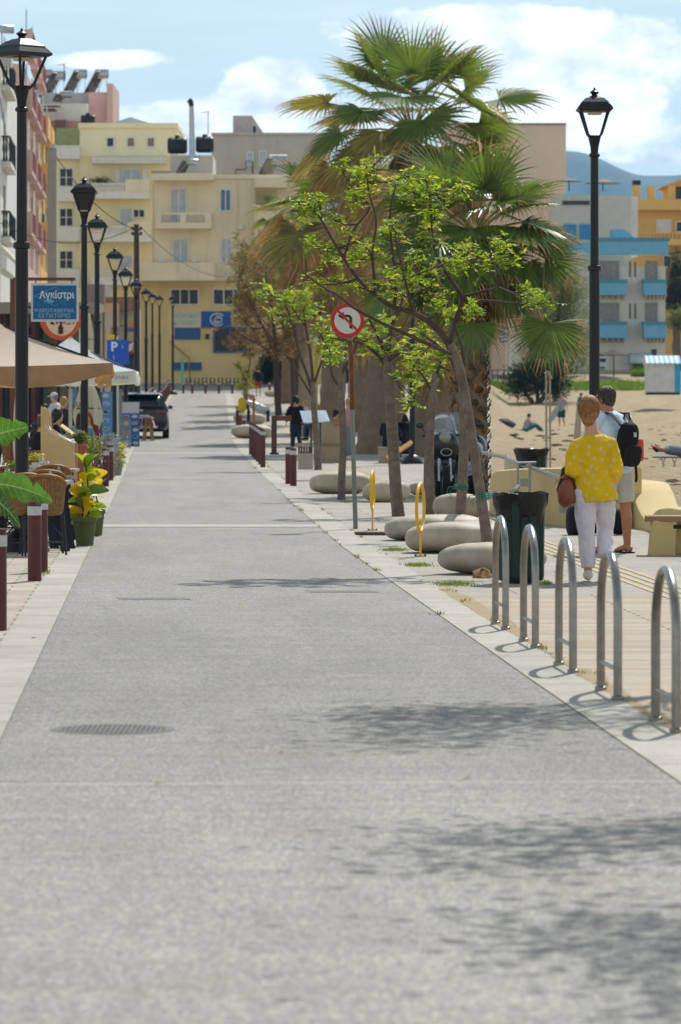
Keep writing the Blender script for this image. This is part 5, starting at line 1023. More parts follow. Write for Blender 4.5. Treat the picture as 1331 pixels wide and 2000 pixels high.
def palm(lab, hub, foot, trunk, nf, pet, R_, seed, el=(85, -55), skirt=0, browny=.5, group='fan palms', bias=None, scale_b=False, sk_len=1.2, extra=(), mats=None):
    R = random.Random(seed); r = thing('palm_tree', lab, 'palm tree', foot, group); L = Leaves(); T = M()
    for i in range(nf):
        t = (i+.5)/nf; s0, s1 = sin(radians(el[0])), sin(radians(el[1])); e = math.asin(max(-1, min(1, s0+(s1-s0)*t)))+radians(R.gauss(0, 6)); az = i*2.39996+R.gauss(0, .15)
        dr = Vector((cos(az)*cos(e), sin(az)*cos(e), sin(e))); q = t*1.2-.25+R.gauss(0, .12); L.m = 0 if q < browny else 1 if q < browny+.32 else 2
        if bias: dr = (dr+Vector(bias)*(.3+t*.7)).normalized()
        frond(L, T, hub+Vector((cos(az)*.16, sin(az)*.16, .35-.6*t)), dr, pet*R.uniform(.75, 1.1)*(1 if t > .2 else .8), R_*R.uniform(.85, 1.1), R, sag=.08+.18*t+(.15 if L.m == 2 else 0), tipbrown=(.35 if browny < .3 else .15)+.65*t*(1 if browny < .75 else .7))
    for to, fd, rr in extra: L.m = 0; frond(L, T, hub.copy(), Vector((0, 0, 1)), 1, rr, R, sag=.12, tipbrown=.7, to=to, fdir=fd, nseg=44)
    for i in range(skirt):                                  # dead leaves folded down against the trunk
        az = R.uniform(0, 2*pi); L.m = 2; z = R.uniform(-.2, -1.0)*sk_len; dr = Vector((cos(az)*R.uniform(.5, .9), sin(az)*.7, -R.uniform(.5, 1.1)))
        frond(L, T, hub+Vector((cos(az)*.22, sin(az)*.22, z)), dr, pet*.55, R_*.85, R, sag=.5, tipbrown=1, nseg=24, curl=-.5)
    L.build('crown', mats or [PGREEN, POLIVE, PBROWN], r); T.build('leaf_stalks', [PETI], r)
    b = M(); rows = []; n = 28; tp = trunk; K = max(20, int((hub-Vector(foot)).length*6))
    if scale_b:                                             # leaf base stubs in a lattice
        st = M(); z0 = foot[2]
        for k in range(K*3):
            u = k/(K*3); rad = lerp_tab(tp, u); c = Vector(foot).lerp(hub, u)
            for j in range(5):
                a = j*2*pi/5+k*1.02; o = c+Vector((cos(a)*rad*.98, sin(a)*rad*.98, 0)); s_ = R.uniform(.8, 1.2)*.075; dv = Vector((cos(a)*.55, sin(a)*.55, .8)); sd = Vector((-sin(a), cos(a), 0)); st.m = 0 if R.random() < .6 else 1
                tipp = o+dv*s_*1.7; nn_ = Vector((cos(a), sin(a), 0))*.03
                st.add([o-sd*s_, o+sd*s_, o+sd*s_*.7+dv*s_+nn_, tipp+nn_*.6, o-sd*s_*.7+dv*s_+nn_, tipp+sd*s_*.4, tipp-sd*s_*.4], [(0, 1, 2, 5, 6, 4), (2, 5, 3), (6, 4, 3)])
        st.build('leaf_bases', [mat('old leaf base', '8a6a42', .9, var=.3, scale=8, island=.35), mat('grey leaf base', '5a4a38', .9, var=.3, scale=8, island=.35)], r)
    for k in range(K+1):
        u = k/K; rad = lerp_tab(tp, u)*(1+.03*sin(k*2.1)); c = Vector(foot).lerp(hub, u); rows.append([c+Vector((cos(2*pi*j/n)*rad*(1+.05*sin(j*3+k*.7)), sin(2*pi*j/n)*rad*(1+.05*sin(j*2+k)), -.1 if k == 0 else 0)) for j in range(n+1)])
    b.grid(rows, True).build('trunk', PTRUNK, r); return r
d = 108; f1 = Vector((X(738, d), d, zr(d))); h1 = Vector((X(806, 110), 110, Z(262, 110)))
palm('tallest fan palm with an open crown rising above the others', h1, tuple(f1), [(0, .66), (.1, .58), (.5, .45), (.85, .36), (1, .3)], 56, 2.35, 1.72, 4, (80, -50), 24, .24, bias=(-.08, 0, 0), sk_len=1.0)
d = 67; palm('lower bushy fan palm with dark green leaves behind the leaning tree', Vector((X(925, d), d, Z(470, d))), tuple(G(915, d)), [(0, .34), (.5, .27), (1, .2)], 36, .88, 1.12, 9, (80, -38), 4, .95, bias=(.04, 0, 0), scale_b=True, extra=((P(1077, 632, 66), (.0, -.35, -1), .98), (P(926, 632, 66), (-.05, -.4, -1), .82), (P(1066, 505, 66.5), (1, -.2, .22), .8)), mats=(PGREEN2, PGREEN2, PBROWN), sk_len=.5)
d = 126; palm('fan palm with a mass of dry brown leaves left of the tallest palm', Vector((X(668, d), d, Z(440, d))), tuple(G(645, d)), [(0, .5), (.1, .42), (1, .32)], 46, 1.7, 1.6, 21, (75, -60), 56, .05, bias=(-.3, -.1, 0), sk_len=2.6)
d = 140; palm('shaggy fan palm standing furthest back with drooping dry leaves', Vector((X(722, d), d, Z(500, d))), tuple(G(700, d)), [(0, .5), (1, .35)], 34, 1.5, 1.5, 33, (70, -65), 26, .4, sk_len=2.5)
for px, d, w_, yt, lab in ((848, 104, .62, 690, 'broad grey palm trunk behind the motorcycles, crown lost in leaves'), (565, 190, .4, 560, 'distant palm trunk beside the far litter bin')):
    palm(lab, Vector((X(px, d), d, Z(yt-120, d))), tuple(G(px, d)), [(0, w_), (.5, w_*.85), (1, w_*.7)], 26, 1.2, 1.2, int(px), (60, -65), 16, .3, sk_len=1.5)
for px, d, lab, w_ in ((597, 150, 'pale far tree trunk left of the yellow post', .3), (577, 176, 'grey far tree trunk beside the pale one', .22)):
    r = thing('tree_trunk', lab, 'tree', G(px, d)); b = M(); b.tube([G(px, d)-Vector((0, 0, .1)), P(px+1, 700, d), P(px+3, 600, d), P(px+12, 520, d)], [w_*1.1, w_*.9, w_*.8, w_*.4], 12); b.tube([P(px+2, 620, d), P(px-16, 560, d), P(px-22, 520, d)], [w_*.5, w_*.3, w_*.1], 8); b.build('trunk', mat('pale bark', '96866d', .9, var=.2, dirt=.4) if px == 597 else BARK, r)
    L = Leaves()
    for _ in range(900): L.leaf(P(px+RN.gauss(0, 26), 520+RN.gauss(0, 26), d+RN.gauss(0, 1)), .16, .07)
    L.build('crown', LEAFO, r)
# ------------------------------------------------------------------ people
SKIN = mat('warm skin', 'c08f72', .55, var=.06, scale=6); SKINR = mat('tanned skin', 'b07a5c', .55, var=.06, scale=6)  # two even skin colours
HAIRB = mat('auburn hair', '684526', .55, col2='a97c4a', scale=40, bump=.5, bscale=70); HAIRD = mat('dark hair', '221a16', .5, island=.4, var=.3, scale=25, bump=.4, bscale=70); HAIRL = mat('sandy hair', '9c7a4d', .5, var=.3, scale=25, bump=.4, bscale=70)
def cloth(name, col, **k): return mat(name, col, .85, var=k.pop('var', .08), scale=k.pop('scale', 6), bump=k.pop('bump', .5), bscale=k.pop('bscale', 9), **k)
def pose(**k):
    J = dict(pel=(0, 0, .92), chest=(0, 0, 1.28), neck=(0, .0, 1.43), head=(0, .02, 1.58), sl=(-.175, 0, 1.385), sr=(.175, 0, 1.385), el=(-.22, -.02, 1.12), er=(.22, -.02, 1.12), wl=(-.23, .06, .88), wr=(.23, .06, .88),
        hl=(-.09, 0, .9), hr=(.09, 0, .9), kl=(-.1, .02, .49), kr=(.1, .02, .49), al=(-.1, -.02, .085), ar=(.1, -.02, .085), tl=(-.11, .15, .03), tr=(.11, .15, .03), gaze=(0, 1, 0))
    J.update(k); return {a: Vector(b) for a, b in J.items()}
def hand(b, w, dirv, palm, side, curl=.5, k=1.0):
    """palm, five unequal bent fingers and a thumb from the side of the palm"""
    d = dirv.normalized(); n = (palm-d*palm.dot(d)).normalized(); s_ = d.cross(n)*side
    b.tube([w, w+d*.035*k, w+d*.085*k], [(.026*k, .018*k), (.036*k, .017*k), (.036*k, .014*k)], 10, side=s_)
    for i, ln in enumerate((.068, .078, .073, .056)):
        o = w+d*.078*k+s_*((i-1.5)*.019*k); p = [o]; v = d.copy()
        for q in range(3): v = (v+n*curl*(.5+.12*i)).normalized(); p.append(p[-1]+v*ln*k*(.45, .32, .25)[q])
        b.tube(p, [.0095*k, .009*k, .0083*k, .0065*k], 7)
    o = w+d*.03*k-s_*.03*k; v = (d*.6-s_*.8+n*.3).normalized(); b.tube([o, o+v*.035*k, o+(v+d*.5).normalized()*.062*k, o+(v+d*1.1).normalized()*.085*k], [.013*k, .0115*k, .0105*k, .008*k], 7)
def person(lab, loc, rz, H, J, skin=SKIN, top=None, sleeve=.45, legs=None, leg_to=1.0, shoes=None, hair=HAIRD, hairst='short', vox=.012, loose=.02, group=None, torso=None, skirt=None, hem=.84, detail=True, glasses=False, hat=None):
    k = H/1.72; r = thing('person', lab, 'person', loc, group); mtx = Matrix.Translation(Vector(loc))@Matrix.Rotation(rz, 4, 'Z')@Matrix.Scale(k, 4)
    def fin(b, *a, **q): b.v = [tuple(mtx@Vector(v)) for v in b.v]; return b.build(*a, **q)
    g = J['gaze'].normalized(); up = (J['head']-J['neck']).normalized(); up = (up*.5+Vector((0, 0, 1))*.5).normalized(); gs = g.cross(up).normalized(); fw = up.cross(gs)
    hd = lambda x, y, z: J['head']+gs*x+fw*y+up*z
    def headrot():
        m_ = Matrix((gs, fw, up)).transposed(); return m_.to_euler()
    b = M(); sh = (J['sl']+J['sr'])/2; w_ = (J['sr']-J['sl']).normalized(); hp = (J['hl']+J['hr'])/2; hs = (J['hr']-J['hl']).normalized()
    mid = hp.lerp(J['chest'], .5)
    spine = [hp-Vector((0, 0, .07)), hp+(mid-hp)*.25, mid, J['chest'], sh, J['neck']]
    b.tube(spine, [(.12, .09), (.162, .115), (.138, .1), (.16, .115), (.155, .085), (.06, .055)], 16, side=w_)
    b.tube([sh.lerp(J['neck'], .3), J['neck'], hd(0, -.01, -.06)], [.07, .062, .056], 12)
    b.ell(hd(0, 0, .02), (.074, .092, .105), 18, 12, headrot()); b.ell(hd(0, .02, -.055), (.056, .066, .06), 14, 8, headrot())
    if detail:
        b.tube([hd(0, .088, .03), hd(0, .112, -.012), hd(0, .092, -.022)], [.008, .014, .01], 8)
        for s_ in (-1, 1): b.ell(hd(s_*.076, -.008, .002), (.011, .02, .032), 8, 6, headrot()); b.ell(hd(s_*.03, .083, .045), (.022, .01, .007), 8, 5, headrot())
        b.ell(hd(0, .083, -.055), (.024, .01, .008), 8, 5, headrot())
    for s_, a, e, w in ((-1, 'sl', 'el', 'wl'), (1, 'sr', 'er', 'wr')):
        b.tube([J[a]-w_*s_*.05, J[a], J[a].lerp(J[e], .35), J[e], J[e].lerp(J[w], .3), J[w]], [.045, .056, .049, .04, .042, .027], 12)
        dv = (J[w]-J[e]).normalized()
        if detail: hand(b, J[w], dv+Vector((0, .1, -.1)), Vector((-s_*.9, .3, 0)), s_, .45)
        else: b.tube([J[w], J[w]+dv*.09, J[w]+dv*.16], [.03, .036, .02], 8)
    for s_, h, kn, an, to in ((-1, 'hl', 'kl', 'al', 'tl'), (1, 'hr', 'kr', 'ar', 'tr')):
        b.tube([J[h]+Vector((0, 0, .03)), J[h].lerp(J[kn], .25), J[kn], J[kn].lerp(J[an], .3)+Vector((0, -.012, 0)), J[kn].lerp(J[an], .8), J[an]], [.088, .086, .056, .058, .04, .036], 14)
        hl = J[an]-(J[to]-J[an]).normalized()*.06; b.tube([Vector((hl.x, hl.y, J[to].z+.01)), J[an]*.55+Vector((J[an].x, J[an].y, J[to].z+.03))*.45, J[an].lerp(J[to], .6), J[to]], [(.026, .03), (.036, .042), (.04, .028), (.034, .016)], 12)
    fin(b, 'body', skin, r, remesh=vox*(.75 if detail else 1.3)/1)
    if top:
        b = M()
        if torso: b.tube([Vector((q[3] if len(q) > 3 else 0, q[4] if len(q) > 4 else 0, q[0])) for q in torso], [(q[1], q[2]) for q in torso], 24, side=w_)
        else: b.tube([hp+Vector((0, 0, hem-.92)), hp.lerp(mid, .5), mid, J['chest'], sh, sh.lerp(J['neck'], .72)], [(.185, .14), (.175, .13), (.155+loose*.5, .115+loose*.5), (.172+loose*.5, .125+loose*.3), (.16, .095), (.072, .066)], 20, side=w_)
        for a, e, w in (('sl', 'el', 'wl'), ('sr', 'er', 'wr')):
            s1 = -1 if a == 'sl' else 1; path = [J[a]-w_*s1*.07, J[a]-w_*s1*.01, J[a].lerp(J[e], .5), J[e], J[e].lerp(J[w], .5), J[w].lerp(J[e], .08)]; rr = [.07, .07, .06+loose*.6, .052+loose, .05+loose*1.1, .04+loose]
            nk = 3 if sleeve < .5 else 4 if sleeve < .6 else 5 if sleeve < .9 else 6
            if sleeve < .5: path[2] = J[a].lerp(J[e], sleeve*1.5); rr[2] = .066+loose*.4
            b.tube(path[:nk], rr[:nk], 14)
        fin(b, 'shirt', top, r, remesh=vox, disp=(.04, .13) if detail else None)
    if legs:
        b = M(); b.tube([hp+Vector((0, 0, .1)), hp+Vector((0, 0, .02)), hp-Vector((0, 0, .08))], [(.158, .115), (.175, .13), (.165, .125)], 18, side=hs)
        for s_, h, kn, an in ((-1, 'hl', 'kl', 'al'), (1, 'hr', 'kr', 'ar')):
            full = [J[h], J[h].lerp(J[kn], .35), J[h].lerp(J[kn], .75), J[kn], J[kn].lerp(J[an], .35), J[kn].lerp(J[an], .7), J[an]+(J[kn]-J[an])*.12]; rr = [.104, .104, .094, .08, .08, .069, .06]
            if leg_to < .6: rr = [.105, .105, .098]; full = [J[h], J[h].lerp(J[kn], .4), J[h].lerp(J[kn], leg_to*1.8)]
            elif leg_to < .9: full = full[:5]; rr = rr[:5]
            b.tube(full, rr, 16)
        fin(b, 'trousers' if leg_to > .6 else 'shorts', legs, r, remesh=vox, disp=(.024, .1) if detail else None)
    if skirt: b = M(); b.tube([hp+Vector((0, 0, .1)), hp, (J['kl']+J['kr'])/2+Vector((0, 0, .05))], [(.15, .11), (.18, .14), (.21, .19)], 18, side=hs); fin(b, 'skirt', skirt, r)
    if shoes:
        for an, to in (('al', 'tl'), ('ar', 'tr')):
            b = M(); dv = (J[to]-J[an]); dv.z = 0; dv = dv.normalized(); o = Vector((J[an].x, J[an].y, J[to].z)); b.tube([o-dv*.075+Vector((0, 0, .03)), o-dv*.02+Vector((0, 0, .045)), o+dv*.08+Vector((0, 0, .03)), o+dv*.185+Vector((0, 0, .012))], [(.036, .042), (.046, .055), (.05, .042), (.04, .022)], 14, side=dv.cross(Vector((0, 0, 1)))); fin(b, 'shoe', shoes, r, sub=1)
    if hair:
        b = M(); R = random.Random(int(H*100)); ex = 1.0
        b.ell(hd(0, -.02, .042), (.084, .092, .092), 20, 14, headrot(), 1, .05)
        if hairst == 'short': b.ell(hd(0, -.05, -.01), (.074, .055, .075), 16, 10, headrot(), 1, .06)
        if hairst == 'bob':
            b.ell(hd(0, -.026, .045), (.098, .104, .1), 22, 14, headrot()); b.ell(hd(.004, -.05, -.02), (.086, .06, .09), 18, 10, headrot()); b.ell(hd(0, -.06, -.075), (.062, .04, .06), 16, 8, headrot()); b.ell(hd(.012, -.03, .085), (.08, .085, .075), 18, 10, headrot())
            for s_ in (-1, 1): b.ell(hd(s_*.07, -.01, .005), (.022, .045, .06), 10, 8, headrot())
        if hairst == 'long':
            b.tube([hd(0, -.03, .06), hd(0, -.07, -.05), hd(0, -.09, -.2), hd(0, -.09, -.32)], [(.085, .07), (.095, .055), (.1, .05), (.07, .03)], 16, side=gs)
        if hairst == 'curly':
            for _ in range(60): u = Vector((R.gauss(0, 1), R.gauss(-.4, 1), R.gauss(.2, 1))).normalized(); b.ell(hd(u.x*.095, min(u.y, .5)*.11-.035, u.z*.12+.03), .034, 8, 6)
        if detail:                                          # locks lying over the hair from the crown down
            for _ in range(520):
                a = R.uniform(-pi, pi); th = R.uniform(.1, 1.9)
                if abs(a) > 2.2 and th > .9: continue
                hw = (.1, .106, .102) if hairst == 'bob' else (.088, .1, .096); pt = lambda t, e: hd(sin(t)*sin(a+e)*hw[0]*1.01, -.026-sin(t)*cos(a+e)*hw[1]*1.01*(1 if t < 1.5 else 1-.2*(t-1.5)), .045+cos(t)*hw[2]*1.01-(max(0, t-1.6)*.05))
                w_ = R.uniform(-.12, .12); b.tube([pt(th+.16*k, w_*k/3) for k in range(4)], [.0022, .0045, .004, .0012], 5)
            fin(b, 'hair', hair, r)
        else: fin(b, 'hair', hair, r, remesh=vox*.8)
    if hat: b = M(); b.ell(hd(0, -.01, .06), (.088, .1, .075), 18, 10, headrot()); b.tube([hd(0, .06, .05), hd(0, .16, .04)], [(.07, .01), (.06, .006)], 10, side=gs); fin(b, 'cap', hat, r)
    if glasses:
        b = M()
        for s_ in (-1, 1): b.tube([hd(s_*.078, -.005, .03), hd(s_*.076, .06, .035), hd(s_*.06, .095, .035)], .006, 6); b.ell(hd(s_*.033, .1, .03), (.03, .008, .022), 12, 8, headrot())
        b.tube([hd(-.02, .105, .035), hd(.02, .105, .035)], .005, 6); fin(b, 'sunglasses', BLKPL, r)
    return r, mtx, hd
# --- woman in yellow
def polka():
    m = mat('yellow blouse', 'edc512', .8, var=.09, scale=6, bump=1.0, bscale=10, trans=.25); t = m.node_tree; tc = nn(t, 'ShaderNodeTexCoord'); mp = nn(t, 'ShaderNodeMapping'); mp.inputs[2].default_value = (0, 0, .5); sx = nn(t, 'ShaderNodeSeparateXYZ'); cx = nn(t, 'ShaderNodeCombineXYZ'); t.links.new(tc.outputs['Object'], sx.inputs[0]); t.links.new(sx.outputs[0], cx.inputs[0]); t.links.new(sx.outputs[2], cx.inputs[1]); t.links.new(cx.outputs[0], mp.inputs[0])
    v = nn(t, 'ShaderNodeTexVoronoi', voronoi_dimensions='2D', i_Scale=12.5, i_Randomness=.55); t.links.new(mp.outputs[0], v.inputs['Vector']); b = t.nodes['Principled BSDF']; src = b.inputs['Base Color'].links[0].from_socket
    c = mixc(t, ramp(t, v.outputs['Distance'], [(.15, .8), (.25, 0)]), src, hx('e6cfa0')); t.links.new(c, b.inputs['Base Color'])
    for n in t.nodes:
        if n.type == 'BSDF_TRANSLUCENT': t.links.new(c, n.inputs[0])
    return m
WX, WD = X(1160, 34.3), 34.3
J = pose(pel=(0, 0, .86), hl=(-.085, -.01, .86), hr=(.1, .02, .87), kl=(-.07, -.01, .47), kr=(.115, .12, .48), al=(-.055, -.05, .085), ar=(.1, -.04, .2), tl=(-.05, .12, .03), tr=(.1, .1, .13), chest=(0, .0, 1.2), neck=(-.02, .01, 1.4), head=(-.035, .035, 1.572), sl=(-.165, 0, 1.285), sr=(.165, 0, 1.285), el=(-.195, -.05, 1.03), er=(.19, -.03, 1.03), wl=(-.18, .16, 1.0), wr=(.17, .16, .94), gaze=(.35, 1, -.05))
wm, mtx, _ = person('woman in yellow dotted blouse and white trousers walking behind the bike racks', (WX, WD, 0), 0, 1.72*.965, J, top=polka(), sleeve=.8, torso=[(.745, .205, .145, .02), (.80, .207, .147, .015), (.95, .178, .132), (1.1, .167, .122), (1.22, .176, .13), (1.3, .16, .115), (1.348, .128, .092), (1.362, .104, .076)], legs=cloth('white trousers', 'cfc8d0', bump=.5), shoes=mat('cream canvas shoe', 'cfc6b6', .7, var=.1), hair=HAIRB, hairst='bob', loose=.03, vox=.0085, glasses=True)
def handbag():
    o = Vector((WX-.225, WD+.0, .835)); r = thing('handbag', 'brown leather handbag hanging from the arm of the woman in yellow', 'handbag', o); BR = mat('brown leather', '7a3e18', .45, var=.3, scale=9, bump=.5, bscale=14, spec=.5)
    b = M(); b.tube([o+Vector((.03, 0, -.14)), o+Vector((.01, 0, -.1)), o+Vector((-.01, .01, .0)), o+Vector((0, .01, .08)), o+Vector((.03, .02, .13))], [(.085, .06), (.11, .08), (.1, .085), (.08, .07), (.045, .05)], 22, side=(1, .3, 0)); b.build('pouch', BR, r, remesh=.008)
    b = M(); b.tube([o+Vector((-.06, .02, .08)), o+Vector((-.04, .03, .17)), o+Vector((.0, .06, .22)), o+Vector((.06, .04, .15)), o+Vector((.08, .03, .08))], [(.02, .008)]*5, 8); b.tube([o+Vector((-.1, -.02, -.02)), o+Vector((-.07, -.05, .08)), o+Vector((.02, -.06, .09)), o+Vector((.08, -.05, -.02))], [(.012, .006)]*4, 6); b.build('strap', mat('dark leather', '3a170b', .45, var=.2), r)
handbag()
# --- man with backpack
MX, MD = X(1203, 40.7), 40.7; mrz = .75
J = pose(chest=(0, .0, 1.26), neck=(0, .09, 1.42), head=(0, .15, 1.565), sl=(-.19, .06, 1.375), sr=(.19, .02, 1.375), el=(-.2, .2, 1.16), er=(.22, .2, 1.14), wl=(-.08, .4, 1.12), wr=(.1, .42, 1.13), hl=(-.09, 0, .9), hr=(.09, 0, .9), kl=(-.12, .05, .48), kr=(.1, -.04, .48), al=(-.14, .02, .08), ar=(.12, -.05, .08), tl=(-.2, .17, .03), tr=(.13, .12, .03), gaze=(-.25, 1, -.12))
mn, mtx, _ = person('man in pale blue shirt and light shorts beside the woman in yellow', (MX, MD, 0), mrz, 1.79, J, skin=SKINR, top=cloth('pale blue shirt', 'c6d6e2', bump=.4), sleeve=.55, legs=cloth('stone shorts', 'bdb8aa'), leg_to=.5, hair=mat('greying brown hair', '4a4039', .55, island=.45, var=.45, scale=25, bump=.5, bscale=70), hairst='short', loose=.03, vox=.01, glasses=True)
for s_, (a, e) in ((-1, ((-.14, .02), (-.2, .17))), (1, ((.12, -.05), (.13, .12)))):
    b = M(); dv = Vector((e[0]-a[0], e[1]-a[1], 0)).normalized(); o = Vector((*a, .0)); b.tube([o-dv*.08+Vector((0, 0, .012)), o+Vector((0, 0, .012)), o+dv*.19+Vector((0, 0, .012))], [(.035, .011), (.042, .011), (.045, .011)], 12, side=dv.cross(Vector((0, 0, 1)))); b.tube([o+dv*.05+Vector((-.045, 0, .02)), o+dv*.09+Vector((0, 0, .065)), o+dv*.05+Vector((.045, 0, .02))], .008, 6); b.v = [tuple(mtx@Vector(v)) for v in b.v]; b.build('flip_flop', BLKPL, mn)
def backpack():
    fwd = Vector((-sin(mrz), cos(mrz), 0)); sd = Vector((cos(mrz), sin(mrz), 0)); o = Vector((MX, MD, 1.165))-fwd*.225-sd*.07; r = thing('backpack', 'black backpack with a white label on the back of the man', 'backpack', o); BP = cloth('black nylon', '0c0d11', bump=.3)
    rot = (radians(12), 0, mrz); b = M(); b.ell(o, (.115, .09, .235), 28, 16, rot, .65); b.build('bag', BP, r); b = M(); b.ell(o-fwd*.085-Vector((0, 0, .12)), (.11, .05, .12), 22, 12, rot, .6); b.build('front_pocket', cloth('black nylon flap', '121319', bump=.2), r)
    M().ob(o-fwd*.128+Vector((0, 0, .1))-sd*.01, (.042, .006, .05), (radians(-6), 0, mrz)).build('label_patch', mat('white label', 'a9a9a8', .7), r)
    b = M(); b.tube([o+Vector((0, 0, .26))-sd*.05, o+Vector((0, 0, .33))-sd*.03, o+Vector((0, 0, .33))+sd*.03, o+Vector((0, 0, .26))+sd*.05], .009, 6)
    for q in (-1, 1): b.tube([o+Vector((0, 0, .2))+sd*q*.09, Vector((MX, MD, 1.485))+sd*q*.12-fwd*.05, Vector((MX, MD, 1.5))+sd*q*.13+fwd*.07, Vector((MX, MD, 1.32))+sd*q*.15+fwd*.2, Vector((MX, MD, 1.12))+sd*q*.17+fwd*.1], [(.03, .009)]*5, 8, side=sd)
    b.tube([o-Vector((0, 0, .22))+sd*.14, o-Vector((0, 0, .36))+sd*.15, o-Vector((0, 0, .4))+sd*.14], [(.014, .004)]*3, 6); b.build('straps', BP, r)
    p = o+sd*.2+Vector((0, 0, -.06)); M().tube([p-Vector((0, 0, .12)), p-Vector((0, 0, .1)), p+Vector((0, 0, .09)), p+Vector((0, 0, .11))], [(.04, .02), (.055, .03), (.055, .03), (.045, .02)], 14, side=sd).build('orange_pouch', mat('orange pouch', 'd6512c', .5, trans=.2), r)
backpack()
r = thing('luggage', 'dark bags standing at the foot of the cream wall behind the couple', 'bag', (X(1170, 46), 46, 0)); b = M()
for px, w_, y0 in ((1124, .16, 985), (1172, .22, 1002), (1208, .2, 1000)): c = P(px, (y0+1040)/2, 46.4); b.ell(Vector((c.x, c.y, .17)), (w_*.65, .16, Z(y0, 46.4)/2+.02), 16, 10, (0, 0, .2), .7)
b.build('bags', cloth('black duffel', '14151c'), r)
# --- walkers on the promenade
d = 113; person('woman in a black top and dark trousers walking away past the menu stand', (X(578, d), d, zr(d)), .05, 1.6, pose(el=(-.25, -.03, 1.12), er=(.25, -.02, 1.12), wl=(-.29, .03, .92), wr=(.22, .12, .95), kl=(-.09, .03, .49), kr=(.1, .02, .5), al=(-.09, .03, .085), ar=(.13, -.2, .2), tl=(-.09, .19, .03), tr=(.14, -.1, .1)), top=cloth('black top', '0b0b0d'), sleeve=.95, legs=cloth('dark jeans', '1a2233'), hair=HAIRD, hairst='curly', vox=.02, loose=.035, detail=True, shoes=mat('tan shoe', '8a6a50', .6))
d = 206; person('distant walker in a dark jacket and red shorts', (X(505, d), d, zr(d)), .2, 1.62, pose(), top=cloth('navy jacket', '141a26'), sleeve=.95, legs=cloth('red shorts', '96342c'), leg_to=.55, hair=HAIRD, vox=.03, loose=.06, detail=False, shoes=mat('blue shoe', '3f6cae', .6))
SIT = dict(pel=(0, 0, .5), hl=(-.09, 0, .5), hr=(.09, 0, .5), chest=(0, .03, .86), neck=(0, .06, 1.02), head=(0, .09, 1.16), sl=(-.175, .04, .975), sr=(.175, .04, .975), el=(-.24, .12, .74), er=(.24, .12, .74), wl=(-.15, .36, .72), wr=(.15, .36, .72), kl=(-.1, .42, .5), kr=(.1, .42, .5), al=(-.1, .45, .085), ar=(.1, .45, .085), tl=(-.1, .6, .03), tr=(.1, .6, .03))
def sitter(lab, px, yhead, d, rz, top, hair, st, hatm=None, legs='3a4252', H=1.7, base=None, grp='people sitting at the taverna tables', lift=0):
    z = Z(yhead, d)-1.27*H/1.72 if base is None else base
    return person(lab, (X(px, d), d, z), rz, H, pose(**SIT), top=top, sleeve=.95, legs=cloth('sitter trousers '+legs, legs), hair=hair, hairst=st, vox=.02, group=grp, detail=False, hat=hatm, shoes=BLKPL)
d = 104; sitter('person in a bright blue jacket sitting behind the white menu stand', 651, 776, d, -1.2, cloth('royal blue jacket', '1f3fa8'), HAIRD, 'short', cloth('navy cap', '1a2030'), grp='people resting on the promenade', base=zr(d)+.0)
d = 128; sitter('person in a dusky red top sitting left of the blue jacket', 622, 772, d, 1.2, cloth('dusky red top', '7d4542'), HAIRD, 'long', grp='people resting on the promenade', base=zr(d)); d = 133; sitter('person in a pink top leaning behind the slender young tree', 601, 776, d, 1.4, cloth('lilac top', 'b79fc0'), HAIRL, 'short', grp='people resting on the promenade', base=zr(d))
d = 118; sitter('person with red brown hair in the shade beside the far lamp foot', 786, 796, d, -1.3, cloth('black cardigan', '17151a'), mat('red brown hair', '5c2f1f', .5), 'bob', grp='people resting on the promenade', base=zr(d)-.0); d = 96; sitter('person in dark clothes sitting behind the thick trunked tree', 760, 818, d, -.4, cloth('black jumper', '111216'), HAIRD, 'short', grp='people resting on the promenade', base=zr(d)-.0)
d = 100; person('person in grey trousers and white shoes standing half hidden by thin trunks', (X(682, d), d, zr(d)), 1.3, 1.62, pose(), top=cloth('pink cardigan', 'b57d84'), sleeve=.95, legs=cloth('grey trousers', '77787d'), hair=HAIRL, vox=.02, detail=False, shoes=mat('white shoe', 'cfcfcf', .6))
for px, d, lab in ((760, 96, 'grey block seat behind the thick trunked tree'), (651, 104, 'grey block seat under the person in the blue jacket'), (786, 118, 'grey block seat in the shade by the far lamp foot'), (622, 128, 'grey block seat under the person in dusky red'), (601, 133, 'grey block seat left of the slender young tree')):
    g = G(px, d); r = thing('block_seat', lab, 'seat', g, 'block seats on the promenade'); M().box((g.x-.26, d-.26, g.z-.05), (g.x+.26, d+.26, g.z+.36)).build('block', CONC, r, bevel=.02); M().box((g.x-.28, d-.28, g.z+.362), (g.x+.28, d+.28, g.z+.41)).build('top_slab', STONE, r, bevel=.01)
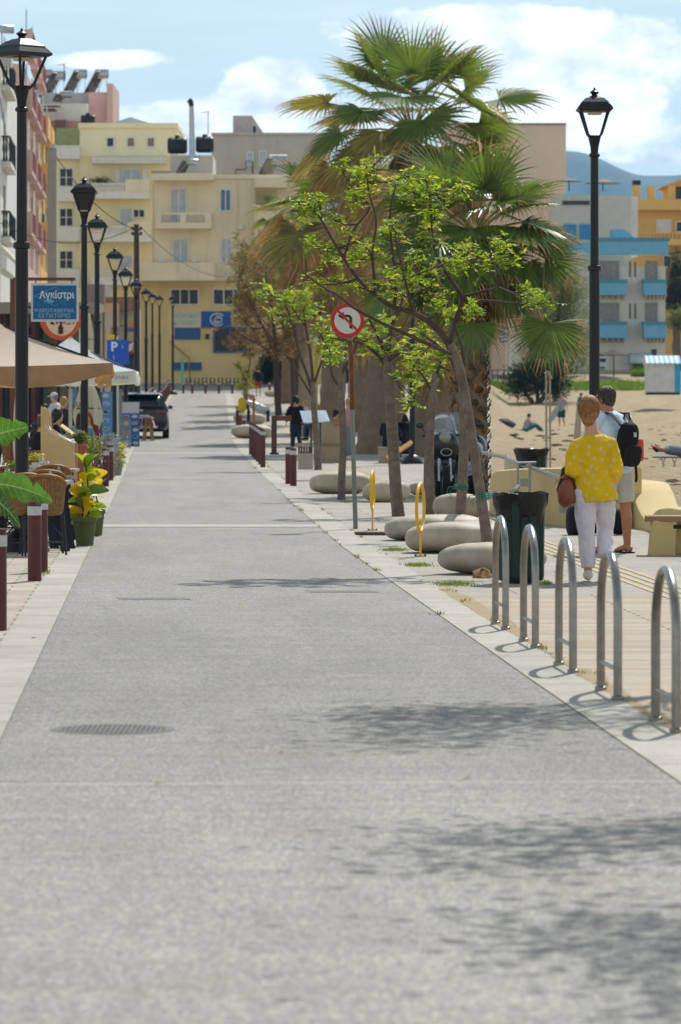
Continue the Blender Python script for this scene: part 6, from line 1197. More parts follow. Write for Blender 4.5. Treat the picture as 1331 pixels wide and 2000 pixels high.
# --- people on the sand
d = 185; person('man in a grey shirt and dark green shorts carrying a board across the sand', (X(1097, d), d, zb(d)), 2.7, 1.72, pose(kl=(-.12, .05, .49), al=(-.14, -.1, .1), tl=(-.15, .05, .04), el=(-.26, -.02, 1.14), wl=(-.3, .05, .9)), top=cloth('grey t shirt', '8f949c'), sleeve=.45, legs=cloth('dark green shorts', '1f4a3c'), leg_to=.5, hair=HAIRD, vox=.03, loose=.04, detail=False)
r = thing('bodyboard', 'pale grey board carried by the man in green shorts', 'board', P(1084, 812, d)); M().ell(P(1085, 806, d), (.16, .05, .55), 16, 10, (0, .6, 0), .8).build('board', mat('pale board', 'a5a6aa', .5), r)
SG = dict(pel=(0, 0, .12), hl=(-.09, 0, .12), hr=(.09, 0, .12), chest=(0, .1, .46), neck=(0, .16, .61), head=(0, .2, .75), sl=(-.17, .13, .57), sr=(.17, .13, .57), el=(-.2, .3, .38), er=(.2, .3, .38), wl=(-.08, .42, .5), wr=(.08, .42, .5), kl=(-.1, .45, .42), kr=(.1, .5, .35), al=(-.1, .75, .07), ar=(.1, .82, .07), tl=(-.1, .9, .05), tr=(.1, .97, .05))
for px, yf, rz, top, leg, to, lab in ((1026, 845, -1.35, 'a4a0a6', '3c6670', .95, 'person in a light top and teal trousers sitting on the sand'), (1130, 796, -1.1, '3f6d78', '37424a', .95, 'person in a teal top sitting on the sand left of the tall lamp'), (1151, 793, -1.3, '7d5a50', '4a3a34', .95, 'person sitting on the sand just left of the tall lamp')):
    lo, hi = 60, 255
    for _ in range(50):
        m_ = (lo+hi)/2
        if HY+F*(CH-zb(m_))/m_ > yf: lo = m_
        else: hi = m_
    d = lo; person(lab, (X(px, d), d, zb(d)), rz, 1.7, pose(**SG), top=cloth('beach top '+top, top), sleeve=.95, legs=cloth('beach trousers '+leg, leg), leg_to=to, hair=HAIRD, vox=.03, detail=False, group='people on the beach')
    if px == 1026: b = M(); b.ell(G(990, d)+Vector((0, 0, .12)), (.4, .25, .2), 12, 8, (0, .2, 0), 1, .3); tag(b.build('beach_bag', cloth('grey bundle', '4b4750'), loc=G(990, d)), 'dark grey bundle lying on the sand left of the seated person', 'bag')
def sunbather():
    d = 92; g = G(1305, d); r = thing('sun_lounger', 'low folding lounger on the sand at the right edge', 'lounger', g); z = Z(893, d); b = M(); b.ob((X(1315, d), d, z), (.95, .5, .03)); b.build('sling', cloth('grey sling', '555a66'), r); b = M()
    for px in (1290, 1312, 1334): b.tube([(X(px, d), d-.2, z), (X(px+9, d), d-.2, g.z)], .014, 6); b.tube([(X(px+9, d), d-.2, z), (X(px, d), d-.2, g.z)], .014, 6)
    b.build('legs', STEEL, r)
    J = pose(pel=(.55, 0, .12), hl=(.55, -.09, .12), hr=(.55, .09, .12), chest=(.2, 0, .16), neck=(.02, 0, .17), head=(-.13, 0, .2), sl=(.07, -.17, .16), sr=(.07, .17, .16), el=(-.1, -.3, .2), er=(-.1, .3, .2), wl=(-.22, -.12, .25), wr=(-.22, .12, .25), kl=(1.0, -.1, .12), kr=(1.0, .1, .12), al=(1.4, -.1, .1), ar=(1.4, .1, .1), tl=(1.5, -.1, .12), tr=(1.5, .1, .12), gaze=(-.2, 0, 1))
    person('person lying on the low lounger under a patterned towel', (X(1295, d), d, z+.02), 0, 1.66, J, skin=SKINR, top=cloth('grey blue towel', '6d7387'), sleeve=.2, legs=cloth('grey patterned towel', '84889a'), hair=HAIRD, vox=.022, detail=False)
sunbather()
# ------------------------------------------------------------------ dark car and motorcycles
def car():
    d0 = 130; o = Vector((X(277, d0), d0, zr(d0))); r = thing('parked_car', 'dark navy hatchback parked on the left pavement with its tail lights towards us', 'car', o); PAINT = mat('navy car paint', '090e18', .25, 0, var=.04, spec=.5, coat=.4); q = Matrix.Rotation(radians(2.7), 3, 'Z')
    sec = [(0, .42, .86, .80), (.06, .34, 1.0, .86), (.3, .26, 1.06, .9), (1.6, .24, 1.05, .915), (3.0, .25, 1.0, .91), (3.9, .3, .86, .86), (4.3, .4, .7, .74)]
    def T(v): return o+q@Vector(v)
    b = M(); rows = []
    for y, z0, z1, w in sec: rows.append([T((x*w, y, z)) for x, z in ((-.86, z0), (-1, z0+.12), (-1.02, z0+(z1-z0)*.5), (-.97, z1-.06), (-.9, z1), (0, z1+.02), (.9, z1), (.97, z1-.06), (1.02, z0+(z1-z0)*.5), (1, z0+.12), (.86, z0), (0, z0-.02), (-.86, z0))])
    b.grid(rows, True); b.add(rows[0][:-1], [tuple(range(12))]); b.add(rows[-1][:-1], [tuple(range(11, -1, -1))]); b.build('body', PAINT, r)
    b = M(); cab = [(.08, 1.0, .84), (.38, 1.5, .68), (.9, 1.58, .69), (1.8, 1.58, .68), (2.4, 1.42, .68), (3.1, .99, .8)]
    rows = [[T((-.86 if z > 1.2 else -.9, y, 1.0)), T((-w*1.08, y, 1.0+(z-1)*.5)), T((-w, y, z-.04)), T((-w*.85, y, z)), T((w*.85, y, z)), T((w, y, z-.04)), T((w*1.08, y, 1.0+(z-1)*.5)), T((.86 if z > 1.2 else .9, y, 1.0))] for y, z, w in cab]
    b.grid(rows, True); b.build('cabin', PAINT, r)
    b = M(); b.grid([[T((x*w, y-.02, z)) for x in (-1, -.5, 0, .5, 1)] for y, z, w in ((.1, 1.06, .74), (.24, 1.28, .68), (.345, 1.44, .6))], True); b.build('rear_window', GLASS, r, thick=.01)
    M().ob(T((0, .3, 1.525)), (1.2, .3, .03), (.1, 0, radians(2.7))).build('spoiler', PAINT, r)
    for s_ in (-1, 1):
        b = M(); b.grid([[T((s_*w, y, z)) for y, w, z in pts] for pts in (((.5, .79, 1.1), (1.3, .8, 1.1), (2.5, .8, 1.1)), ((.55, .71, 1.46), (1.3, .705, 1.5), (2.2, .71, 1.4)))]); b.build('side_window', GLASS, r, thick=.03)
        b = M(); b.ob(T((s_*.66, .03, .93)), (.4, .06, .1), (0, 0, radians(2.7))); b.ob(T((s_*.88, .1, .95)), (.05, .2, .1), (0, 0, radians(2.7))); b.build('tail_light', mat('tail light red', '5a1318', .15, spec=.8), r)
        for y in (.85, 3.35):
            c = T((s_*.82, y, .32)); ax = q@Vector((1, 0, 0)); b = M(); b.tube([c-ax*.11, c-ax*.09, c+ax*.09, c+ax*.11], [.29, .32, .32, .29], 24); w = b.build('wheel', mat('tyre rubber', '151515', .85), r); b = M(); b.tube([c+ax*s_*.1, c+ax*s_*.118], [.21, .19], 20); b.build('rim', STEEL, w)
        M().ell(T((s_*.98, 2.35, 1.08)), (.09, .06, .07), 10, 8).build('mirror', PAINT, r)
    M().ob(T((0, .035, .93)), (.84, .05, .06), (0, 0, radians(2.7))).build('light_bar', mat('dark trim', '1c1014', .2, spec=.8), r)
    b = M(); b.ob(T((0, -.02, .5)), (1.6, .12, .2), (0, 0, radians(2.7))); bp = b.build('bumper', BLKPL, r, bevel=.03); M().ob(T((0, -.06, .41)), (1.1, .06, .08), (0, 0, radians(2.7))).build('skid_plate', STEEL, bp)
    b = M(); b.ob(T((.0, -.005, .76)), (.52, .02, .12), (0, 0, radians(2.7))); pl = b.build('number_plate', mat('plate white', 'bfc4c6', .5), r); b = M()
    for k in range(7): b.ob(T((-.2+k*.065, -.018, .76)), (.036, .004, .07), (0, 0, radians(2.7)))
    b.build('plate_marks', mat('plate grey', '70777d', .6), pl); M().ell(T((0, .0, .97)), (.05, .02, .05), 12, 8).build('badge', STEEL, r)
car()
def moto(px, d, lab, rz, front, key):
    o = G(px, d); r = thing('motorcycle', lab, 'motorcycle', o, 'motorcycles by the palms'); q = Matrix.Rotation(rz, 3, 'Z'); T = lambda x, y, z: o+q@Vector((x, y, z)); BK = mat('black fairing', '0e0f12', .25, var=.1, spec=.6)
    def wheel(y, nm):
        b = M(); c = T(0, y, .3); pts = [c+q@Vector((0, .24*cos(2*pi*k/28), .24*sin(2*pi*k/28))) for k in range(29)]; b.tube(pts, [(.065, .06)]*29, 10, side=q@Vector((1, 0, 0)), cap=False); w = b.build(nm, mat('tyre rubber', '151515', .85), r); b = M(); b.tube([c-q@Vector((.04, 0, 0)), c+q@Vector((.04, 0, 0))], .2, 20); b.build('rim', DARKM, w)
    wheel(0, 'wheel'); wheel(1.35, 'wheel'); f = -1
    if front:
        b = M(); b.tube([T(-.09, 0, .3), T(-.09, .16, .85)], .026, 8); b.tube([T(.09, 0, .3), T(.09, .16, .85)], .026, 8); b.build('fork', STEEL, r)
        b = M(); b.ell(T(0, .02, .5), (.085, .22, .1), 14, 8, (0, 0, rz)); b.build('mudguard', BK, r); b = M(); b.ell(T(0, .22, .86), (.25, .2, .26), 20, 12, (.2, 0, rz), .8); b.ell(T(-.0, .3, .6), (.22, .2, .25), 16, 10, (0, 0, rz), .8); b.build('fairing', BK, r)
        b = M(); b.ell(T(0, .03, 1.02), (.1, .06, .09), 16, 10, (0, 0, rz)); b.build('headlight', mat('headlight lens', '8b8578', .1, spec=.9), r)
        b = M(); b.tube([T(-.1, .04, .78)+q@Vector((.12+.09*cos(2*pi*k/20), -.03, .06*sin(2*pi*k/20))) for k in range(21)], .008, 6); b.build('chrome_ring', STEEL, r)
        b = M(); b.grid([[T(.24*sin(a)*(1-.25*u), .1+.22*u+.06*(1-cos(a)), 1.08+.36*u*(.75+.25*cos(a*1.2))) for a in [(-1.1+2.2*i/10) for i in range(11)]] for u in (0, .35, .7, 1)], True); b.build('windscreen', mat('clear screen', 'c5ccd2', .08, alpha=.25, spec=.7), r, thick=.006)
        b = M(); b.tube([T(-.36, .32, 1.04), T(-.12, .26, 1.08), T(.12, .26, 1.08), T(.36, .32, 1.04)], .018, 8); b.build('handlebar', DARKM, r)
        for s_ in (-1, 1): b = M(); b.ell(T(s_*.4, .25, 1.22), (.07, .02, .045), 12, 8, (0, 0, rz)); b.tube([T(s_*.3, .3, 1.08), T(s_*.38, .26, 1.2)], .008, 5); b.build('mirror', BK, r)
    else:
        b = M(); b.ell(T(0, .1, .78), (.17, .4, .16), 18, 10, (.1, 0, rz), .8); b.ell(T(0, .9, .8), (.2, .3, .25), 16, 10, (0, 0, rz), .8); b.build('tail_fairing', BK, r)
        M().ob(T(0, -.27, .66), (.12, .04, .06), (0, 0, rz)).build('tail_light', mat('tail light glow red', 'b02024', .2, spec=.8), r); b = M(); b.ob(T(0, -.3, .5), (.22, .012, .24), (.25, 0, rz)); pl = b.build('number_plate', mat('plate blue white', 'a9b6c8', .5), r); M().ob(T(-.085, -.309, .5), (.04, .006, .23), (.25, 0, rz)).build('blue_band', BLUEP, pl)
        b = M()
        for k in range(2):
            for j in range(4): b.ob(T(-.035+j*.04, -.31+.012*k-.006, .53-k*.09), (.022, .004, .05), (.25, 0, rz))
        b.build('plate_marks', mat('plate grey', '70777d'), pl); b = M(); b.ob(T(0, -.24, .56), (.1, .06, .34), (.25, 0, rz)); b.build('plate_bracket', BLKPL, r)
        b = M(); b.tube([T(-.2, -.1, .32), T(-.19, .4, .34), T(-.12, .8, .3)], [.055, .05, .03], 10); b.build('exhaust', STEEL, r)
    b = M(); b.ell(T(0, .7, .5), (.17, .3, .22), 14, 10, (0, 0, rz), .8); b.build('engine', mat('rusty engine', '4c3a32', .5, .5, var=.4, scale=14), r); b = M(); b.ell(T(0, .85 if front else .35, .84), (.14, .42, .07), 16, 8, (0, 0, rz), .8); b.build('seat', mat('black seat', '131313', .7), r)
    b = M(); b.tube([T(.1, .7, .3), T(.24, .8, .01)], .014, 6); b.build('side_stand', DARKM, r)
moto(870, 63.5, 'black motorcycle facing us with a clear windscreen, beside the palm trunk', .06, True, 0); moto(924, 64.2, 'black motorcycle seen from behind with a blue and white number plate', -.08, False, 1); moto(896, 65.5, 'dark scooter squeezed between the two motorcycles', .12, True, 2)
r = thing('parked_scooter', 'white scooter with yellow bag parked by the small tree', 'scooter', (X(500, 150), 150, zr(150))); b = M(); d = 150; b.tube([P(480, 783, d), P(496, 792, d), P(512, 800, d), P(528, 803, d)], [.05, .16, .2, .1], 10); b.build('body', mat('scooter white', 'b9bdbf', .35), r); b = M(); b.tube([P(482, 780, d), P(487, 806, d)], .04, 6); b.tube([P(474, 781, d), P(492, 787, d)], .03, 6); b.build('handlebar', DARKM, r)
for px in (486, 524): b = M(); c = P(px, 812, d); b.tube([c-Vector((.06, 0, 0)), c+Vector((.06, 0, 0))], .24, 14); b.build('wheel', BLKPL, r)
M().ell(P(473, 791, d-.2), (.16, .14, .3), 12, 8, (0, 0, 0), .7).build('yellow_bag', mat('yellow plastic', 'cfae22', .6), r)
r = thing('info_post', 'brown slanted notice post above the white scooter', 'notice', (X(495, 140), 140, zr(140))); d = 140; b = M(); b.tube([G(496, d), P(496, 778, d)], .05, 6); b.build('post', WOOD, r); M().add([P(483, 769, d), P(497, 771, d), P(500, 782, d), P(488, 781, d)], [(0, 1, 2, 3)]).build('board', mat('tan board', 'a67d4c', .7), r, thick=.04)
# ------------------------------------------------------------------ taverna side: parasols
def parasol(name, lab, apex, half, drop, m, lining, pole_h, val=.28, scallop=0, rz=0, ground=0, txt=None):
    c = Vector(apex); r = thing(name, lab, 'parasol', (c.x, c.y, ground)); n = 10; k4 = [Vector((a*half[0], e*half[1], -drop)) for a, e in ((-1, -1), (1, -1), (1, 1), (-1, 1))]; q = Matrix.Rotation(rz, 3, 'Z'); b = M()
    for i in range(4):
        a, e = k4[i], k4[(i+1) % 4]; rows = []
        for u in range(7):
            t = u/6; rows.append([c+q@((a*t).lerp(e*t, j/n)+Vector((0, 0, -.10*sin(pi*t)*(1)-.05*t*sin(pi*j/n)))) for j in range(n+1)])
        b.grid(rows, True)
    cano = b.build('canopy', m, r); b = M()
    for i in range(4):
        a, e = k4[i], k4[(i+1) % 4]; N = 48; top, mid, bot = [], [], []
        for j in range(N+1):
            u = j/N; p = a.lerp(e, u)+Vector((0, 0, -.05*sin(pi*u))); out = Vector(((a.x+e.x), (a.y+e.y), 0)).normalized(); s_ = abs(sin(pi*u*scallop)) if scallop else 1; w = .02*sin(u*40)
            top.append(c+q@p); mid.append(c+q@(p+out*(.015+w)+Vector((0, 0, -val*.5)))); bot.append(c+q@(p+out*w*1.6+Vector((0, 0, -val*(.45+.55*s_)))))
        b.grid([top, mid, bot], True)
    b.build('valance', lining, cano); g = ground
    M().tube([(c.x, c.y, g), (c.x, c.y, c.z)], .035, 10).build('pole', mat('parasol pole', 'b9b3a6', .5), r)
    b = M()
    for k in k4: b.tube([c-Vector((0, 0, .12)), c+q@(k*.98+Vector((0, 0, -.04)))], .014, 6); b.tube([c-Vector((0, 0, drop+.35)), c+q@(k*.55+Vector((0, 0, -.12)))], .012, 6)
    b.build('ribs', DARKM, r); return r
TAN = mat('tan canvas', 'c8b6a6', .85, var=.05, trans=.15); TANL = mat('orange tan valance', 'a8876c', .85, var=.12, scale=7, trans=.35)
parasol('parasol', 'large tan parasol with a hanging orange brown valance over the nearest tables', (X(-85, 45.5), 45.5, Z(585, 45.5)), (1.75, 1.3), .76, TAN, TANL, 2.4, .25, 2, radians(8), 0)
WCAN = mat('white canvas cover', 'cfd4da', .8, var=.04, trans=.3)
d = 76; pr = parasol('parasol', 'white square parasol with blue lettering on its edge, behind the tan one', (X(138, d), d, Z(658, d)), (1.32, 1.5), .68, WCAN, mat('white valance', 'd3d3d4', .8, var=.05, trans=.3), 2.4, .24, 0, radians(2), 0)
text(M(), 'ΑΛΦΑ', P(238, 737, d-1.53), .075, None, width=.26).build('lettering', mat('navy lettering', '6d80a5', .7), pr)
d = 62; pr = parasol('parasol', 'white parasol whose lettered edge hangs at the left border under the tan one', (X(-30, d), d, Z(655, d)), (1.45, 1.2), .58, WCAN, MATS['white valance'], 2.4, .2, 0, 0, 0)
b = M(); b.add([P(0, 716, 60.7), P(134, 714, 60.7), P(134, 738, 60.7), P(0, 741, 60.7)], [(0, 1, 2, 3)]); vb = b.build('lettered_band', MATS['white valance'], pr, thick=.01); text(M(), 'ΑΛΦΑ', P(50, 728, 60.68), .105, None, width=.36).build('lettering', mat('black lettering', '1c1c20', .7), vb)
b = M()
def closed(px, y0, y1, d, w_, lab, txt=None, m=None):
    c = P(px, y0, d); e = P(px, y1, d); r = thing('closed_parasol', lab, 'parasol', (c.x, c.y, zr(d)), 'folded parasols'); b = M(); n = 26; rows = []; W_ = w_/2/sc(d)
    for k in range(9):
        t = k/8; rad = W_*(.18+.55*t+.3*sin(t*pi)*.6)*(1.0 if t < .8 else 1-.25*(t-.8)/.2); rows.append([c.lerp(e, t)+Vector((rad*(1+.22*sin(j*2*pi/n*6))*cos(2*pi*j/n), rad*(1+.22*sin(j*2*pi/n*6))*sin(2*pi*j/n), .03*sin(j*4) if k == 8 else 0)) for j in range(n+1)])
    b.grid(rows, True); cn = b.build('folded_canopy', m or mat('cream canvas', 'cfc6ae', .85, var=.08, trans=.2), r, thick=.008); M().tube([(c.x, c.y, zr(d)), c+Vector((0, 0, .06))], .025, 8).build('pole', DARKM, r); M().tube([c.lerp(e, .58)+Vector((W_*.72*cos(2*pi*k/16), W_*.72*sin(2*pi*k/16), 0)) for k in range(17)], .012, 5).build('strap', DARKM, cn)
    if txt: text(M(), txt, P(px-12, y0+(y1-y0)*.52, d-W_*1.05), .16, None, width=.3, tilt=0).build('lettering', mat('black lettering', '1c1c20'), cn)
closed(172, 742, 838, 82, 66, 'folded cream parasol with black script lettering behind the seated people', 'Αλφα'); closed(37, 738, 900, 58, 26, 'folded cream parasol at the left under the lettered edge'); closed(172, 612, 700, 98, 30, 'folded cream cover rising behind the white parasol')
def hang_sign():
    d = 73; r = thing('hanging_sign', 'blue hanging sign of a fish taverna with white border and Greek lettering', 'hanging sign', P(107, 627, d)); s = M().pb(61, 553, 153, 628, d, .12).build('frame', mat('sign frame white', 'b9c2c8', .5, var=.06), r); f = M().pb(65, 557.5, 149.5, 623.5, d-.006, .005).build('blue_panel', mat('sign blue', '12598a', .45, var=.05), s)
    SW = mat('sign lettering', 'd0dce2', .5, var=.02); text(M(), 'Αγκίστρι', P(111.5, 577, d-.012), .195, None, width=.66, depth=.003, bold=.012).build('lettering', SW, f); PB = mat('pale blue lettering', '8bb6cc', .5, var=.02)
    text(text(M(), 'ΨΑΡΟΤΑΒΕΡΝΑ', P(106.5, 606.5, d-.012), .078, None, width=.76, depth=.003, bold=.006), 'ΕΣΤΙΑΤΟΡΙΟ', P(106.5, 616.5, d-.012), .078, None, width=.6, depth=.003, bold=.006).build('lettering', PB, f)
    b = M(); dm = [P(68, 578, d-.01), P(107, 561, d-.01), P(146, 578, d-.01), P(107, 597.5, d-.01), P(68, 578, d-.01)]; b.tube(dm, .006, 5); c = P(98, 588, d-.011); b.ell(c, (.08, .004, .035), 16, 6, (0, .1, 0)); b.add([c+Vector((-.07, 0, 0)), c+Vector((-.11, 0, .03)), c+Vector((-.11, 0, -.03))], [(0, 1, 2)]); b.tube([P(115, 580, d-.011), P(117, 586, d-.011), P(120, 589, d-.011), P(121, 584, d-.011)], .006, 5); b.build('fish_emblem', mat('emblem blue', '5f9dbb', .5), f)
    b = M(); b.pb(26, 542, 147, 548, d, .1); b.build('bracket', mat('bracket brown', '6a3a2e', .6), r); b = M()
    for px in (70, 141): b.tube([P(px, 547.5, d+.04), P(px, 554, d+.04)], .012, 5)
    b.build('hooks', DARKM, r); b = M(); b.pb(20, 545, 30, 905, d+.02, .1); b.build('upright', MATS['bracket brown'], r)
    d = 79; r = thing('round_sign', 'orange and cream shield sign partly hidden below the blue hanging sign', 'hanging sign', P(120, 662, d)); b = M(); pts = [P(118+40*cos(a), 622+42*sin(a) if sin(a) > 0 else 622+60*sin(a)*.9, d) for a in [2*pi*k/30 for k in range(30)]]; b.add(pts+[p+Vector((0, .1, 0)) for p in pts], [tuple(range(30)), tuple(range(59, 29, -1))]+[(k, (k+1) % 30, 30+(k+1) % 30, 30+k) for k in range(30)]); f = b.build('shield', mat('orange red', 'c2502c', .6), r); b = M(); b.add([P(120+31*cos(a), 620+(36 if sin(a) > 0 else 50)*sin(a), d-.01) for a in [2*pi*k/30 for k in range(30)]], [tuple(range(30))]); f2 = b.build('cream_field', mat('sign cream', 'd8b89a', .7), f)
    text(M(), 'ΚΡΑΣΙ', P(122, 629, d-.014), .1, None, width=.48).build('lettering', mat('brown lettering', '6b4030', .7), f2); b = M(); b.lathe([(.05, 0), (.05, .13), (.018, .19), (.015, .27)], P(119, 652, d-.02), 10); b.build('bottle_emblem', mat('emblem brown', '3c2418', .7), f2); M().tube([P(118, 600, d+.06), P(30, 600, d+.06)], .03, 6).build('arm', DARKM, r)
hang_sign()
def parking():
    d = 96; r = thing('parking_sign', 'blue parking sign on a pole behind the white parasol', 'road sign', G(231, d)); M().tube([G(231, d), P(230, 655, d+.05)], .03, 8).build('pole', STEEL, r); f = M().pb(209.5, 664, 252, 712, d-.05, .03).build('panel', mat('parking blue', '1f55b8', .45), r); text(M(), 'P', P(224, 677, d-.055), .24, None, bold=.03, depth=.003).build('lettering', mat('parking white', 'cdd6e6', .5), f)
    b = M(); b.tube([P(238, 673, d-.056), P(241, 677, d-.056), P(238, 681, d-.056)], .008, 5); b.tube([P(222, 694, d-.056), P(223, 702, d-.056)], .008, 5); b.build('arrow_marks', MATS['parking white'], f); M().pb(210, 653, 224, 663, d-.04, .03).build('yellow_plate', mat('sign yellow', 'd9ab22', .5), r)
    d = 160; r = thing('shop_sign', 'small round orange and blue sign left of the wooden pole', 'hanging sign', P(258, 648, d)); b = M(); c = P(257, 636, d); pts = [c+Vector((.17*cos(a), 0, .14*sin(a))) for a in [2*pi*k/24 for k in range(24)]]; b.add(pts+[p+Vector((0, .08, 0)) for p in pts], [tuple(range(24)), tuple(range(47, 23, -1))]+[(k, (k+1) % 24, 24+(k+1) % 24, 24+k) for k in range(24)]); b.build('disc', mat('sign orange', 'c9782a', .5), r); M().pb(250, 640, 264, 648, d-.03, .05).build('blue_strip', BLUEP, r); M().tube([P(249, 636, d+.1), P(235, 636, d+.1)], .03, 5).build('arm', DARKM, r)
parking()
DISH = ['c98a4a', 'a5502c', 'd8b87a', '8a6a30', 'c2552f', '7d8a3c', 'b58a60', '6b3a24']
def menu(px0, px1, y0, y1, d, lab, rows_, cols, m, head=None, rz=0):
    r = thing('menu_board', lab, 'menu board', G((px0+px1)/2, d), 'menu boards on the left pavement'); p = M().pb(px0, y0, px1, y1, d, .05).build('panel', m, r); g = zr(d)
    if head: M().pb(px0+.5, y0+.5, px1-.5, y0+head, d-.006, .005).build('header', mat('menu header', 'c5c3cc', .5, var=.1, scale=9), p)
    R = random.Random(px0); b = M(); dsh = M(); top = y0+(head or 0)
    for i in range(rows_):
        for j in range(cols):
            c = P(px0+(px1-px0)*(j+.5)/cols+R.uniform(-1, 1), top+(y1-top)*(i+.5)/rows_, d-.008); w = (X(px1, d)-X(px0, d))/cols*.36; h = (Z(top, d)-Z(y1, d))/rows_*.28; b.ell(c, (w, .006, h), 16, 6); dsh.m = R.randrange(8); dsh.ell(c-Vector((R.uniform(-.01, .01), .006, R.uniform(-.01, .01))), (w*.72, .008, h*.68), 10, 6, (0, 0, 0), 1, .3)
    b.build('plates', mat('plate photo', '9fb4c6', .5, var=.15), p); dsh.build('dishes', [mat('dish '+h, h, .6, var=.3, scale=20) for h in DISH], p)
    b = M()
    for px in (px0+2, px1-2): b.tube([(X(px, d), d+.06, g), (X(px, d), d+.06, Z(y1-2, d))], .015, 6)
    b.tube([(X(px0+3, d), d+.05, Z(y0+10, d)), (X(px0+3, d), d+.6, g)], .015, 6); b.build('stand', DARKM, r)
MB1 = mat('menu blue', '4f83bd', .45, var=.05); MB2 = mat('menu deep blue', '1f62b5', .45, var=.1)
menu(197, 237, 765, 878, 112, 'tall pale blue menu board with pictures of dishes beside the parasol', 7, 2, MB1); menu(238, 273, 785, 872, 119, 'blue menu board with a white header left of the dark car', 5, 2, MB2, 22); menu(239, 256, 818, 874, 116, 'small white framed menu board leaning before the blue ones', 3, 1, mat('small menu', '7f93ad', .5, var=.3, scale=12))
r = thing('sign_post', 'grey square post between the blue menu boards', 'post', G(236, 107)); M().box((X(233.5, 107), 107, .1), (X(239, 107), 107.06, Z(760, 107))).build('post', mat('post grey', '77746c', .6), r)
# ------------------------------------------------------------------ tables, wicker chairs, planters
WICK = mat('wicker', '8f6c42', .7, var=.3, scale=22, bump=.8, bscale=60); TTOP = mat('grey timber top', '9b8d7e', .7, var=.2, scale=9); LEGM = mat('dark blue metal', '1d2530', .4, .4)
def table(x, d, lab, w=.8, l=.8, h=.76, top=TTOP, legs=LEGM):
    z0 = zr(d); r = thing('taverna_table', lab, 'table', (x, d, z0), 'taverna tables'); b = M()
    for k in range(6): b.box((x-w/2, d-l/2+l*k/6+.004, z0+h-.035), (x+w/2, d-l/2+l*(k+1)/6-.004, z0+h))
    b.build('tabletop', top, r)
    for sx in (-1, 1):
        for sy in (-1, 1): M().tube([(x+sx*(w/2-.02), d+sy*(l/2-.05), z0), (x+sx*(w/2-.12), d+sy*(l/2-.16), z0+h-.04)], [(.05, .02)]*2, 4).build('leg', legs, r)
    return r
def chair(x, d, rz, lab, z0=None):
    z0 = zr(d) if z0 is None else z0; r = thing('wicker_chair', lab, 'chair', (x, d, z0), 'wicker taverna chairs'); o = Vector((x, d, z0)); T = lambda a, b_, c: o+Vector((a, b_, c))
    b = M(); b.ell(T(0, 0, .45), (.205, .22, .035), 20, 8, (0, 0, 0), .7); b.build('seat', WICK, r); b = M(); n = 22
    prof = lambda a, u: T((.205+.02*u)*sin(a), -.2*cos(a)-.05*u, .46+.38*u*(1-.30*(abs(a)/1.5)**2))
    for i in range(n): a = -1.45+2.9*i/(n-1); b.tube([prof(a, u) for u in (0, .35, .7, 1)], .014, 5)
    for u in (.12, .3, .5, .68, .85): b.tube([prof(-1.45+2.9*i/16, u) for i in range(17)], .011, 5)
    b.grid([[prof(-1.45+2.9*i/16, u) for i in range(17)] for u in (.86, .92, .98)], True); b.grid([[prof(-1.45+2.9*i/16, u) for i in range(17)] for u in (.0, .06, .12)], True); b.build('backrest', WICK, r); b = M(); b.tube([prof(-1.5+3*i/18, 1.0) for i in range(19)], .026, 8); b.build('rim', mat('wicker rim', '8a5c2c', .6, var=.3, scale=18), r)
    for sx in (-1, 1):
        for sy in (-1, 1): b = M(); b.tube([T(sx*.2, sy*.17, .44), T(sx*.23, sy*.22, 0)], .012, 6); b.tube([T(sx*.2, sy*.17, .2), T(0, sy*.17, .4)], .008, 5); b.build('leg', BLACKM, r)
    b = M(); b.tube([T(-.22, -.2, .14), T(.22, .2, .14)], .007, 5); b.tube([T(.22, -.2, .14), T(-.22, .2, .14)], .007, 5); b.build('stretcher', BLACKM, r); r.rotation_euler.z = rz; return r
table(X(56, 41.5), 41.5, 'nearest taverna table with dark angled legs beside the green pot', .9, .9); table(X(66, 44), 44.2, 'second taverna table set with napkins, behind the nearest one', .9, .9); table(X(20, 42), 42.5, 'taverna table at the left edge behind the big leaves', 1.0, .9); table(X(60, 49), 49, 'taverna table in front of the tall pale timber stand', 1.2, .8); table(X(5, 51), 51, 'taverna table far left with a white cloth edge', 1.0, .9, top=WHITE)
C0 = None
for x, d, rz, lab in ((X(84, 40.3), 40.3, .15, 'wicker chair tucked at the nearest table beside the lamp foot'), (X(12, 40), 40.2, -.1, 'wicker chair at the left edge behind the big leaf'), (X(90, 43.2), 43.1, .1, 'wicker chair second in the row behind the lamp'), (X(40, 40.9), 41, .3, 'wicker chair hidden partly by the lamp pole and leaf'), (X(28, 45), 45, -.3, 'wicker chair in the second row at the left edge'), (X(105, 47), 46.6, .2, 'wicker chair furthest along the row of tables')):
    if C0 is None: C0 = chair(x, d, rz, lab)
    else: dup(C0, (x, d, zr(d)), lab, rz)
NAP = mat('white napkin', 'b9b2c8', .8, trans=.3)
for px, py, d, lab in ((100, 918, 41.3, 'folded napkin standing on the nearest taverna table'), (116, 912, 44, 'folded napkin standing on the second taverna table')):
    z0 = zr(d)+.76; c = Vector((X(px, d), d-.1, z0)); b = M(); b.add([c+Vector((-.06, 0, 0)), c+Vector((.06, 0, 0)), c+Vector((.0, .02, .13)), c+Vector((.02, .1, 0))], [(0, 1, 2), (1, 3, 2), (3, 0, 2)]); tag(b.build('napkin', NAP, loc=c), lab, 'napkin')
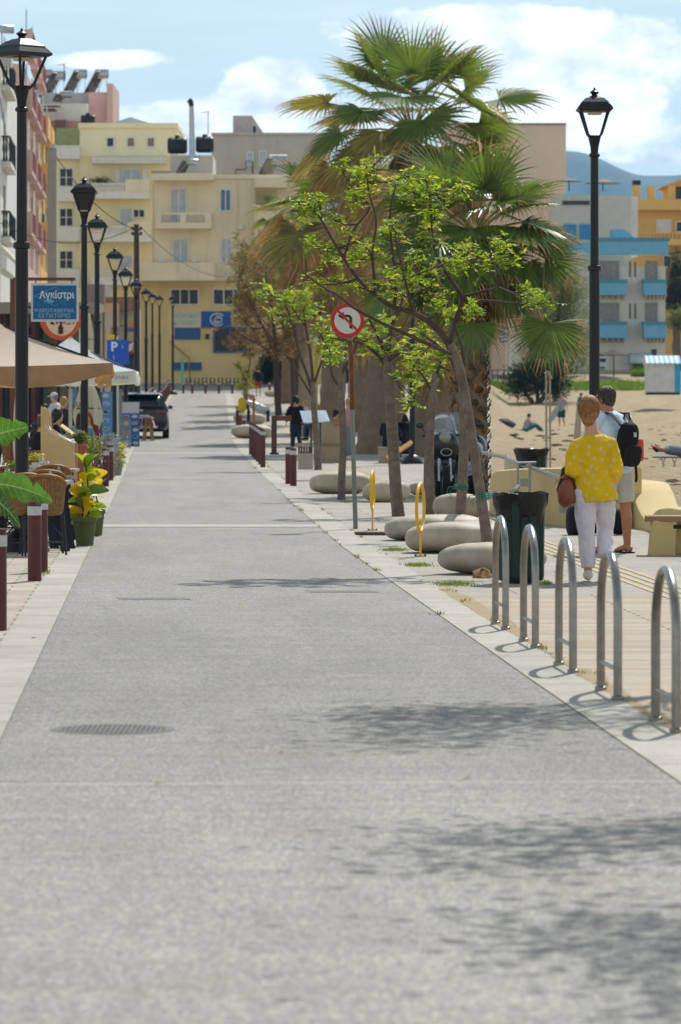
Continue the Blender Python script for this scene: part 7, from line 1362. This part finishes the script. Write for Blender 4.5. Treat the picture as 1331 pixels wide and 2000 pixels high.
for px, d, lab in ((72, 49, 'small pot of yellow green leaves on a taverna table'), (28, 42.5, 'little vase of olive leaves on the left table')):
    z0 = zr(d)+.76; c = Vector((X(px, d), d-.1, z0)); r = thing('table_plant', lab, 'plant', c); M().lathe([(.04, 0), (.055, .08)], c, 12).build('pot', FRAME, r); L = Leaves()
    for _ in range(90): L.leaf(c+Vector((RN.gauss(0, .04), RN.gauss(0, .04), .12+RN.random()*.06)), .05, .03)
    L.build('foliage', LEAFY if px == 72 else LEAFO, r)
for px, d, h in ((84, 49, .16), (50, 42.6, .14), (62, 44.2, .12), (95, 49.1, .1), (18, 42.2, .12)):
    c = Vector((X(px, d), d-.2, zr(d)+.76)); b = M(); b.lathe([(.025, 0), (.006, .01), (.006, h*.45), (.032, h*.6), (.028, h)], c, 12); tag(b.build('wine_glass', mat('clear glass', 'd5d9dc', .05, alpha=.2, spec=.8), loc=c), 'small upturned drinking glass set on a taverna table', 'glass', 'glasses on the taverna tables')
def stand():
    d = 52; r = thing('menu_stand', 'tall pale timber menu stand with a sloping white top', 'stand', G(112, d)); PW = mat('pale plywood', 'c0a271', .7, var=.12, scale=3); ps = [(80, 948), (146, 948), (146, 866), (118, 851), (97, 838), (91, 800), (80, 794)]; M().prism([(X(x, d), max(0, Z(y, d)) if y < 948 else zr(d)) for x, y in ps], 'y', d, d+.04).build('side_panel', PW, r); M().prism([(X(x, d), max(0, Z(y, d)) if y < 948 else zr(d)) for x, y in ps], 'y', d+.5, d+.54).build('side_panel', PW, r)
    b = M(); q = [(89, 832), (97, 846), (120, 858), (144, 868)]; b.grid([[(X(x, d), d-.01+e*.52, Z(y-3, d)) for x, y in q] for e in (0, 1)]); b.build('sloping_top', mat('white laminate', 'd5cfc8', .4), r, thick=.012); M().box((X(80.5, d), d+.042, zr(d)), (X(82, d), d+.498, Z(800, d))).build('back_panel', PW, r); M().tube([P(140, 862, d+.2), P(146, 861, d+.2)], .03, 8).build('roll', FRAME, r)
    r = thing('leaning_board', 'narrow pale timber board tilted behind the tall menu stand', 'board', P(140, 845, 60)); M().tube([P(120, 831, 60), P(155, 858, 60)], [(.035, .25)]*2, 4).build('board', PW, r, bevel=.004); M().tube([P(138, 846, 60.1), (X(138, 60), 60.1, 0)], .03, 6).build('leg', PW, r)
stand()
def planter():
    d = 58; o = G(158, d); r = thing('planter', 'terracotta trough with bushy grey green plant beside the second lamp', 'planter', o); x0, x1 = X(138, d), X(168, d); b = M(); b.prism([(x0+.04, .3), (x1-.04, .3), (x1, Z(869, d)), (x0, Z(869, d))], 'y', d-.2, d+.2); b.box((x0-.02, d-.22, Z(874, d)), (x1+.02, d+.22, Z(867, d))); b.build('trough', mat('terracotta', '9a5a40', .85, var=.15, dirt=.3), r); M().box((x0+.02, d-.18, 0), (x1-.02, d+.18, .3)).build('plinth', RUST, r); L = Leaves()
    r2 = thing('shrub', 'loose grey green shrub behind the nearest brown bollards', 'shrub', G(182, 64))
    for _ in range(900): L.leaf(P(RN.gauss(178, 10), RN.gauss(876, 11), 64+RN.gauss(0, .25)), .07, .022)
    L.build('foliage', LEAFO, r2); b = M()
    for k in range(7): b.tube([G(183, 64), P(RN.gauss(183, 12), RN.gauss(855, 14), 64)], .01, 5)
    b.build('stems', BARK, r2); L = Leaves()
    for _ in range(500): L.leaf(P(RN.gauss(152, 9), RN.gauss(860, 9), d), .06, .03)
    L.build('foliage', LEAFO, r)
    for px, py, d, lab, lm in ((226, 852, 82, 'flowering plant with yellow green leaves by the menu boards', LEAFY), (213, 832, 80, 'grey leaved plant covered by a net beside the folded parasol', mat('silver leaves', '9a9f92', .7, var=.2, island=.3))):
        o = G(px, d); r = thing('potted_plant', lab, 'plant', o); M().lathe([(.12, 0), (.17, .3), (.16, .31)], o, 14).build('pot', mat('grey pot', '8b8276', .8), r); L = Leaves(); h = Z(py, d)
        for _ in range(700): L.leaf((o.x+RN.gauss(0, .11), d+RN.gauss(0, .1), RN.uniform(.28, max(.45, h*.85))), .07, .04)
        L.build('foliage', lm, r)
    c = P(222, 862, 79); tag(M().ell(Vector((X(217, 79), 79, .62)), (.12, .1, .26), 16, 10, (0, .5, 0), 1, .3).build('dotted_cloth', mat('grey checked cloth', '9fa2a2', .9, var=.3, scale=22), loc=(X(217, 79), 79, .4)), 'grey checked cloth hanging over the bollards by the flowering plant', 'cloth')
    d = 128; x = X(290, d); r = table(X(290, d), d, 'small table under a pink cloth in front of the dark car', .34, .8, .78, legs=WOOD); PK = mat('pink cloth', 'd39aa8', .85, var=.06, trans=.2); b = M(); z = zr(d)
    b.grid([[(X(px, d), q, zz) for q in (d-.46, d, d+.46)] for px, zz in ((275, z+.38), (279, z+.76), (283, z+.8), (296, z+.8), (304, z+.42))], False); tag(b.build('tablecloth', PK, loc=(x, d, z+.6), thick=.008), 'pink cloth draped over the small table by the dark car', 'tablecloth')
planter()
# --- green pot with yellow leaved plant
def big_leaf(L, base, dr, ln, w, droop=.25, segs=7, fold=.25, lobes=0, R=RN, sdv=None, veins=0):
    dr = dr.normalized(); sd = dr.cross(Vector(sdv) if sdv else Vector((0, 0, 1))).normalized(); p = base.copy(); v = dr.copy(); rows = []
    for k in range(segs+1):
        t = k/segs; ww = w*sin(pi*min(.97, t*.92+.05))**.7*(1 if not lobes else (.9+.1*cos(t*lobes*2*pi)+R.uniform(-.06, .03)-(.38 if R.random() < .16 else 0))); n = sd.cross(v); rows.append((p.copy(), sd*ww, n*abs(fold)*ww)); v = (v+Vector((0, 0, -droop/segs*2))).normalized(); p = p+v*(ln/segs)
    b = len(L.v)
    for c, s_, n in rows: L.v += [tuple(c-s_+n), tuple(c-s_*.5+n*.4), tuple(c), tuple(c+s_*.5+n*.4), tuple(c+s_+n)]
    if veins:
        old = L.m; L.m = veins
        for i, (c, s_, n) in enumerate(rows[:-1]):
            q = rows[i+1]; nn_ = s_.cross(q[0]-c).normalized()*.003; nn_ = nn_ if nn_.y < 0 else -nn_; L.strip([c+nn_, q[0]+nn_], [.006*(1-i/segs)+.002]*2, s_.normalized())
            if i % 2 == 0 and i+2 < len(rows):
                for sg in (-1, 1): q = rows[i+2]; L.strip([c+nn_, q[0]+q[1]*.93*sg+q[2]*.9+nn_*1.6], [.002, .001], (q[0]-c).normalized())
        L.m = old
    for k in range(segs):
        for j in range(4): L.f.append((b+k*5+j, b+k*5+j+1, b+k*5+j+6, b+k*5+j+5)); L.mi.append(L.m)
def croton():
    YL = mat('golden leaf', 'd9b325', .4, var=.15, scale=8, trans=.45); GLF = mat('glossy green leaf', '5d7a22', .35, var=.25, scale=8, trans=.3, spec=.5); LG = mat('lime leaf', '9db233', .4, var=.2, scale=8, trans=.4); POT = mat('olive plastic pot', '565b33', .5, var=.06)
    for px, d, lab, hh, n in ((166, 42.8, 'olive green pot with a yellow leaved plant at the pavement edge', 1.0, 34), (184, 46, 'second olive green pot just behind the one with yellow leaves', .5, 8)):
        o = Vector((X(px, d), d, 0)); r = thing('potted_plant', lab, 'potted plant', o); s_ = 1.0; b = M(); b.lathe([(.095, .012), (.125, .27), (.14, .275), (.14, .325), (.13, .325), (.12, .25)], o, 28); b.build('pot', POT, r); M().lathe([(.12, .25), (.02, .27)], o, 20).build('soil', mat('dark soil', '3a2c20', .95), r); b = M(); st = []
        for k in range(3): a = k*2.1; pts = [o+Vector((.03*cos(a), .03*sin(a), .2)), o+Vector((.05*cos(a), .05*sin(a), .2+hh*.3)), o+Vector((.03*cos(a+1), .04*sin(a+1), .2+hh*(.68-.14*k)))]; b.tube(pts, [.012, .01, .007], 6); st.append(pts)
        b.build('stems', mat('brown stem', '5a3420', .8), r); L = Leaves(); R = random.Random(px)
        for k in range(n):
            s3 = R.choice(st); t = R.uniform(.15, 1); base = s3[0].lerp(s3[2], t); a = R.uniform(0, 2*pi); L.m = R.choice([0, 0, 1, 2, 2]) if base.z > .5 else R.choice([0, 0, 2]); big_leaf(L, base, Vector((cos(a), sin(a)*.8, R.uniform(.3, 1.5))), R.uniform(.16, .27)*min(1, .5+n/40), R.uniform(.05, .08)*min(1, .5+n/40), .4, sdv=(R.gauss(0, .5), -1.2*R.random(), R.random()))
        for a in (.3, 1.6, 2.9, 4.0, 5.2):
            L.m = R.choice([0, 1, 2]); big_leaf(L, st[0][2], Vector((cos(a)*.6, sin(a)*.6, 1)), .22, .06, .3)
        L.build('foliage', [YL, GLF, LG], r)
croton()
def banana():
    d = 31.5; GB = mat('bright broad leaf', '4f7d24', .35, var=.45, scale=9, trans=.35, spec=.5, bump=.6, bscale=26); GD = mat('dark broad leaf', '2f5a22', .3, var=.2, scale=6, trans=.2, spec=.6); o = Vector((X(-95, d), d, 0)); r = thing('broad_leaf_plant', 'broad leaved plant reaching in from the left edge with bright green leaves', 'plant', o); R = random.Random(8); b = M(); L = Leaves()
    for (x0, y0), (x1, y1), ln, w, dr, m_ in (((-85, 900), (-55, 862), .5, .14, .05, 0), ((-85, 960), (-40, 945), .64, .13, .3, 0), ((-85, 950), (-50, 962), .5, .1, .6, 1), ((-85, 930), (-110, 880), .5, .1, .3, 0)):
        p0, p1 = P(x0, y0, d), P(x1, y1, d); b.tube([o, o.lerp(p0, .8), p1], [.02, .015, .008], 6); v = p1-p0; v.z *= .4; L.m = m_; big_leaf(L, p1, Vector((v.x, v.y-.03, v.z*.6)), ln, w, dr, 22, .2, 5, R, sdv=(.1, -1, .35), veins=2)
    L.build('leaves', [GB, GD, mat('leaf vein', 'a9bf62', .5, var=.1)], r); b.build('stems', LEAFG, r); M().lathe([(.14, .012), (.2, .34), (.19, .35)], o, 20).build('pot', MATS['terracotta'], r)
banana()
# --- people at the tables
sitter('woman with dark hair in profile in a black top behind the tall menu stand', 104, 802, 66, -1.4, cloth('black blouse', '131318'), HAIRD, 'bob'); sitter('person with short fair hair and light shirt behind the dark haired woman', 119, 776, 84, -1.0, cloth('charcoal shirt', '26262b'), HAIRL, 'short'); sitter('man with grey hair in a light cap at the back of the taverna', 112, 768, 95, 1.2, cloth('white polo', 'b3b3bd'), mat('grey hair', '77706a', .6), 'short', cloth('white cap', 'bdbcc6'))
sitter('woman with long dark hair seen from behind, left of the second lamp', 158, 808, 72, .1, cloth('grey blue top', '5f7d8c'), HAIRD, 'long'); sitter('woman with red hair in a dark red top right of the second lamp', 176, 806, 77, 2.6, cloth('dark red top', '6b2a30'), mat('red hair', '7f3f24', .5), 'long'); sitter('person in dark clothes at the left behind the tall menu stand', 76, 812, 60, -.8, cloth('black jacket', '101116'), mat('brown hair', '5a3d28', .5), 'short')
sitter('man in a dark blue shirt at the far back table of the taverna', 92, 790, 99, .9, cloth('dark blue shirt', '20263a'), HAIRD, 'short'); sitter('woman in a black dress facing the street, left of the white parasol post', 136, 800, 90, 2.2, cloth('black dress', '141015'), HAIRD, 'long'); sitter('person in a maroon jacket far left under the lettered parasol edge', 28, 812, 74, -.6, cloth('maroon jacket', '3a161b'), HAIRD, 'short')
for k, (px, d) in enumerate(((96, 99), (139, 89), (70, 80), (120, 74), (30, 86))): table(X(px, d), d-.6, ('taverna table at the far back by the man in dark blue', 'taverna table before the woman in the black dress', 'taverna table under the middle of the lettered parasol', 'taverna table behind the tall menu stand', 'taverna table at the far left below the dark doorways')[k], .8, .8, top=WOOD)
for px, d in ((92, 99), (136, 90), (28, 74), (76, 60), (104, 66), (158, 72), (176, 77), (119, 84), (112, 95)): dup(C0, (X(px, d), d, zr(d)), 'wicker chair under one of the people sitting at the taverna', pi if px == 176 else 0)
# ------------------------------------------------------------------ trees that only throw their shade into the picture
def shade_trees():
    for x, d, h, lab in ((2.75, 23.4, 5.3, 'young tree outside the right edge that shades the road by the bike racks'), (3.0, 17.3, 4.9, 'second young tree outside the right edge, its shade falling on the road'), (2.8, 15.0, 5.0, 'young tree nearest to us outside the right edge')):
        r = thing('street_tree', lab, 'tree', (x, d, 0), 'young street trees'); b = M(); o = Vector((x, d, 0)); b.tube([o, o+Vector((.05, 0, 1.5)), o+Vector((-.05, .1, 3.3))], [.075, .06, .05], 10); b.build('trunk', BARK, r); b = M(); L = Leaves(); R = random.Random(int(d))
        for k in range(9):
            a = R.uniform(0, 2*pi); e = o+Vector((cos(a)*R.uniform(.3, .95)-.2, sin(a)*R.uniform(.4, 1.0), h+R.uniform(-.5, .6))); b.tube([o+Vector((-.05, .1, 3.2)), (o+Vector((-.05, .1, 3.5))).lerp(e, .5)+Vector((0, 0, .15)), e], [.03, .018, .006], 6)
            for _ in range(260): L.leaf(e+Vector((R.gauss(0, .3), R.gauss(0, .3), R.gauss(0, .2))), .085, .05)
        b.build('branches', BARKD, r); L.build('crown', [LEAFG], r)
shade_trees()
# ------------------------------------------------------------------ air
def cables():
    for i, (a, e, sag, lab) in enumerate(((P(262, 445, 152), P(-60, 395, 140), 1.0, 'thin overhead cable running left from the wooden pole'), (P(277, 446, 152), P(500, 520, 236), 1.2, 'thin overhead cable from the wooden pole to the cream building'), (P(100, 290, 150), P(262, 447, 152), .5, 'thin cable between the concrete pole and the wooden pole'), (P(0, 190, 140), P(32, 335, 151), .3, 'dark cable hanging in front of the white house'))):
        pts = [a.lerp(e, k/16)-Vector((0, 0, sag*4*(k/16)*(1-k/16))) for k in range(17)]; tag(M().tube(pts, .016, 5).build('overhead_cable', BLKPL, loc=a), lab, 'cable')
cables()
def haze():
    b = M(); b.box((-6500, -60, -2), (6500, 6000, 420)); m = bpy.data.materials.new('sea haze'); m.use_nodes = True; t = m.node_tree; t.nodes.clear(); o = nn(t, 'ShaderNodeOutputMaterial'); v = nn(t, 'ShaderNodeVolumePrincipled'); v.inputs['Color'].default_value = (.24, .6, 1, 1); v.inputs['Density'].default_value = HAZE; v.inputs['Anisotropy'].default_value = .6; t.links.new(v.outputs[0], o.inputs['Volume']); h = b.build('haze', m); tag(h, kind='stuff')
HAZE = .00009
haze()
